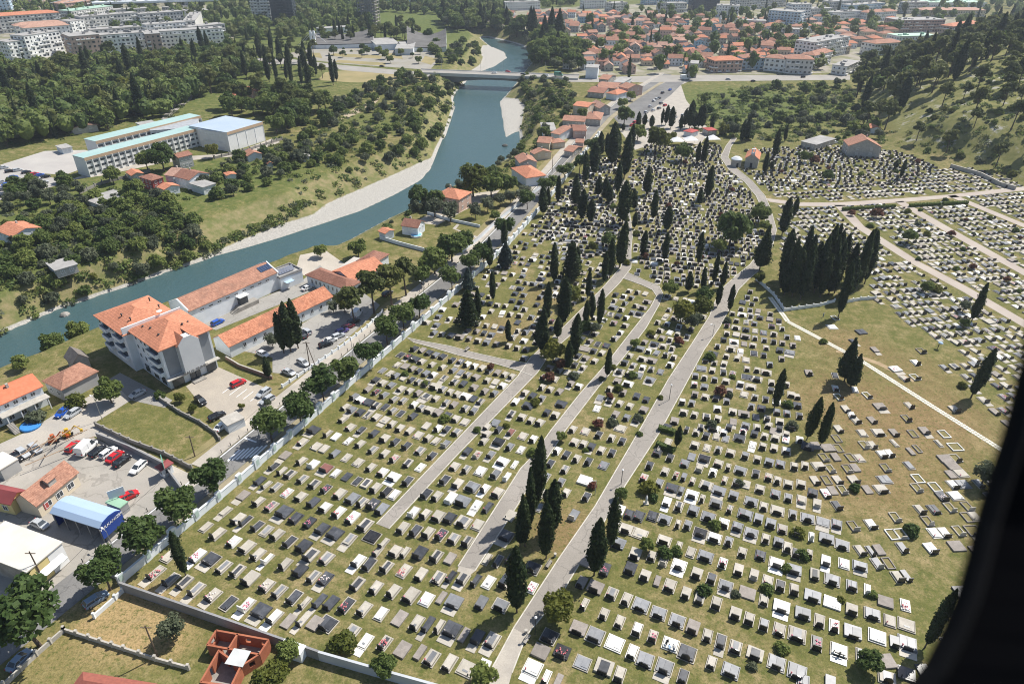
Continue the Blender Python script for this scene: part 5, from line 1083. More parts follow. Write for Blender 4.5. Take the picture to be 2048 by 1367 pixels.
plate('yellow_front', M_YELW, (w+.0, w+.08, 0, d*.55, 0, 4.15), parent=rt); plate('white_front', M_WHITEP, (w, w+.08, d*.56, d, 0, 4.15), parent=rt); q = MB(); q.faces([(w+.09, d*.2, 2.6), (w+1.2, d*.2, 2.0), (w+1.2, d*.9, 2.0), (w+.09, d*.9, 2.6), (w+.09, d*.2, 2.4), (w+1.2, d*.2, 1.9), (w+1.2, d*.9, 1.9), (w+.09, d*.9, 2.4)], [(0, 1, 2, 3), (7, 6, 5, 4), (0, 4, 5, 1), (1, 5, 6, 2), (2, 6, 7, 3)]); q.build('awning', M_METAL, rt)
house('yellow_house', 'yellow house with dark red roof at the left edge', 'house', ((-40, 996), (20, 1009), (42, 976)), 2.9, 1.0, 'gable', mat('dark red sheet', (.25, .06, .06), (.2, .05, .05), .4, .6), M_YELW, win=[('f', 2, 1.4)])
house('grey_shed', 'whitish flat shed at the left edge above the yard', 'shed', ((-30, 925), (0, 940), (28, 915)), 2.6, 0, 'flat', MATS['whitish sheet roof'], M_GREYW, ov=.1)
rt, w, d = house('gatehouse', 'tiny white gatehouse with red roof at the yard entrance', 'kiosk', ((309, 934), (322, 942), (338, 930)), 2.2, .5, 'hip', mat('dark red sheet', (.4, .08, .07)), M_WHITEW, win=[('f', 1, 1.3), ('r', 1, 1.3)])
house('green_shed', 'low lean-to with pale green sheet roof beside the tyre workshop', 'shed', ((212, 1005), (240, 1016), (258, 1005)), 1.9, 0, 'flat', mat('green sheet', (.3, .48, .35), (.26, .42, .3), .3, .6), M_METAL, ov=.1)
house('white_hut', 'white garden hut with flat roof outside the concrete wall', 'shed', ((560, 1295), (600, 1308), (607.6, 1291)), 2.0, 0, 'flat', M_WHITEP, M_WHITEW, ov=.12, win=[('f', 1, 1.2)])
house('billboard_hut', 'small white hut with slanted board beside the parking exit', 'kiosk', ((440, 838), (455, 852), (490, 838)), 2.0, 0, 'flat', M_STONEW, M_WHITEW, ov=.08)
house('red_tile_house', 'reddish brown roofed house cut by the bottom edge', 'house', ((166, 1343), (316, 1367), (296, 1400)), 4.0, .9, 'hip', mat('rust red tiles', (.3, .1, .07), (.24, .08, .06), 2, .8), M_WHITEW, ov=.5)
# roofless brick shell
rt = root('brick_ruin', at(470, 1300), 0, 'roofless raw red brick house shell with open rooms', 'ruin'); o = rt.location.copy()
def bw(name, p0, p1, z1=2.3, openings=()):
    a, c = at(*p0, z1)-o, at(*p1, z1)-o; t = Vector((c.x-a.x, c.y-a.y)); L = t.length; t /= L; n = Vector((-t.y, t.x))*.13; q = MB(); s = 0
    def seg(u0, u1, z0, z2):
        A_, C_ = Vector((a.x, a.y))+t*u0, Vector((a.x, a.y))+t*u1; q.prism([tuple(A_+n), tuple(A_-n), tuple(C_-n), tuple(C_+n)], z0, z2)
    for f0, f1, s0, s1 in openings:
        seg(s, f0*L, 0, z1); seg(f0*L, f1*L, 0, s0) if s0 > 0 else None; seg(f0*L, f1*L, s1, z1) if s1 < z1 else None; s = f1*L
    seg(s, L, 0, z1); q.build(name, M_BRICK, rt)
for p0, p1, op in (((432, 1259), (537, 1278), [(.55, .65, .9, 1.8), (.85, .92, .9, 1.6)]), ((537, 1278), (518, 1307), []), ((518, 1307), (481, 1331), [(.3, .6, .9, 1.9)]), ((481, 1331), (462, 1370), []), ((462, 1370), (401, 1362), [(.3, .6, .8, 1.8)]), ((401, 1362), (438, 1298), [(.4, .55, 0, 2)]), ((414, 1288), (432, 1259), [(.3, .7, .9, 1.9)]), ((414, 1288), (518, 1307), [(.28, .4, 0, 2.0)]), ((475, 1266), (456, 1297), []), ((438, 1300), (481, 1331), [(.4, .6, 0, 2.0)])): bw('wall', p0, p1, 2.3, op)
q = MB().cap([tuple((at(*p)-o)[:2]) for p in ((414, 1292), (432, 1264), (537, 1283), (518, 1312), (481, 1336), (462, 1375), (401, 1367), (438, 1303))], .08); q.build('floor_slab', M_CONC, rt)
q = MB().prism([tuple((at(*p, 2.4)-o)[:2]) for p in ((449, 1326), (468, 1295), (502, 1301), (485, 1333))], 2.32, 2.42); q.build('sheet_roof', mat('pale sheet', (.52, .54, .53), (.45, .46, .45), .6, .6), rt)
# ---- school complex across the river
M_SCH = mat('school white wall', (.72, .72, .7), (.66, .66, .64), .2, .8); M_BAND = mat('beige band', (.5, .36, .24), (.46, .33, .22), .2, .8)
def wing(label, ABC, h, depth, n, rm, floors, band=True, sides='f'):
    rt, w, d = house('school_wing', label, 'school', ABC, h, 0, 'flat', rm, M_SCH, ov=.15, depth=depth, group='wings of the school')
    for s in sides:
        L = side_xf(s, w, d)[3]
        if band: q = MB(); side_box(q, s, w, d, -.1, L+.1, h-1.0, h+.25, .16, .24); q.build('fascia', M_BAND, rt)
        nn = n if s in 'fb' else max(2, int(n*L/max(w, 1)))
        for i in range(nn+1): q = MB(); u = L*i/nn; side_box(q, s, w, d, max(0, u-.12), min(L, u+.12), 0, h-1.0, .01, .45 if n > 4 else .12); q.build('pilaster', M_WHITEP, rt)
        for z in floors:
            for i in range(nn): q = MB(); u = L*(i+.5)/nn; side_box(q, s, w, d, u-L/nn*.32, u+L/nn*.32, z, z+.8, .005, .07); q.build('window', M_GLASS, rt)
    return rt
wing('long front school wing with pale green roof and ribbed white wall', ((168, 317), (397, 257), (373, 253)), 7.6, None, 19, M_GREENR, (1.0, 3.2, 5.2))
wing('rear school wing with pale green roof behind the courtyard', ((191, 283.5), (401, 232), (378, 228)), 7.6, None, 16, M_GREENR, (1.0, 3.2, 5.2))
wing('big gym hall with pale blue roof and grey panelled end', ((453.3, 265.6), (524.7, 244.6), (445, 234)), 8.6, None, 4, mat('pale blue roof', (.4, .47, .56), (.34, .42, .52), .08, .6), (), True)
rt = [o for o in COL.objects if o.name.startswith('school_wing') and o.type == 'EMPTY'][-1]
wing('grey roofed link between the school wings and gym', ((300, 262), (395, 255), (372, 240)), 7.0, None, 8, mat('grey roof', (.36, .38, .4)), (3, 5.2), False)
rt, w, d = house('gym_side', 'window side wing of the gym hall facing the gardens', 'school', ((396, 258), (453, 267), (470, 240)), 8.2, 0, 'flat', mat('pale blue roof', (.5, .6, .7)), M_SCH, ov=.05, group='wings of the school')
for z in (1.0, 3.4, 6.2): add_windows(rt, 'f', w, d, 8, z+.4, .8, .8, pane=False)
# ---- other single houses: name, label, corners, eave height, rise, kind, roof, wall
HS = '''park_villa|cream park villa with orange hip roof among lawns|491.5,174 511.6,183.6 546,177|5.5|1.5|hip|O|C
villa_annex|low orange roofed annex beside the cream park villa|454,178 469,194 493,188|2.8|1.2|hip|O|C
red_house|dark red walled house with brown roof above the river gardens|276.7,354 303,362 326,354|4.2|.8|hip|B|R
garden_house|small white house with orange roof below the red house|312.7,373.7 327.5,380 358.6,370.5|2.8|.9|gable|O|W
white_house|white house with brown tiled roof right of the red house|345.5,352.5 378,360.5 403,342.6|4.2|1.6|gable|B|W
dormer_house|reddish gabled house joined behind the white one|327,350 346,353 357,335|4|1.6|gable|W|W
white_annex|white flat roofed annex in front of the white house|380,367 406,375 419,364|3|0|flat|F|W
orange_garage|orange roofed outbuilding beside the school corner tree|250.5,344 262,352 287.5,346|2.6|.8|gable|O|G
grey_house|unfinished grey house behind the huge dark tree|356,316 386,309 373,302|5|1|gable|B|G
wall_house|brown roofed cottage below the gym wall|483,306 494.5,313 521,305|2.6|1.2|gable|T|W
tiny_hut|tiny orange roofed garden hut in the meadow|529,320 534,328 544,325|2.0|.7|gable|O|W
tool_shed|white lean garden shed with small tiled roof|446,346 453,352 470,345|2.0|.4|gable|O|W
meadow_shed|little white roofed shed on the upper meadow|598,310 606,316 618,309|2.0|.3|gable|F|W
field_shed|grey roofed concrete shed in left bank shrubs|94,527 111,541 147,524|2.2|0|flat|F|S
corner_house|orange roofed house at the left edge above the shrubs|-12,460 24,474 62,447|3.4|1.3|gable|O|W
flat_garage|long white flat garage below the school car park|166,398 200,410 248,388|2.4|0|flat|F|W
pavilion|pale open pavilion roof behind the school wing|272,246 284,252 304,242|3|0|flat|F|W
guard_hut|white roofed guard hut by the school yard|112,292 124,298 139,292|2.4|0|flat|F|W
low_store|long grey tiled store at the forest edge|128,248 142,258 190,246|3|1|gable|P|S
pink_house|two storey pink house with orange hip roof by the river|869,391 918,400.4 948.5,385|5|2.2|hip|O|K
pool_house|white house with dark tiled roof beside a blue pool|800.8,451 836,456 846,442|3.2|1.5|gable|B|W
white_shed|tiny white shed with orange roof on the river wall|755,462 770,468 784,458|2.5|.6|gable|O|W
orange_house|bright orange roofed white house with dormer by the river|1021,336 1052,357 1076,340|3.6|2|hip|O|W
tile_house|grey house with plain tile roof above the orange one|1028,313 1039,326.5 1069,317|3.8|1.4|gable|T|G
yard_house|cream tiled house facing a small yard by river|1058,303 1068,309 1096,299.6|3|1.2|gable|T|C
wall_cottage|tiled cottage beside the road wall with open carport|1126.7,301 1146,304.5 1156,292|2.6|1.1|gable|T|S
cream_house|cream house with tiled roof on the river bend bank|1073,285 1100,287 1101,274|3.4|1.3|gable|T|C
small_house|second cream cottage right of the river bend house|1105,287 1132,284 1133,275|2.8|1.1|hip|T|C
red_long_house|long red tiled house beside a white flat terrace|1100,266 1119,270 1142,248|3.2|1.4|gable|T|W
terrace_block|white flat terrace roof behind the red long house|1086,262 1112,262 1128,246|3|0|flat|F|W
brown_house|brown roofed pink house right of the long one|1146,262 1174,262 1168,250|3.8|1.4|gable|B|K
street_wall_house|reddish low house along the road wall|1150,285 1168,286 1168,278|2.5|.8|gable|T|K
low_red_house|long low red roof house above the river shrubs|1124,241 1170,244 1176,233|2.8|1.2|gable|T|S
yellow_river_house|yellow walled house with orange roof above the shrubs|1145,211 1176,215 1181,205|5|1.0|gable|O|C
gable_house|grey gabled house beside the yellow river house|1180,207 1199,217 1216,212|4|1.8|gable|P|G
hip_house|red hip roofed house in front of the grey gabled|1170,238 1202,240 1208,226|3.2|1.6|hip|T|S
white_street_house|white house with orange hip roof by the road|1211,186 1234,190 1247,182|3.4|1.8|hip|O|W
corner_pink_house|pink gabled house near the road corner|1236,173 1256,178 1266,168|5|1.8|gable|T|K
bridge_house|brown roofed house beside the bridge end|1197,158 1217,160 1230,151|4|1.4|gable|T|S
flat_house|white flat house right of bridge end house|1226,164 1246,166 1252,155|3.4|0|flat|F|W
row_house|long reddish row of joined roofs by the road|1192,175 1234,178 1240,166|3.4|1.2|gable|T|K
low_house|low brown house above river shrubs near bridge|1174,184 1208,187 1212,174|3|1.2|gable|B|S
ruin_frame|white concrete frame building under construction by the bridge|1172,135 1196,136 1198,130|7|0|flat|F|W
chapel_store|derelict grey barn with half tiled roof by the cemetery edge|1686,280 1697,292 1754,285|4.6|3.2|gable|T|S
low_barn|long low grey shed beside parked cars at cemetery edge|1603,283 1632,290 1680,280|2.6|0|flat|F|S
little_house|tiny orange roofed hut behind the derelict barn|1731,250 1742,257 1752,250|2.6|.8|gable|O|W
stone_block|tall pale concrete block at the road junction|1378,127 1396,128 1402,122|9|0|flat|F|S
service_hall|white service hall with blue emblem sign in the park|432,112 446,121 486,110|6|0|flat|F|W
flower_kiosk|grey flower kiosk roof by the cemetery entrance|1404,256 1416,262 1430,258|2.4|.6|hip|R|S
gate_kiosk|low red roofed kiosk at the cemetery entrance|1366,262 1384,266 1394,260|2.4|.6|hip|R|W'''
RMS = {'O': M_T_ORANGE, 'B': M_T_BROWN, 'T': M_T_OLD, 'P': M_T_PALE, 'F': M_FLATR, 'W': M_T_PALE, 'R': mat('red tin', (.4, .08, .07))}
WMS = {'W': M_WHITEW, 'C': M_CREAM, 'K': M_PINKW, 'G': M_GREYW, 'S': M_STONEW, 'R': M_REDW}
for ln in HS.split('\n'):
    nm, lb, pts, hh, ri, kd, rm_, wm_ = ln.split('|'); ABC = [tuple(map(float, q.split(','))) for q in pts.split()]; hh = float(hh)
    wn = [('f', 3, hh-1.0), ('r', 2, hh-1.0), ('l', 2, hh-1.0)]+([('f', 3, 1.4), ('r', 2, 1.4)] if hh > 3.9 else [])
    house(nm, lb, 'house', ABC, hh, float(ri), kd, RMS[rm_], WMS[wm_], win=wn if nm not in ('pavilion', 'tiny_hut', 'meadow_shed', 'stone_block') else (), chim=1 if float(ri) > 1.1 else 0, pane=False)
# ---- chapel and bell tower, round chapel
A, B, C = at(1488, 334), at(1514, 337), at(1528, 325); o, a, w, d = frame_of(A, B, C); d = max(d, 8)
rt = root('chapel', (o.x, o.y, 0), a, 'small pale stone chapel with orange roof and white bell gable', 'chapel')
wall_box(w, d, 4.0, 2.0, 'y').build('wall', M_STONEW, rt); gable_roof(w, d, 4.0, 2.0, .3, axis='y').build('roof', M_T_ORANGE, rt)
q = MB(); q.box(w/2-.8, w/2+.8, -.1, .5, 5.4, 6.6); q.box(w/2-.75, w/2-.35, -.1, .5, 6.6, 8.0); q.box(w/2+.35, w/2+.75, -.1, .5, 6.6, 8.0); q.box(w/2-.85, w/2+.85, -.15, .55, 8.0, 8.2); q.tube((w/2, .2, 8.2), (w/2, .2, 9.3), .06); q.box(w/2-.3, w/2+.3, .15, .25, 8.8, 8.92); q.build('bell_gable', M_WHITEW, rt)
plate('door', M_DARKM, (w/2-.5, w/2+.5, -.06, -.01, 0, 2.1), parent=rt)
c = at(1471, 332); rt = root('round_chapel', c, 0, 'round grey stone chapel with pale domed roof beside the lane', 'chapel'); MB().lathe([(2.1, 0), (2.1, 3.0)], 20).build('wall', M_STONEW, rt); MB().lathe([(2.4, 3.0), (2.3, 3.3), (1.2, 4.1), (.1, 4.4)], 20).build('roof', M_WHITEW, rt); plate('door', M_DARKM, (-.4, .4, -2.2, -2.05, 0, 1.9), parent=rt)
# ---- market tents
for i, (x_, y_) in enumerate(((1380, 288), (1352, 290), (1424, 286))):
    c = at(x_, y_); rt = root('market_tent', c, D2R(8), ['white peaked tent left of the entrance trees', 'white peaked tent at far left by pale tree', 'white peaked tent beside the cemetery gate lane'][i], 'tent', 'white tents by the entrance'); q = MB(); q.faces([(-3.2, -2.4, 2.2), (3.2, -2.4, 2.2), (3.2, 2.4, 2.2), (-3.2, 2.4, 2.2), (0, 0, 4.0)], [(0, 1, 4), (1, 2, 4), (2, 3, 4), (3, 0, 4), (3, 2, 1, 0)]); q.build('canopy', M_WHITEP, rt)
    for sx in (-3, 3):
        for sy in (-2.2, 2.2): MB().tube((sx, sy, 0), (sx, sy, 2.2), .05).build('pole', M_METAL, rt)
# ---- old town: many small houses beyond the river
old_mats = [M_T_OLD, M_T_ORANGE, M_T_BROWN, M_T_PALE, M_T_OLD]; RN = ['old tile', 'orange', 'brown', 'faded', 'old tile']
wallm = [M_WHITEW, M_CREAM, M_STONEW, M_PINKW, M_GREYW, mat('blue render', (.3, .46, .58))]; WN = ['white', 'cream', 'stone', 'pink', 'grey', 'blue']
def windows_in(b, w, d, h, fl):
    for s in ('f', 'r', 'l'):
        L = side_xf(s, w, d)[3]
        for k in range(fl):
            n = max(2, int(L/2.2))
            for i in range(n): u = L*(i+.5)/n; side_box(b, s, w, d, u-.4, u+.4, 1.0+k*2.5, 2.1+k*2.5, .0, .06, 1)
r = random.Random(77); its = []
def town_house(p, a, w, d, h, rise, kd, ri, wi):
    rt = root('town_house', (p[0], p[1], 0), a, None, 'house', 'houses of the old town'); b = wall_box(w, d, h, rise, 'x' if kd == 'gable' else None); windows_in(b, w, d, h, 2 if h > 4.5 else 1); b.build('wall', [wallm[wi], M_GLASS], rt)
    rb = gable_roof(w, d, h, rise, .35) if kd == 'gable' else hip_roof(w, d, h, rise, .4); ro = rb.build('roof', old_mats[ri], rt)
    if r.random() < .6: MB().box(w*.3, w*.3+.5, d*.55, d*.55+.5, h+rise*.3, h+rise+.6).build('chimney', M_STONEW, ro)
    its.append((rt, f'{WN[wi]} house, {RN[ri]} {kd} roof'))
hx = [np.array(P2(q)) for q in ([(1130, 163), (1300, 170), (1700, 165), (1700, 148), (1130, 150)],)]
spots = scatter([(1145, 144), (1390, 150), (1500, 132), (1600, 128), (1660, 120), (1620, 92), (1480, 62), (1320, 38), (1170, 30), (960, 36), (1000, 50), (1110, 66), (1150, 84), (1240, 100), (1180, 112)], 285, 7.3, 61, hx); print('town', len(spots))
for p in spots:
    w = r.uniform(7, 10.5); d = r.uniform(6, 8); town_house((p[0]-w/2, p[1]-d/2), r.choice([.1, -.15, .3, 1.5, 1.65])+r.uniform(-.1, .1), w, d, r.choice([3.2, 3.6, 5.2, 5.6, 6.4]), r.uniform(1.4, 2.2), r.choice(['gable', 'gable', 'hip']), r.randrange(5), r.choice([0, 0, 1, 2, 2, 3, 4, 5]))
for p in scatter([(1640, 92), (1780, 60), (1800, 75), (1740, 95), (1660, 115)], 14, 14, 62): town_house(p, r.uniform(-.3, .3), r.uniform(9, 13), 8, r.choice([4, 6]), 2, 'hip', r.randrange(5), r.choice([0, 1, 2]))
for p in scatter([(1380, 58), (1560, 68), (1640, 92), (1790, 62), (1780, 36), (1560, 44), (1400, 40)], 46, 11, 63): town_house(p, r.uniform(-.3, .3), r.uniform(8, 11), 8, r.choice([4, 6]), 2, 'hip', r.randrange(5), r.choice([0, 1, 2]))
order_labels(its, 22, 'of old town')
# ---- apartment blocks: pixel foot line of the front, height in metres, depth
M_BLKG = mat('grey block wall', (.58, .57, .54), (.48, .475, .45), .06, .9); M_BLKB = mat('bluish block wall', (.5, .62, .72), (.43, .54, .63), .06, .85); M_BLKW = mat('white block wall', (.8, .8, .78), (.72, .72, .7), .06, .85); M_BLKD = mat('dark glass wall', (.035, .045, .06), (.06, .07, .09), .05, .3); M_BLKP = mat('pinkish block wall', (.5, .36, .3), (.44, .32, .27), .06, .85)
BL = '''27,124 63,119|13|14|W|0|white stepped apartment block at the left edge
63,120 132,108|16|14|W|0|tall white apartment block behind the left one
135,110 152,118|15|20|P|0|brown balcony block beside the long slab
153,116 300,104|14|12|W|0|left half of the long white slab block above the forest
302,104 452,94|14|12|W|0|right half of the long white slab block above the forest
170,72 284,61|15|12|G|0|grey flats row behind the long slab
286,62 372,55|14|12|G|0|weathered flats row right of the grey one
372,72 386,52|12|10|G|0|short end block of the grey flats
0,68 128,58|14|14|G|O|long flats with orange hip roof at the left
40,84 140,76|12|12|W|P|pale flats with pinkish roof behind white blocks
150,50 232,38|12|16|G|N|flats with pale green roof beyond the slab
232,40 300,36|9|14|G|0|low grey flats in the left distance
125,26 186,20|9|14|P|P|long pink roofed building far left
-4,34 28,33|46|12|B|0|tall striped bluish tower at the top left corner
28,15 54,13|40|14|W|0|cream tower block at top left
60,16 110,10|8|16|P|O|red roofed hall in the far left distance
340,40 420,36|7|20|W|0|white modern low building among cypresses
345,28 400,22|6|16|G|0|low grey hall near the cable bridge
507,46 545,46|24|14|G|0|grey glass office tower in the park
546,51 590,51|24|16|D|0|dark office tower beside the grey one
640,70 700,66|5|10|W|0|white low hall behind the exhibition roof
770,12 880,10|12|16|B|0|long pale blue block at the top centre
880,10 950,9|11|14|W|0|white flats at the top centre
1168,18 1212,17|9|14|W|0|white building above the old town
1224,24 1254,22|9|14|G|0|brown grey building above the old town
1384,22 1437,22|26|18|D|0|dark glazed slab tower at top
1290,10 1384,8|14|14|B|0|long blue glazed block at the top
1471,26 1500,25|24|14|G|0|grey high rise left of the stepped group
1500,20 1570,14|26|14|G|0|row of tall grey slabs behind the blue block
1533,48 1597,53|13|18|B|0|light blue apartment block behind the old town
1579,44 1617,44|17|16|W|0|tall white block right of the blue one
1613,36 1662,34|9|14|G|0|grey flats right of the white block
1474,56 1530,58|7|12|G|0|low grey flats before the blue block
1568,148 1622,150|10|14|G|T|stepped flats with tiled roofs along the road
1622,122 1692,108|13|16|W|0|big white flats with white flat roof
1624,138 1660,128|9|10|W|T|tile roofed flats before the white roofed one
1426,146 1482,144|8|12|P|O|pale red corner flats with orange roof at the road
1482,140 1526,140|8|12|B|T|bluish flats beside the pale red corner
1526,142 1566,146|9|12|W|T|white gabled flats with brown roof by road
1660,22 1750,16|10|14|G|0|long grey flats in the right distance
1700,30 1766,24|10|14|B|0|bluish flats right of the long grey ones
1793,66 1884,64|11|22|P|0|large school like block with grey brown walls
1793,96 1868,94|9|16|W|N|white flats with pale green roof by the hill
1745,112 1800,108|9|14|W|T|white gabled houses row at the hill foot
1842,34 1968,34|7|18|C|P|long tan building with faded tile roof
1857,14 1972,14|5|40|W|N|huge hall with pale green flat roof
1900,74 1955,66|9|12|P|O|reddish flats behind the hill crest
300,84 380,77|13|12|W|0|white flats row between the slab and weathered flats
386,86 455,78|12|12|G|0|grey flats behind the right slab end
190,96 290,88|13|12|G|0|pale flats row directly behind the left slab
300,112 330,110|15|12|P|0|brown stair tower between the two slab halves
60,98 150,90|15|12|W|P|white flats with pink roof left of the pale row
150,76 176,72|13|14|W|0|white end block left of the grey flats
1010,22 1080,20|9|12|W|0|low white flats at the town back edge
1320,26 1372,25|10|12|G|0|grey flats before the blue glazed block
1430,34 1475,36|12|12|W|0|white flats left of the grey high rise
1662,46 1720,42|10|12|W|0|white flats row right of the white block
1730,44 1790,40|9|12|W|T|tile roofed flats in the right distance
1560,76 1610,80|8|10|W|0|low white flats below the light blue block
1810,28 1850,26|12|12|G|0|grey flats left of the long tan building
1500,108 1560,112|7|10|W|T|white tiled terrace behind the road flats
1690,152 1716,140|6|10|W|0|small white house at the hill foot road'''
WB = {'W': M_BLKW, 'G': M_BLKG, 'B': M_BLKB, 'D': M_BLKD, 'P': M_BLKP, 'C': M_CREAM}
RB_ = {'0': M_FLATR, 'O': M_T_ORANGE, 'P': M_T_PALE, 'N': mat('pale green sheet', (.4, .56, .44), (.36, .5, .4), .05, .6), 'T': M_T_OLD}
for ln in BL.split('\n'):
    f, hh, dp, wm_, rm_, lb = ln.split('|'); (x0, y0), (x1, y1) = [tuple(map(float, q.split(','))) for q in f.split()]; hh = float(hh); dp = float(dp)
    A, B = at(x0, y0), at(x1, y1); o, a, w, d = frame_of(A, B, B+Vector((0, dp, 0))); d = dp
    rt = root('apartment_block', (o.x, o.y, 0), a, lb, 'building'); b = MB(); b.prism([(0, 0), (w, 0), (w, d), (0, d)], 0, hh); fl = max(1, int(hh/2.6))
    for s in 'frl':
        L = side_xf(s, w, d)[3]; n = max(2, int(L/3.0)); rr_ = random.Random(int(x0*7+y0))
        for k in range(fl):
            for i in range(n):
                u = L*(i+.5)/n; z = .9+k*(hh-.4)/fl; ww = rr_.choice([.4, .55, .75, 1.0]); side_box(b, s, w, d, u-ww, u+ww, z, z+1.3, 0, .06, 1)
                if rr_.random() < .35: side_box(b, s, w, d, u-1.35, u+1.35, z-.35, z+.35, .0, .9, 2)
    b.build('wall', [WB[wm_], M_GLASS, M_BLKW if wm_ != 'D' else M_BLKD], rt)
    if rm_ in 'OPT': hip_roof(w, d, hh, 2.2, .5).build('roof', RB_[rm_], rt)
    else:
        q = MB().box(-.2, w+.2, -.2, d+.2, hh+.002, hh+.35); rr_ = random.Random(int(x0))
        for _ in range(int(w/7)): ux, uy = rr_.uniform(1, max(1.1, w-3)), rr_.uniform(1, max(1.2, d-3)); q.box(ux, ux+rr_.uniform(1, 2.5), uy, uy+rr_.uniform(1, 2.5), hh+.35, hh+rr_.uniform(.9, 2.2))
        q.build('roof', RB_[rm_], rt)
# ---- tower under construction
A, B = at(717, 50), at(753, 51); o, a, w, d = frame_of(A, B, B+Vector((0, 15, 0))); d = 15; rt = root('tower_frame', (o.x, o.y, 0), a, 'bare concrete tower frame under construction with open floors', 'building')
for i in range(13): MB().box(0, w, 0, d, i*3.0, i*3.0+.3).build('floor_slab', M_CONC, rt)
for xx in np.linspace(.3, w-.8, 6):
    for yy in (.2, d/2, d-.7): MB().box(xx, xx+.5, yy, yy+.5, 0, 39).build('column', M_CONC, rt)
MB().box(w*.35, w*.65, d*.3, d*.7, 0, 40).build('lift_core', M_GREYW, rt)
# ---- exhibition halls with sagging roofs
def sag_hall(label, pts, h0, h1, hm, ends):
    P_ = [at(*p) for p in pts]; o = sum(P_, Vector())/4; rt = root('exhibition_hall', o, 0, label, 'hall', 'exhibition halls with hanging roofs'); n = 14; q = MB(); top = []
    for j in range(5):
        for i in range(n+1):
            u, v = i/n, j/4; p = (P_[0].lerp(P_[1], u)).lerp(P_[3].lerp(P_[2], u), v)-o; z = (h0*(1-u)+h1*u)-4*u*(1-u)*((h0+h1)/2-hm); z = 3.2+(z-3.2)*(.12+.88*v); top.append((p.x, p.y, z))
    m_ = n+1; q.faces(top, [(j*m_+i, j*m_+i+1, (j+1)*m_+i+1, (j+1)*m_+i) for j in range(4) for i in range(n)]); q.faces([(x_, y_, z_-.5) for x_, y_, z_ in top], [(j*m_+i+1, j*m_+i, (j+1)*m_+i, (j+1)*m_+i+1) for j in range(4) for i in range(n)])
    q.build('roof', mat('slate roof', (.115, .112, .108), (.16, .155, .15), .12, .95, .05), rt); wl = MB()
    for row in (0, 4):
        for i in range(n): a_, c_ = top[row*m_+i], top[row*m_+i+1]; wl.faces([(a_[0], a_[1], 0), (c_[0], c_[1], 0), (c_[0], c_[1], c_[2]-.52), (a_[0], a_[1], a_[2]-.52)], [(0, 1, 2, 3)])
    for i in (0, n):
        for j in range(4): a_, c_ = top[j*m_+i], top[(j+1)*m_+i]; wl.faces([(a_[0], a_[1], 0), (c_[0], c_[1], 0), (c_[0], c_[1], c_[2]-.52), (a_[0], a_[1], a_[2]-.52)], [(0, 1, 2, 3)])
    wl.build('wall', M_WHITEW, rt); return rt, o, P_
rt, o, P_ = sag_hall('left exhibition hall with sagging grey roof and white pylon', [(632, 98), (748, 96), (748, 78), (632, 80)], 5.5, 9.5, 4.4, 0)
c = P_[0]-o; q = MB(); q.box(c.x-4.5, c.x-3, c.y+2, c.y+4, 0, 13); q.box(c.x-1.8, c.x-.3, c.y+2, c.y+4, 0, 13); q.box(c.x-4.5, c.x-.3, c.y+2.3, c.y+3.7, 9.5, 11); q.build('pylon', M_WHITEW, rt)
for k in (-1, 1): MB().tube((c.x-2.4+k, c.y+3, 12.5), (c.x-16+k, c.y+3, .2), .12).build('cable', M_WHITEP, rt); MB().tube((c.x-2.4+k, c.y+3, 12.5), (c.x+8, c.y+3, 5), .12).build('cable', M_WHITEP, rt)
sag_hall('right exhibition hall with sagging grey roof by the riverbank', [(815, 104), (893, 104), (893, 80), (815, 80)], 11.5, 9.5, 5.0, 0)
house('exhibition_link', 'low white link building between the exhibition halls', 'building', ((752, 90), (800, 88), (800, 75)), 4.5, 0, 'flat', M_FLATR, M_WHITEW, ov=.2)
house('exhibition_block', 'white blank block left of the right exhibition hall', 'building', ((790, 98), (826, 98), (826, 84)), 4.5, 0, 'flat', M_FLATR, M_WHITEW, ov=.2)
# ---- road bridge over the river
A, B = at(838, 147, .4), at(1150, 159, .4); o, a, w, d = frame_of(A, B, B+Vector((0, 10, 0))); d = 13; rt = root('road_bridge', (o.x, o.y, 0), a, 'concrete road bridge with arched haunches across the river', 'bridge')
M_BR = mat('bridge concrete', (.5, .48, .44), (.4, .385, .355), .1, .9)
pts = [(0, .3), (0, -1.0)]; x0, x1 = w*.13, w*.87
for i in range(21): u = i/20; pts.append((x0+(x1-x0)*u, -2.2-5.0*(2*abs(u-.5))**2.2))
pts += [(w, -1.0), (w, .3)]
q = MB(); extrude_xz(q, pts, 1.2, d-1.2); q.build('girder', mat('girder concrete', (.24, .23, .215), (.19, .185, .17), .1, .9), rt); MB().box(-2, w+2, 0, d, .31, .55).build('deck', MATS['pale road'], rt)
for y0 in (-.06, d-.2): MB().box(-2, w+2, y0, y0+.26, -.75, 1.3).build('parapet', mat('pale parapet', (.62, .6, .55), (.52, .5, .46), .1, .9), rt)
MB().box(-2, w+2, .26, 1.6, .551, .68).build('footway', M_BR, rt); MB().box(-2, w+2, d-1.6, d-.26, .551, .68).build('footway', M_BR, rt)
for x_ in (x0, x1): MB().box(x_-1.2, x_+1.2, 1.4, d-1.4, -9, -4.4).build('pier', M_BR, rt)
for i, f in enumerate((.12, .38, .52, .8)): MB().tube((w*f, d-.1, .6), (w*f, d-.1, 8.5), .09).tube((w*f, d-.1, 8.5), (w*f, d-2, 8.7), .07).build('lamp', M_METAL, rt)
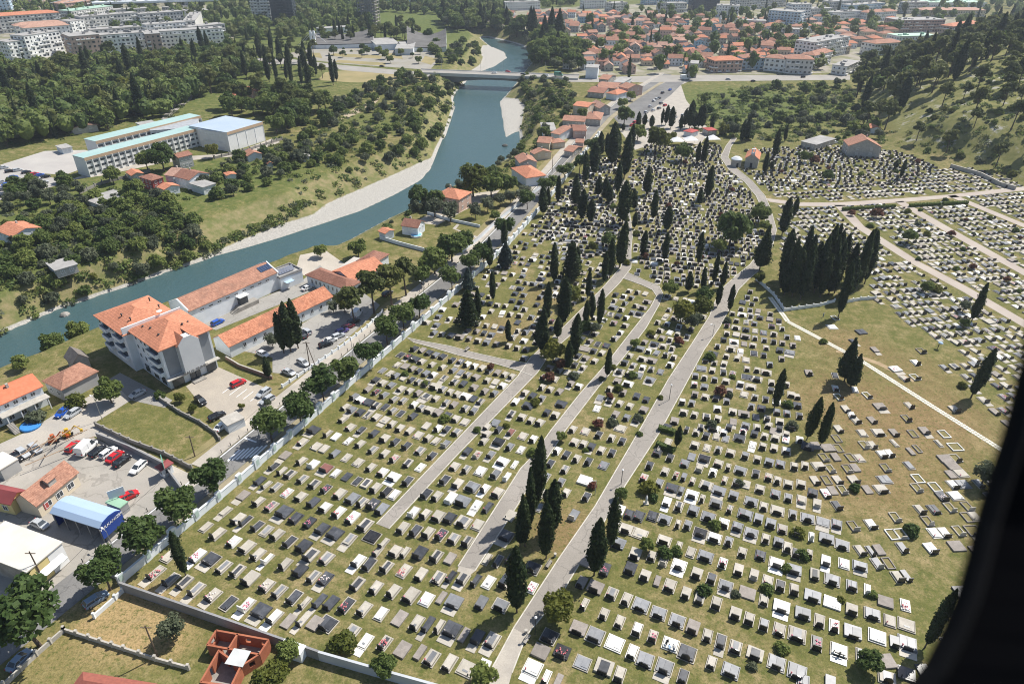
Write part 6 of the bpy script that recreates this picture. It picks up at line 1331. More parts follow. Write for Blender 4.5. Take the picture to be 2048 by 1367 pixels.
# ---- cable stayed bridge in the distance
A, B = at(190, 30), at(440, 22); o, a, w, d = frame_of(A, B, B+Vector((0, 12, 0))); rt = root('cable_bridge', (o.x, o.y, 0), a, 'distant cable stayed bridge with white pylon and fans of stays', 'bridge'); MB().box(0, w, 0, 14, 10, 11.8).build('deck', M_WHITEW, rt); px_ = w*.72
q = MB(); q.faces([(px_-2, 5, 0), (px_+2, 5, 0), (px_+2, 8, 0), (px_-2, 8, 0), (px_+9, 5.5, 46), (px_+11, 5.5, 46), (px_+11, 7.5, 46), (px_+9, 7.5, 46)], [(0, 1, 5, 4), (1, 2, 6, 5), (2, 3, 7, 6), (3, 0, 4, 7), (4, 5, 6, 7)]); q.build('pylon', M_WHITEP, rt)
for i in range(10): MB().tube((px_+3+.7*i, 6.5, 14+3.2*i), (px_-14-i*13, 6.5, 11.8), .3).build('stay', M_WHITEP, rt); MB().tube((px_+3+.7*i, 6.5, 14+3.2*i), (px_+20+i*7, 6.5, 11.8), .3).build('stay', M_WHITEP, rt)
# ---- minaret
c = at(1437, 62); rt = root('minaret', c, 0, 'slim white minaret with dark pointed cap in the old town', 'minaret'); MB().lathe([(1.2, 0), (1.1, 10), (1.6, 10.4), (1.6, 11.4), (.95, 11.5), (.9, 14)], 10).build('shaft', M_WHITEP, rt); MB().lathe([(1.05, 14), (.05, 18)], 10).build('cap', M_DARKM, rt)
# ------------------------------------------------------------------ walls and fences
WB3 = [Vector(p) for p in WALL]
rt = root('cemetery_wall', (*WB3[0], 0), 0, 'long white wall with arched niches along the cemetery street side', 'wall'); o = Vector((*WB3[0], 0))
W = resample(WALL, 4.6)
for i in range(len(W)-1):
    a, c = Vector(W[i])-WB3[0], Vector(W[i+1])-WB3[0]; t = (c-a).normalized(); n = Vector((-t.y, t.x)); q = MB(); q.prism([tuple(a+n*.14), tuple(a-n*.14), tuple(c-n*.14), tuple(c+n*.14)], 0, 1.5+.002*(i % 2)); q.prism([tuple(a+n*.22+t*.55), tuple(a-n*.22+t*.55), tuple(c-n*.22-t*.55), tuple(c+n*.22-t*.55)], 1.51, 1.62); q.build('wall_panel', M_WHITEW, rt)
    if i % 4 == 2 and i < 66:
        q = MB(); q.prism([tuple(a+n*.3-t*.75), tuple(a-n*.3-t*.75), tuple(a-n*.3+t*.75), tuple(a+n*.3+t*.75)], 0, 2.0)
        for k in range(7):
            u0, u1 = -.75+1.5*k/7, -.75+1.5*(k+1)/7; z = 2.0+.65*math.sqrt(max(0, 1-((u0+u1)/1.5)**2)); q.prism([tuple(a+n*.3+t*u0), tuple(a-n*.3+t*u0), tuple(a-n*.3+t*u1), tuple(a+n*.3+t*u1)], 2.0, z)
        nc = q.build('arched_niche', M_WHITEW, rt)
    else:
        if i < 70: q = MB(); q.prism([tuple(a+n*.25-t*.55), tuple(a-n*.25-t*.55), tuple(a-n*.25+t*.55), tuple(a+n*.25+t*.55)], 0, 2.15); nc = q.build('pillar', M_WHITEW, rt)
        else: continue
    q = MB()
    for s in (-1, 1): q.prism([tuple(a+n*.31*s-t*.36), tuple(a+n*.33*s-t*.36), tuple(a+n*.33*s+t*.36), tuple(a+n*.31*s+t*.36)], .7, 1.95)
    q.build('niche_grille', mat('pale green grille', (.45, .55, .5), (.4, .5, .45), 1, .6), nc)
def wall_line(name, label, pts, hgt, th, m, capm=None, posts=0, ph=.4, cat='wall', group=None, world=None):
    Wp = [Vector(p) for p in (world or [tuple(gp(*q)[:2]) for q in pts])]; rt = root(name, (*Wp[0], 0), 0, label, cat, group)
    for i in range(len(Wp)-1):
        a, c = Wp[i]-Wp[0], Wp[i+1]-Wp[0]; t = (c-a).normalized(); n = Vector((-t.y, t.x))*th; q = MB(); z = min(th_(Wp[i]), th_(Wp[i+1])); q.prism([tuple(a+n), tuple(a-n), tuple(c-n), tuple(c+n)], z-.5, max(th_(Wp[i]), th_(Wp[i+1]))+hgt+.002*(i % 2)); q.build('panel', m, rt)
        if capm: q = MB(); q.prism([tuple(a+n*1.35), tuple(a-n*1.35), tuple(c-n*1.35), tuple(c+n*1.35)], hgt+.005, hgt+.08+.002*(i % 2)); q.build('coping', capm, rt)
        if posts:
            L = (c-a).length; k = max(1, int(L/posts))
            for j in range(k+1 if i == len(Wp)-2 else k): p = a+t*(L*j/k); q = MB().box(p.x-.18, p.x+.18, p.y-.18, p.y+.18, 0, hgt+ph); q.build('post', m, rt)
    return rt
def th_(v): return th(v.x, v.y)
wall_line('concrete_wall', 'grey concrete boundary wall below the lowest row of graves', [(245, 1180), (470, 1258), (560, 1290), (640, 1318)], 2.0, .16, mat('grey wall concrete', (.3, .3, .305), (.24, .24, .245), .25, .95, fine=3))
wall_line('concrete_wall', 'pale rendered continuation of the boundary wall towards the widest lane', [(640, 1318), (790, 1361), (930, 1400), (990, 1410)], 1.9, .18, mat('pale wall render', (.46, .48, .5), (.4, .42, .44), .3, .9))
wall_line('garden_fence', 'low grey garden wall with small white posts below sandy plot', [(130, 1262), (180, 1278), (250, 1300), (312, 1320), (378, 1338)], .75, .13, M_STONEW, None, 1.9, .5, 'fence')
wall_line('street_fence', 'grey street wall with iron railing beside the two parked cars', [(10, 1372), (75, 1310), (130, 1262)], .8, .13, M_STONEW, None, 1.9, .4, 'fence')
wall_line('street_fence', 'whitewashed low wall beside the silver blue parked car', [(190, 1235), (232, 1198), (247, 1183)], .8, .13, M_WHITEW, None, 2.2, .4, 'fence')
wall_line('plot_wall', 'long grey wall with stub posts beside the grassy plot', [(193, 852), (260, 884), (330, 910), (384, 938)], 1.0, .13, M_CONC, None, 2.4, .3)
wall_line('retaining_wall', 'tall grey retaining wall between side street and car yard', [(196, 876), (262, 902), (330, 936), (368, 988)], 1.5, .15, mat('grey wall concrete', (.3, .3, .305)), None)
wall_line('plot_wall', 'broken grey wall along the parking edge of grassy plot', [(322, 800), (360, 826), (400, 846), (432, 868), (440, 880)], .8, .12, M_CONC, None, 2.4, .2)
wall_line('lot_wall', 'brick red garden wall in front of the long low house', [(452, 718), (480, 735), (545, 758)], .9, .12, mat('brown wall', (.33, .2, .15), (.26, .16, .12), .6, .9), M_STONEW)
wall_line('lot_fence', 'white railing between parking lot and the grassy verge', [(565, 775), (625, 735), (690, 690), (735, 655), (765, 625)], .8, .06, M_WHITEW, None, 2.2, .25, 'fence')
wall_line('road_wall', 'white garden wall along the road before the pool house', [(925, 505), (960, 478), (1000, 440), (1050, 400), (1080, 378)], 1.4, .12, M_WHITEW, M_STONEW)
wall_line('garden_wall', 'grey wall between the lawn and the pool house garden', [(760, 478), (800, 490), (850, 503), (895, 512)], 1.2, .12, M_WHITEW)
wall_line('garden_wall', 'white wall between pool garden and olive drive', [(855, 428), (900, 442), (960, 455)], 1.0, .12, M_WHITEW)
wall_line('roadside_wall', 'pale stone wall along the road by the riverside houses', [(1100, 360), (1130, 330), (1165, 290), (1172, 270)], 1.2, .12, M_STONEW)
wall_line('river_wall', 'grey retaining wall between the yards and the river', [(345, 640), (480, 586), (550, 556), (598, 538)], .7, .25, M_CONC)
wall_line('grove_fence', 'white picket fence round the cypress grove', [(1512, 560), (1546, 590), (1568, 622), (1640, 612), (1668, 604)], .9, .07, M_WHITEP, None, 2.0, .25, 'fence')
wall_line('grove_fence', 'white fence right of the cypress grove gate', [(1690, 606), (1720, 600), (1750, 598)], .9, .07, M_WHITEP, None, 2.0, .25, 'fence')
wall_line('slope_wall', 'old stone retaining wall at the hill foot by upper graves', [(1900, 335), (1960, 352), (2000, 372), (2030, 380)], 1.6, .3, M_STONEW)
wall_line('school_fence', 'grey wall with posts between school and river gardens', [(160, 388), (205, 368), (300, 345)], 1.2, .1, M_CONC, None, 3, .6, 'fence')
wall_line('school_fence', 'grey railed wall below the gym hall', [(430, 318), (500, 300), (565, 280)], 1.1, .1, M_CONC, None, 3, .6, 'fence')
# clipped hedges along the upper lane
for i, (x0, x1) in enumerate(((1684, 1700), (1700, 1722), (1724, 1746), (1750, 1790), (1818, 1850), (1852, 1880), (1884, 1935))):
    a, c = at(x0, 421-.055*(x0-1684)), at(x1, 421-.055*(x1-1684)); L = (c-a).length; C = nr.uniform([0, -.6, .1], [L, .6, 1.3], (int(140*L), 3)); N = np.tile([0, -.3, .6], (len(C), 1)); q = MB().box(.1, L-.1, -.45, .45, 0, 1.1); q.quads(leaves(C, N, .16)); ob = q.build('clipped_hedge', L_DEC, None, loc=(a.x, a.y, 0)); ob.rotation_euler = (0, 0, math.atan2(c.y-a.y, c.x-a.x)); tag(ob, f'clipped green hedge, {ordw(i+1)} from left along the upper lane', 'hedge', 'hedges along the upper lane')
for i, (p0, p1) in enumerate((((1316, 858), (1350, 868)), ((1312, 890), (1348, 905)))):
    a, c = at(*p0), at(*p1); L = (c-a).length; C = nr.uniform([0, -.6, .1], [L, .6, 1.1], (int(200*L), 3)); q = MB().box(.1, L-.1, -.45, .45, 0, 1.0); q.quads(leaves(C, np.tile([0, -.3, .6], (len(C), 1)), .14)); ob = q.build('clipped_hedge', L_DRK, None, loc=(a.x, a.y, 0)); ob.rotation_euler = (0, 0, math.atan2(c.y-a.y, c.x-a.x)); tag(ob, ['upper dark hedge beside the widest lane', 'lower dark hedge beside the widest lane'][i], 'hedge', 'hedges beside the widest lane')
# ------------------------------------------------------------------ cars
CARC = {'white': (.75, .75, .74), 'silver': (.42, .44, .46), 'red': (.5, .02, .025), 'black': (.012, .012, .014), 'blue': (.02, .09, .42), 'grey': (.16, .17, .18), 'maroon': (.13, .02, .03), 'purple': (.1, .08, .25), 'slate blue': (.2, .27, .36), 'green': (.1, .25, .18)}
CM = {k: mat('car paint '+k, v, v, .5, .25, .5) for k, v in CARC.items()}
def car_body(kind='hatch'):
    L, Wd = 3.6, 1.5; b = MB()
    secs = [(-L/2, .32, .62, .6), (-L/2+.12, .24, .72, .68), (-1.15, .2, .8, .74), (0, .2, .82, .75), (1.0, .2, .8, .75), (1.55, .24, .66, .7), (L/2, .32, .52, .58)]
    P = []
    for x, z0, z1, hw in secs: P += [(x, -hw, z0), (x, hw, z0), (x, hw*1.02, (z0+z1)/2), (x, hw*.94, z1), (x, -hw*.94, z1), (x, -hw*1.02, (z0+z1)/2)]
    n = 6; k = len(secs); f = [(j*n+i, (j+1)*n+i, (j+1)*n+(i+1) % n, j*n+(i+1) % n) for j in range(k-1) for i in range(n)]+[tuple(range(n)), tuple(range((k-1)*n+n-1, (k-1)*n-1, -1))]
    b.faces(P, f)
    if kind == 'van': roof = [(-1.7, .66, 1.75), (.75, .66, 1.75)]; base = (-1.75, 1.35)
    elif kind == 'saloon': roof = [(-.85, .54, 1.2), (.35, .54, 1.2)]; base = (-1.35, 1.0)
    else: roof = [(-1.4, .56, 1.25), (.3, .56, 1.25)]; base = (-1.72, 1.0)
    (x0, w0, z), (x1, _, _) = roof; b.box(x0, x1, -w0, w0, z-.06, z, taper=.03)
    g = MB(); B_ = [(base[0], -.68, .8), (base[1], -.68, .8), (base[1], .68, .8), (base[0], .68, .8), (x0, -w0, z-.061), (x1, -w0, z-.061), (x1, w0, z-.061), (x0, w0, z-.061)]
    g.faces(B_, [(0, 1, 5, 4), (1, 2, 6, 5), (2, 3, 7, 6), (3, 0, 4, 7)])
    if kind == 'van': b.faces([(base[0], -.7, .8), (.45, -.7, .8), (.3, -.67, z-.05), (x0, -.67, z-.05), (base[0], .7, .8), (.45, .7, .8), (.3, .67, z-.05), (x0, .67, z-.05)], [(0, 1, 2, 3), (7, 6, 5, 4), (0, 3, 7, 4)])
    for s in (-1, 1): b.tube((x0, s*w0, z-.05), (base[0], s*.68, .8), .05); b.tube((x1, s*w0, z-.05), (base[1], s*.68, .8), .05); b.tube((-.3, s*w0, z-.05), (-.3, s*.7, .8), .05)
    return b, g
CP = {}
def wheel_mesh():
    b = MB(); b.tube((0, -.09, 0), (0, .09, 0), .29, .29, 12, 0); b.tube((0, -.1, 0), (0, .1, 0), .17, .17, 10, 1); return b
WM = wheel_mesh().mesh('wheel', [M_DARKM, M_METAL])
LMES = MB().box(-.03, .03, -.14, .14, -.06, .06).mesh('lamp', [M_GLASS])
def car_proto(kind, colr):
    rt = root('parked_car' if kind != 'van' else 'parked_van'); b, g = car_body(kind); kids = [b.build('body', CM[colr], rt, False), g.build('window_glass', M_GLASS, rt)]
    for x in (-1.12, 1.15):
        for y in (-.66, .66): kids.append(link('wheel', WM, rt, (x, y, .29)))
    for y in (-.48, .48): kids.append(link('headlight', MB().box(1.7, 1.8, y-.14, y+.14, .5, .62).mesh('headlight', [M_WHITEP]), rt))
    for y in (-.55, .55): kids.append(link('tail_light', MB().box(-1.83, -1.75, y-.1, y+.1, .55, .7).mesh('tail_light', [CM['red']]), rt))
    rt['category'] = 'van' if kind == 'van' else 'car'; return proto(rt, kids)
def car(colr, kind, rear, front, label, s=1.0, z=0.03, group=None):
    a, c = at(*rear, z), at(*front, z); m_ = (a+c)/2; ang = math.atan2(c.y-a.y, c.x-a.x); k = (kind, colr)
    if k not in CP: CP[k] = car_proto(kind, colr); o_ = CP[k]; o_.location = (m_.x, m_.y, z); o_.rotation_euler = (0, 0, ang)
    else: o_ = dup(CP[k], (m_.x, m_.y, z), ang)
    o_.scale = (s, s, s); tag(o_, label, None, group or 'cars parked and driving'); return o_
for q in '''slate blue|saloon|20,1345|62,1302|slate blue car parked by the railing at bottom left
slate blue|hatch|172,1216|215,1188|silver blue estate parked below a round street tree
white|van|158,916|192,884|large white delivery van with marks in the yard row|1.25
red|hatch|138,905|160,886|red van like car left of the white delivery van
black|hatch|184,915|210,896|black car right of the white delivery van
white|hatch|204,918|232,898|white estate car in the yard row
red|saloon|216,928|246,904|dark red saloon in the yard row
black|saloon|230,936|260,914|black saloon at the end of the yard row
white|hatch|292,925|264,950|white four by four parked alone in the yard
red|hatch|244,1002|272,988|red car behind the fence of the tyre workshop
silver|saloon|65,1044|98,1058|silver saloon before the tyre workshop
silver|hatch|38,902|58,916|silver hatchback left among yard cars
silver|hatch|62,893|82,907|silver saloon right of the yard hatchback
black|saloon|22,910|42,926|dark car beside the grey shed
silver|hatch|160,821|133,838|silver estate on the side street by vines
blue|hatch|137,820|118,834|dark blue car under the vine pergola
silver|saloon|290,783|262,797|silver car in the shade of apartment building
red|hatch|462,776|492,762|red hatchback alone on the striped parking
black|hatch|392,796|412,812|black car in the parking corner
silver|hatch|540,780|516,796|silver car at the striped parking exit
silver|hatch|548,795|522,810|second silver car at the striped parking exit
black|hatch|425,840|445,830|dark car behind the billboard hut
white|saloon|436,862|452,848|white car behind the billboard hut
blue|hatch|426,652|446,642|bright blue car by the apartment corner
white|saloon|606,582|625,574|white car at the end of the long house
silver|hatch|622,671|604,660|silver car right of the cypress trio
black|saloon|612,678|598,668|dark car behind the cypress trio
white|saloon|514,705|538,716|white car before the long house
silver|hatch|596,722|618,734|silver car beside the wooden pole
silver|saloon|566,742|590,752|silver grey car at the lot exit
black|hatch|640,695|664,687|black car first in the fence row
white|saloon|650,687|672,679|white car second in the fence row
silver|hatch|666,679|688,670|silver car third in the fence row
purple|hatch|674,669|696,660|purple car fourth in the fence row
maroon|hatch|686,660|708,651|maroon car fifth in the fence row
black|hatch|698,650|718,641|dark car sixth in the fence row
white|van|706,640|722,622|white small truck at the parking gate|1.15
black|hatch|766,594|784,584|black car under the roadside pines
white|saloon|980,146|998,147|white car on the bridge left|1
red|hatch|1008,144|1024,145|red car on the bridge middle
black|saloon|1038,149|1054,150|dark car on the bridge centre right
white|saloon|1086,152|1100,153|white car on the bridge right
green|van|1106,152|1128,153|green and white bus leaving the bridge|1.7
black|hatch|758,134|770,134|dark car on the road before the plaza
black|saloon|610,136|618,134|dark car on the road at far left
blue|saloon|1334,184|1346,178|bluish car on the junction road
black|hatch|1318,190|1332,184|black car on the junction road
white|saloon|1270,178|1278,172|white car by the roadside houses
black|saloon|1500,164|1512,163|dark car on the far cross road
silver|saloon|1450,160|1462,160|silver car on the far cross road
black|hatch|1600,156|1612,155|dark car far along cross road
white|van|1357,160|1382,159|pale bus at the junction|1.8
white|saloon|1660,288|1678,285|white car beside the low barn
black|saloon|1646,290|1656,286|dark car beside the low barn
silver|saloon|1608,288|1622,284|silver car left of the low barn'''.split('\n'):
    t = q.split('|'); car(t[0], t[1], tuple(map(float, t[2].split(','))), tuple(map(float, t[3].split(','))), t[4], float(t[5]) if len(t) > 5 else 1.0, .95 if 'bridge' in t[4] else .05)
r = random.Random(9); its = []
for x, y in ((8, 337), (20, 344), (36, 342), (53, 346), (70, 350), (92, 355), (27, 356), (4, 366), (14, 371), (24, 378), (36, 370), (46, 367), (40, 383), (56, 380), (9, 380), (4, 394), (22, 388), (80, 352), (66, 368), (88, 366)):
    o_ = car(r.choice(['white', 'silver', 'black', 'silver', 'red', 'blue', 'grey']), r.choice(['hatch', 'saloon']), (x-7, y+1.5), (x+7, y-1), None, group='cars in the school car park'); its.append((o_, 'car'))
for x, y in ((1318, 198), (1308, 203), (1322, 208), (1313, 200), (1300, 214), (1292, 226), (1306, 222), (1318, 218), (1330, 212), (1340, 222), (1350, 236), (1362, 244), (1280, 238), (1270, 246), (1264, 252), (1342, 240), (1366, 232), (1294, 244)):
    o_ = car(r.choice(['white', 'silver', 'black', 'silver', 'red', 'grey']), r.choice(['hatch', 'saloon']), (x-5, y+2), (x+5, y-2), None, group='cars in the entrance car park'); its.append((o_, 'car'))
def cn(o_): return [k.data.materials[0].name for k in KIDS.get(o_.name, [])][:1]
rows = order_labels([(o_, 'small parked car') for o_, _ in its[:20]], 12, 'of the school car park'); order_labels([(o_, 'small parked car') for o_, _ in its[20:]], 14, 'of the entrance car park')
# ------------------------------------------------------------------ poles, lamps, benches, odds and ends
def lamp(p, h, label, az=120, ball=False):
    rt = root('street_lamp', p, D2R(az), label, 'lamp', 'lamps along lanes and streets'); MB().tube((0, 0, 0), (0, 0, h), .07, .05, 8).build('pole', M_METAL if not ball else M_DARKM, rt)
    if ball: MB().lathe([(.05, h), (.2, h+.12), (.22, h+.25), (.05, h+.4)], 8).build('lamp_head', M_WHITEP, rt)
    else: MB().tube((0, 0, h), (.9, 0, h+.25), .04).build('arm', M_METAL, rt); MB().box(.75, 1.3, -.13, .13, h+.2, h+.32).build('lamp_head', M_WHITEP, rt)
for i, (x, y, t) in enumerate(((1338, 800, 770), (1425, 672, 650), (1190, 988, 965), (1070, 1268, 1235), (1484, 552, 530), (1242, 968, 965))): p = at(x, y); lamp(p, max(3.4, height_of(p, t)), ['thin lamp right of the wide slate tomb lane', 'thin lamp where the widest lane bends', 'lamp beside the twin cypresses', 'black lamp at the widest lane foot', 'lamp at the upper lane bend', 'lamp above the round verge bush'][i], 200, i in (0, 3, 5))
for i, (x, y, t) in enumerate(((706, 712, 678), (848, 597, 565), (227, 1096, 1062), (521, 884, 845), (205, 840, 796))): p = at(x, y); lamp(p, height_of(p, t), ['street lamp at the verge by the parking lot', 'street lamp on the pavement below the pines', 'street lamp before the tyre workshop', 'street lamp at the zebra crossing', 'pole lamp at the side street corner'][i], 150)
for i, (x, y, t) in enumerate(((620, 735, 683), (390, 912, 870), (315, 1312, 1250), (1104, 345, 308), (90, 1165, 1102))):
    p = at(x, y); hh = height_of(p, t); rt = root('utility_pole', p, 0, ['wooden twin pole at the parking lot fence', 'wooden pole on the grassy plot', 'leaning grey pole by the low garden wall', 'tall pole in the riverside lawn', 'dark pole at the warehouse front'][i], 'pole', 'utility poles'); MB().tube((0, 0, 0), (.1, 0, hh), .14, .09, 7).build('shaft', M_WOODP, rt); MB().box(-.7, .9, -.05, .05, hh-.5, hh-.38).build('crossarm', M_WOODP, rt)
    if i == 0: MB().tube((1.6, -.4, 0), (.1, 0, hh-.1), .11, .08, 7).build('brace', M_WOODP, rt)
for i, (x, y) in enumerate(((1098, 1130), (1054, 1280), (935, 700), (1318, 900))):
    p = at(x, y); rt = root('park_bench', p, D2R(60), ['grey bench on the verge left of the widest lane', 'grey bench at the lane foot beside the black lamp', 'bench at the cross lane edge', 'bench inside the lower dark hedge'][i], 'bench', 'benches beside the lanes')
    MB().box(-.8, .8, -.22, .22, .4, .47).build('seat', M_CONC, rt); MB().box(-.8, .8, .23, .29, .5, .85).build('backrest', M_CONC, rt)
    for sx in (-.65, .65): MB().box(sx-.05, sx+.05, -.2, .25, 0, .4).build('leg', M_DARKM, rt)
for i, (x, y) in enumerate(((1070, 1115), (1052, 1265))): p = at(x+40, y-3) if i == 0 else at(x, y); rt = root('litter_bin', p, 0, ['small pale bin at the end of the upper bench', 'small pale bin at the lane foot'][i], 'bin', 'bins beside the lanes'); MB().lathe([(.2, 0), (.22, .7), (.25, .75)], 10).build('bucket', M_STONEW, rt)
its = []
for i, W_ in enumerate(resample(offset_line(ROADL[1:6], 9.3), 2.4)[::1][:46]):
    q = MB().lathe([(.07, 0), (.07, .6), (.1, .65), (.02, .8)], 7); ob = link('bollard', q.mesh('bollard', [M_DARKM]) if i == 0 else bme, None, (*W_, .1)) if i == 0 else link('bollard', bme, None, (*W_, .1)); bme = ob.data; tag(ob, None, 'bollard', 'bollards along the pavement edge'); its.append((ob, 'black bollard'))
order_labels(its, 900, 'along the pavement kerb')
for nm_, pts_ in (('overhead wire crossing the warehouse roof towards the tyre workshop', ((90, 1165, 9.5), (198, 1057, 6.2), (330, 950, 8.0))), ('overhead wire from the plot pole to the parking lot pole', ((390, 912, 7.5), (535, 800, 6.0), (620, 735, 8.8)))):
    P_ = [at(*q) for q in pts_]; q = MB()
    for a_, c_ in zip(P_, P_[1:]):
        for k in range(6):
            u0, u1 = k/6, (k+1)/6; sg = lambda u: Vector((0, 0, -2.4*u*(1-u))); q.tube(a_.lerp(c_, u0)+sg(u0)-P_[0], a_.lerp(c_, u1)+sg(u1)-P_[0], .022, .022, 4)
    tag(q.build('overhead_wire', M_DARKM, None, loc=P_[0]), nm_, 'wire')
# pools, machines, billboards
p = at(62, 853); rt = root('paddling_pool', p, 0, 'round blue paddling pool before the red roofed house', 'pool'); MB().lathe([(1.9, 0), (2.0, .4), (1.85, .55)], 20).build('rim', mat('blue plastic', (.05, .25, .6)), rt); MB().lathe([(1.84, .3), (1.84, .42)], 20).build('water', mat('pool water', (.2, .5, .75), None, 1, .1), rt)
p = at(833, 472); rt = root('garden_pool', p, 0, 'small round light blue pool beside the white house', 'pool'); MB().lathe([(1.9, 0), (2.0, .6)], 18).build('rim', M_WHITEP, rt); MB().lathe([(1.8, .5), (1.8, .62)], 18).build('water', MATS['pool water'], rt)
M_ORM = mat('orange machine paint', (.5, .11, .03), None, .8, .5); M_YEM = mat('yellow machine paint', (.65, .42, .04), None, .8, .5)
for (x, y), mm, lb in (((108, 884), M_ORM, 'orange red concrete mixer machine in the timber yard'), ((136, 872), M_YEM, 'small yellow excavator in the timber yard')):
    p = at(x, y); rt = root('small_excavator' if mm is M_YEM else 'site_machine', p, D2R(30), lb, 'machine'); MB().box(-1, 1, -.6, -.3, 0, .4).box(-1, 1, .3, .6, 0, .4).build('tracks', M_DARKM, rt); MB().box(-.8, .6, -.5, .5, .45, 1.1, taper=.05).box(-.3, .5, -.4, .4, 1.1, 1.9, taper=.08).build('body', mm, rt); q = MB(); q.tube((.6, 0, 1), (1.7, 0, 2.1), .12); q.tube((1.7, 0, 2.1), (2.5, 0, .9), .1); q.box(2.3, 2.8, -.25, .25, .4, .9); q.build('arm', mm, rt)
# timber frame skeleton over the yard
rt = root('timber_frame', at(85, 905), 0, 'skeleton of long timbers leaning over the yard wall', 'frame'); o = rt.location.copy()
for a_, c_ in (((30, 925, 0), (75, 880, 2.2)), ((60, 915, 0), (108, 868, 2.6)), ((100, 890, 2.2), (128, 858, 2.8)), ((110, 880, 2.2), (140, 858, 2.6)), ((130, 880, 2.2), (175, 858, 2.4)), ((20, 920, 1.8), (160, 850, 2.4)), ((50, 930, 1.8), (190, 872, 2.2)), ((65, 900, 0), (70, 895, 2.3)), ((120, 872, 0), (122, 870, 2.6)), ((88, 915, 0), (90, 908, 2.2))): MB().tube(at(*a_)-o, at(*c_)-o, .09, .09, 5).build('beam', mat('raw timber', (.42, .3, .2), (.34, .24, .16), 1, .9), rt)
for i, (x, y) in enumerate(((243, 1012), (334, 950))):
    p = at(x, y); rt = root('billboard', p, D2R([35, 120][i]), ['tilted white billboard at the tyre workshop corner', 'green edged billboard beside the gatehouse'][i], 'billboard'); MB().box(-1.3, 1.3, -.05, .05, 2.4, 4.2).build('panel', [M_WHITEP, mat('green panel', (.16, .35, .28))][i], rt)
    for sx in (-.9, .9): MB().tube((sx, 0, 0), (sx, 0, 2.4), .05).build('post', M_METAL, rt)
# rock in the river
for i, (x, y, s) in enumerate(((1010, 292, 1.5), (1053, 136, 2.4), (130, 630, 1.4), (908, 215, .9))):
    p = at(x, y, ZW); b = MB(); core(b, (0, 0, .1), (s, s*.8, s*.6), 0, 10); tag(b.build('river_rock', M_CONC if i else mat('dark rock', (.06, .06, .055), (.1, .1, .09), 1, .9), None, loc=p), ['dark rock standing in the river', 'pale rock beyond the bridge', 'flat pale rock at the near left bank', 'small rock at the left bank'][i], 'rock', 'rocks in the river')
# ------------------------------------------------------------------ people
SKIN = mat('skin', (.5, .3, .22), None, 2, .6)
def person(p, az, label, top, legs, bend=0.0, s=.88):
    J = [(0, 0, .95), (0, .02, 1.2), (0, .03, 1.42), (0, .02, 1.52), (0, .04, 1.66), (.1, 0, .92), (.11, .05, .5), (.1, 0, .05), (.11, .12, .03), (-.1, 0, .92), (-.11, .02, .5), (-.1, -.03, .05), (-.11, .1, .03), (.19, .02, 1.4), (.25, .04, 1.12), (.24, .16, .9), (-.19, .02, 1.4), (-.25, .04, 1.12), (-.24, .16, .9)]
    Rr = [.13, .13, .14, .06, .1, .1, .075, .05, .045, .1, .075, .05, .045, .06, .045, .035, .06, .045, .035]
    E = [(0, 1), (1, 2), (2, 3), (3, 4), (0, 5), (5, 6), (6, 7), (7, 8), (0, 9), (9, 10), (10, 11), (11, 12), (2, 13), (13, 14), (14, 15), (2, 16), (16, 17), (17, 18)]
    def bd(v):
        x, y, z = v
        if z > .95 or abs(x) > .2: c_, s_ = math.cos(bend), math.sin(bend); y, z = y*c_+(z-.95)*s_, .95+(z-.95)*c_-y*s_*.3
        return (x*s, y*s, z*s)
    J = [bd(v) for v in J]; me_ = bpy.data.meshes.new('person'); me_.from_pydata(J, E, []); ob = bpy.data.objects.new('tmp_person', me_); COL.objects.link(ob)
    m_ = ob.modifiers.new('s', 'SKIN'); sv_ = me_.skin_vertices[0].data
    for i, rr_ in enumerate(Rr): sv_[i].radius = (rr_*s, rr_*s)
    sv_[0].use_root = True; ob.modifiers.new('d', 'SUBSURF').levels = 1; bpy.context.view_layer.update()
    fin = bpy.data.meshes.new_from_object(ob.evaluated_get(bpy.context.evaluated_depsgraph_get())); bpy.data.objects.remove(ob); fin.materials.clear()
    for q in (top, legs, SKIN, M_DARKM): fin.materials.append(q)
    hd = Vector(J[4])
    for f in fin.polygons:
        c_ = f.center; f.material_index = 1 if c_.z < .93*s else 0
        if (c_-hd).length < .17*s: f.material_index = 2 if c_.y > hd.y-.02 and c_.z < hd.z+.05*s else 3
        if min((c_-Vector(J[15])).length, (c_-Vector(J[18])).length) < .09*s: f.material_index = 2
        f.use_smooth = True
    o_ = link('person', fin, None, p); o_.rotation_euler = (0, 0, D2R(az)); return tag(o_, label, 'person', 'visitors among the graves')
C_D, C_B, C_J, C_W = mat('dark cloth', (.02, .02, .025)), mat('light blue shirt', (.4, .55, .72)), mat('denim', (.1, .16, .28)), mat('pale cloth', (.6, .58, .55))
person(at(1331, 1291), -60, 'person in dark clothes bending at the white slab, left of two others', C_D, C_D, .7); person(at(1337, 1303), -10, 'person in light blue shirt stooping at the white slab', C_B, C_D, 1.0); person(at(1347, 1302), 10, 'person in pale top and jeans stooping at the white slab', C_W, C_J, .8)
person(at(1646, 634), 30, 'person in pale top standing by the cypress grove fence', C_W, C_J); u = person(at(1875, 697), 60, 'person in dark clothes beneath a light blue umbrella in dry field', C_D, C_D)
rt = root('umbrella', at(1875.5, 697), 0, 'open light blue umbrella in the dry field', 'umbrella'); MB().tube((.25, .1, .9), (.25, .1, 1.95), .015).build('shaft', M_METAL, rt); MB().lathe([(.62, 1.62), (.5, 1.8), (.25, 1.93), (.02, 1.97)], 10, o=(.25, .1, 0)).build('canopy', C_B, rt)
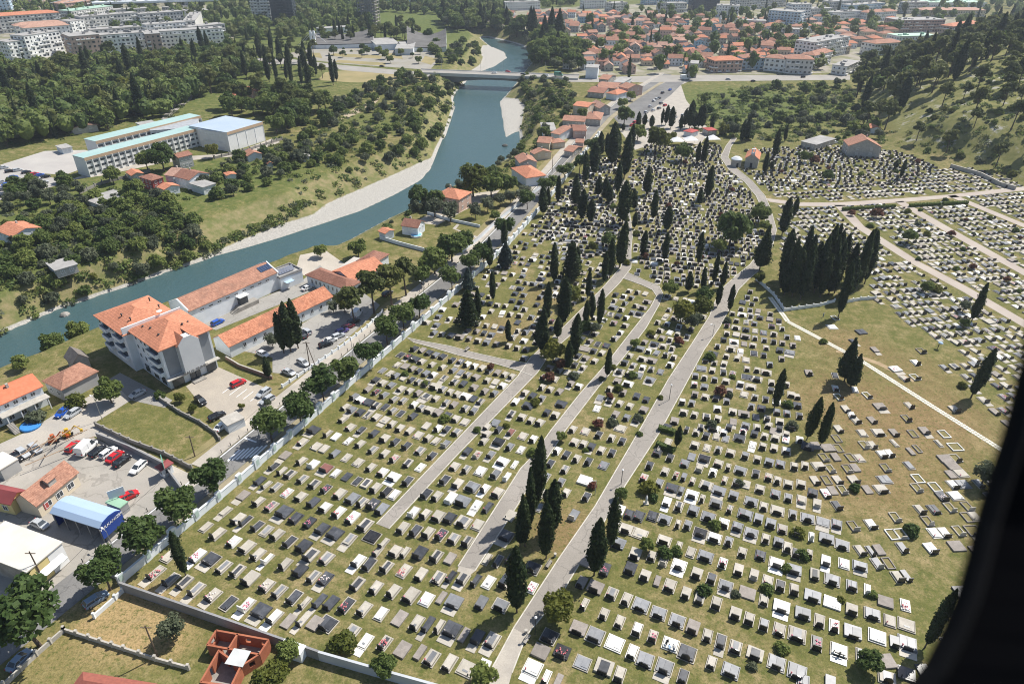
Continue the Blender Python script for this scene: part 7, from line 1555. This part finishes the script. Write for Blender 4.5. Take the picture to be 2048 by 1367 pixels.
# statue and obelisks
p = at(1292, 1006); rt = root('statue', p, 0, 'white figure statue beside the flowering shrub plot', 'statue'); MB().lathe([(.3, 0), (.26, .5), (.2, .6), (.24, 1.1), (.2, 1.5), (.08, 1.6), (.13, 1.72), (.12, 1.88), (.03, 1.95)], 10).build('figure', G_W, rt); MB().box(-.45, .45, -.45, .45, 0, .18).build('plinth', G_P, rt)
# ------------------------------------------------------------------ the open helicopter door edge at the right, sharp only up close
E2 = [(2075, 640), (2048, 758), (2020, 868), (1992, 955), (1966, 1040), (1946, 1125), (1926, 1195), (1898, 1262), (1864, 1330), (1836, 1367), (1790, 1420)]
def near_pt(x, y, dist):
    r_ = RM @ np.array([x-CX, y-CY, F]); r_ = r_/np.linalg.norm(r_); return Vector((0, 0, H))+Vector(r_)*dist
cen = near_pt(2048+500, 1367, .55); outer = [near_pt(x+520, y+90, .62) for x, y in E2]; inner = [near_pt(x, y, .55) for x, y in E2]; nrm = Vector(RM @ np.array([0, 0, 1.0]))
b = MB(); n = len(E2); ring = []
for i in range(n): ring += [inner[i], near_pt(E2[i][0]+6, E2[i][1]+1, .6), near_pt(E2[i][0]+560, E2[i][1]+100, .68), outer[i]]
b.faces(ring, [(4*i+k, 4*i+(k+1) % 4, 4*(i+1)+(k+1) % 4, 4*(i+1)+k) for i in range(n-1) for k in range(4)]+[(3, 2, 1, 0), tuple(4*(n-1)+k for k in range(4))])
rt = root('helicopter_door', inner[0], 0, 'dark curved door frame edge of the helicopter at lower right', 'door frame'); b.v = [tuple(Vector(v)-inner[0]) for v in b.v]; b.build('frame', mat('black door trim', (.004, .004, .005), None, 1, .9, .05), rt)
q = MB()
for i in range(n-1): q.tube(inner[i]-inner[0]-nrm*.004, inner[i+1]-inner[0]-nrm*.004, .007, .007, 8)
q.build('rubber_seal', mat('rubber', (.008, .008, .009), None, 1, .8, .1), rt)
# ------------------------------------------------------------------ light, air and camera
SAZ, SEL = 53.0, 53.0
w = bpy.data.worlds.new('World'); SC.world = w; w.use_nodes = True; nt = w.node_tree; bg = nt.nodes['Background']
sk = nt.nodes.new('ShaderNodeTexSky'); sk.sky_type = 'NISHITA'; sk.sun_disc = False; sk.sun_elevation = D2R(SEL); sk.sun_rotation = D2R(SAZ); nt.links.new(sk.outputs[0], bg.inputs[0]); bg.inputs[1].default_value = .09
sl = bpy.data.lights.new('sun', 'SUN'); sl.energy = 4.8; sl.angle = D2R(.5); sl.color = (1, .95, .87); so = bpy.data.objects.new('sun', sl); COL.objects.link(so)
sv = Vector((math.sin(D2R(SAZ))*math.cos(D2R(SEL)), math.cos(D2R(SAZ))*math.cos(D2R(SEL)), math.sin(D2R(SEL)))); so.rotation_euler = sv.to_track_quat('Z', 'Y').to_euler(); so.location = (60, 200, 140)
cd = bpy.data.cameras.new('camera'); cam = bpy.data.objects.new('camera', cd); COL.objects.link(cam); cd.sensor_width = 36; cd.lens = F/2048*36; cd.clip_end = 9000; cd.clip_start = .05
X_, Yd, Zf = RM[:, 0], RM[:, 1], RM[:, 2]
cam.matrix_world = Matrix(((X_[0], -Yd[0], -Zf[0], 0), (X_[1], -Yd[1], -Zf[1], 0), (X_[2], -Yd[2], -Zf[2], H), (0, 0, 0, 1))); SC.camera = cam
SC.view_settings.view_transform = 'Standard'; SC.view_settings.look = 'None'; SC.view_settings.exposure = .5; SC.view_settings.gamma = 1
SC.cycles.max_bounces = 5; SC.cycles.diffuse_bounces = 3; SC.cycles.glossy_bounces = 2; SC.cycles.transparent_max_bounces = 6; SC.cycles.volume_bounces = 0
cd.dof.use_dof = True; cd.dof.focus_distance = 170; cd.dof.aperture_fstop = 2.8

hz = MB().box(-4500, 4800, -300, 6300, -11, 141); m, nt, b_ = new_mat('haze'); nt.nodes.remove(b_); pv = nt.nodes.new('ShaderNodeVolumePrincipled'); pv.inputs['Density'].default_value = .00013; pv.inputs['Color'].default_value = (.78, .87, 1, 1); pv.inputs['Anisotropy'].default_value = .2; nt.links.new(pv.outputs[0], nt.nodes['Material Output'].inputs['Volume'])
tag(hz.build('haze', m), kind='stuff')
SC.cycles.volume_step_rate = 10
SC.cycles.pixel_filter_type = 'BLACKMAN_HARRIS'; SC.cycles.filter_width = 1.05
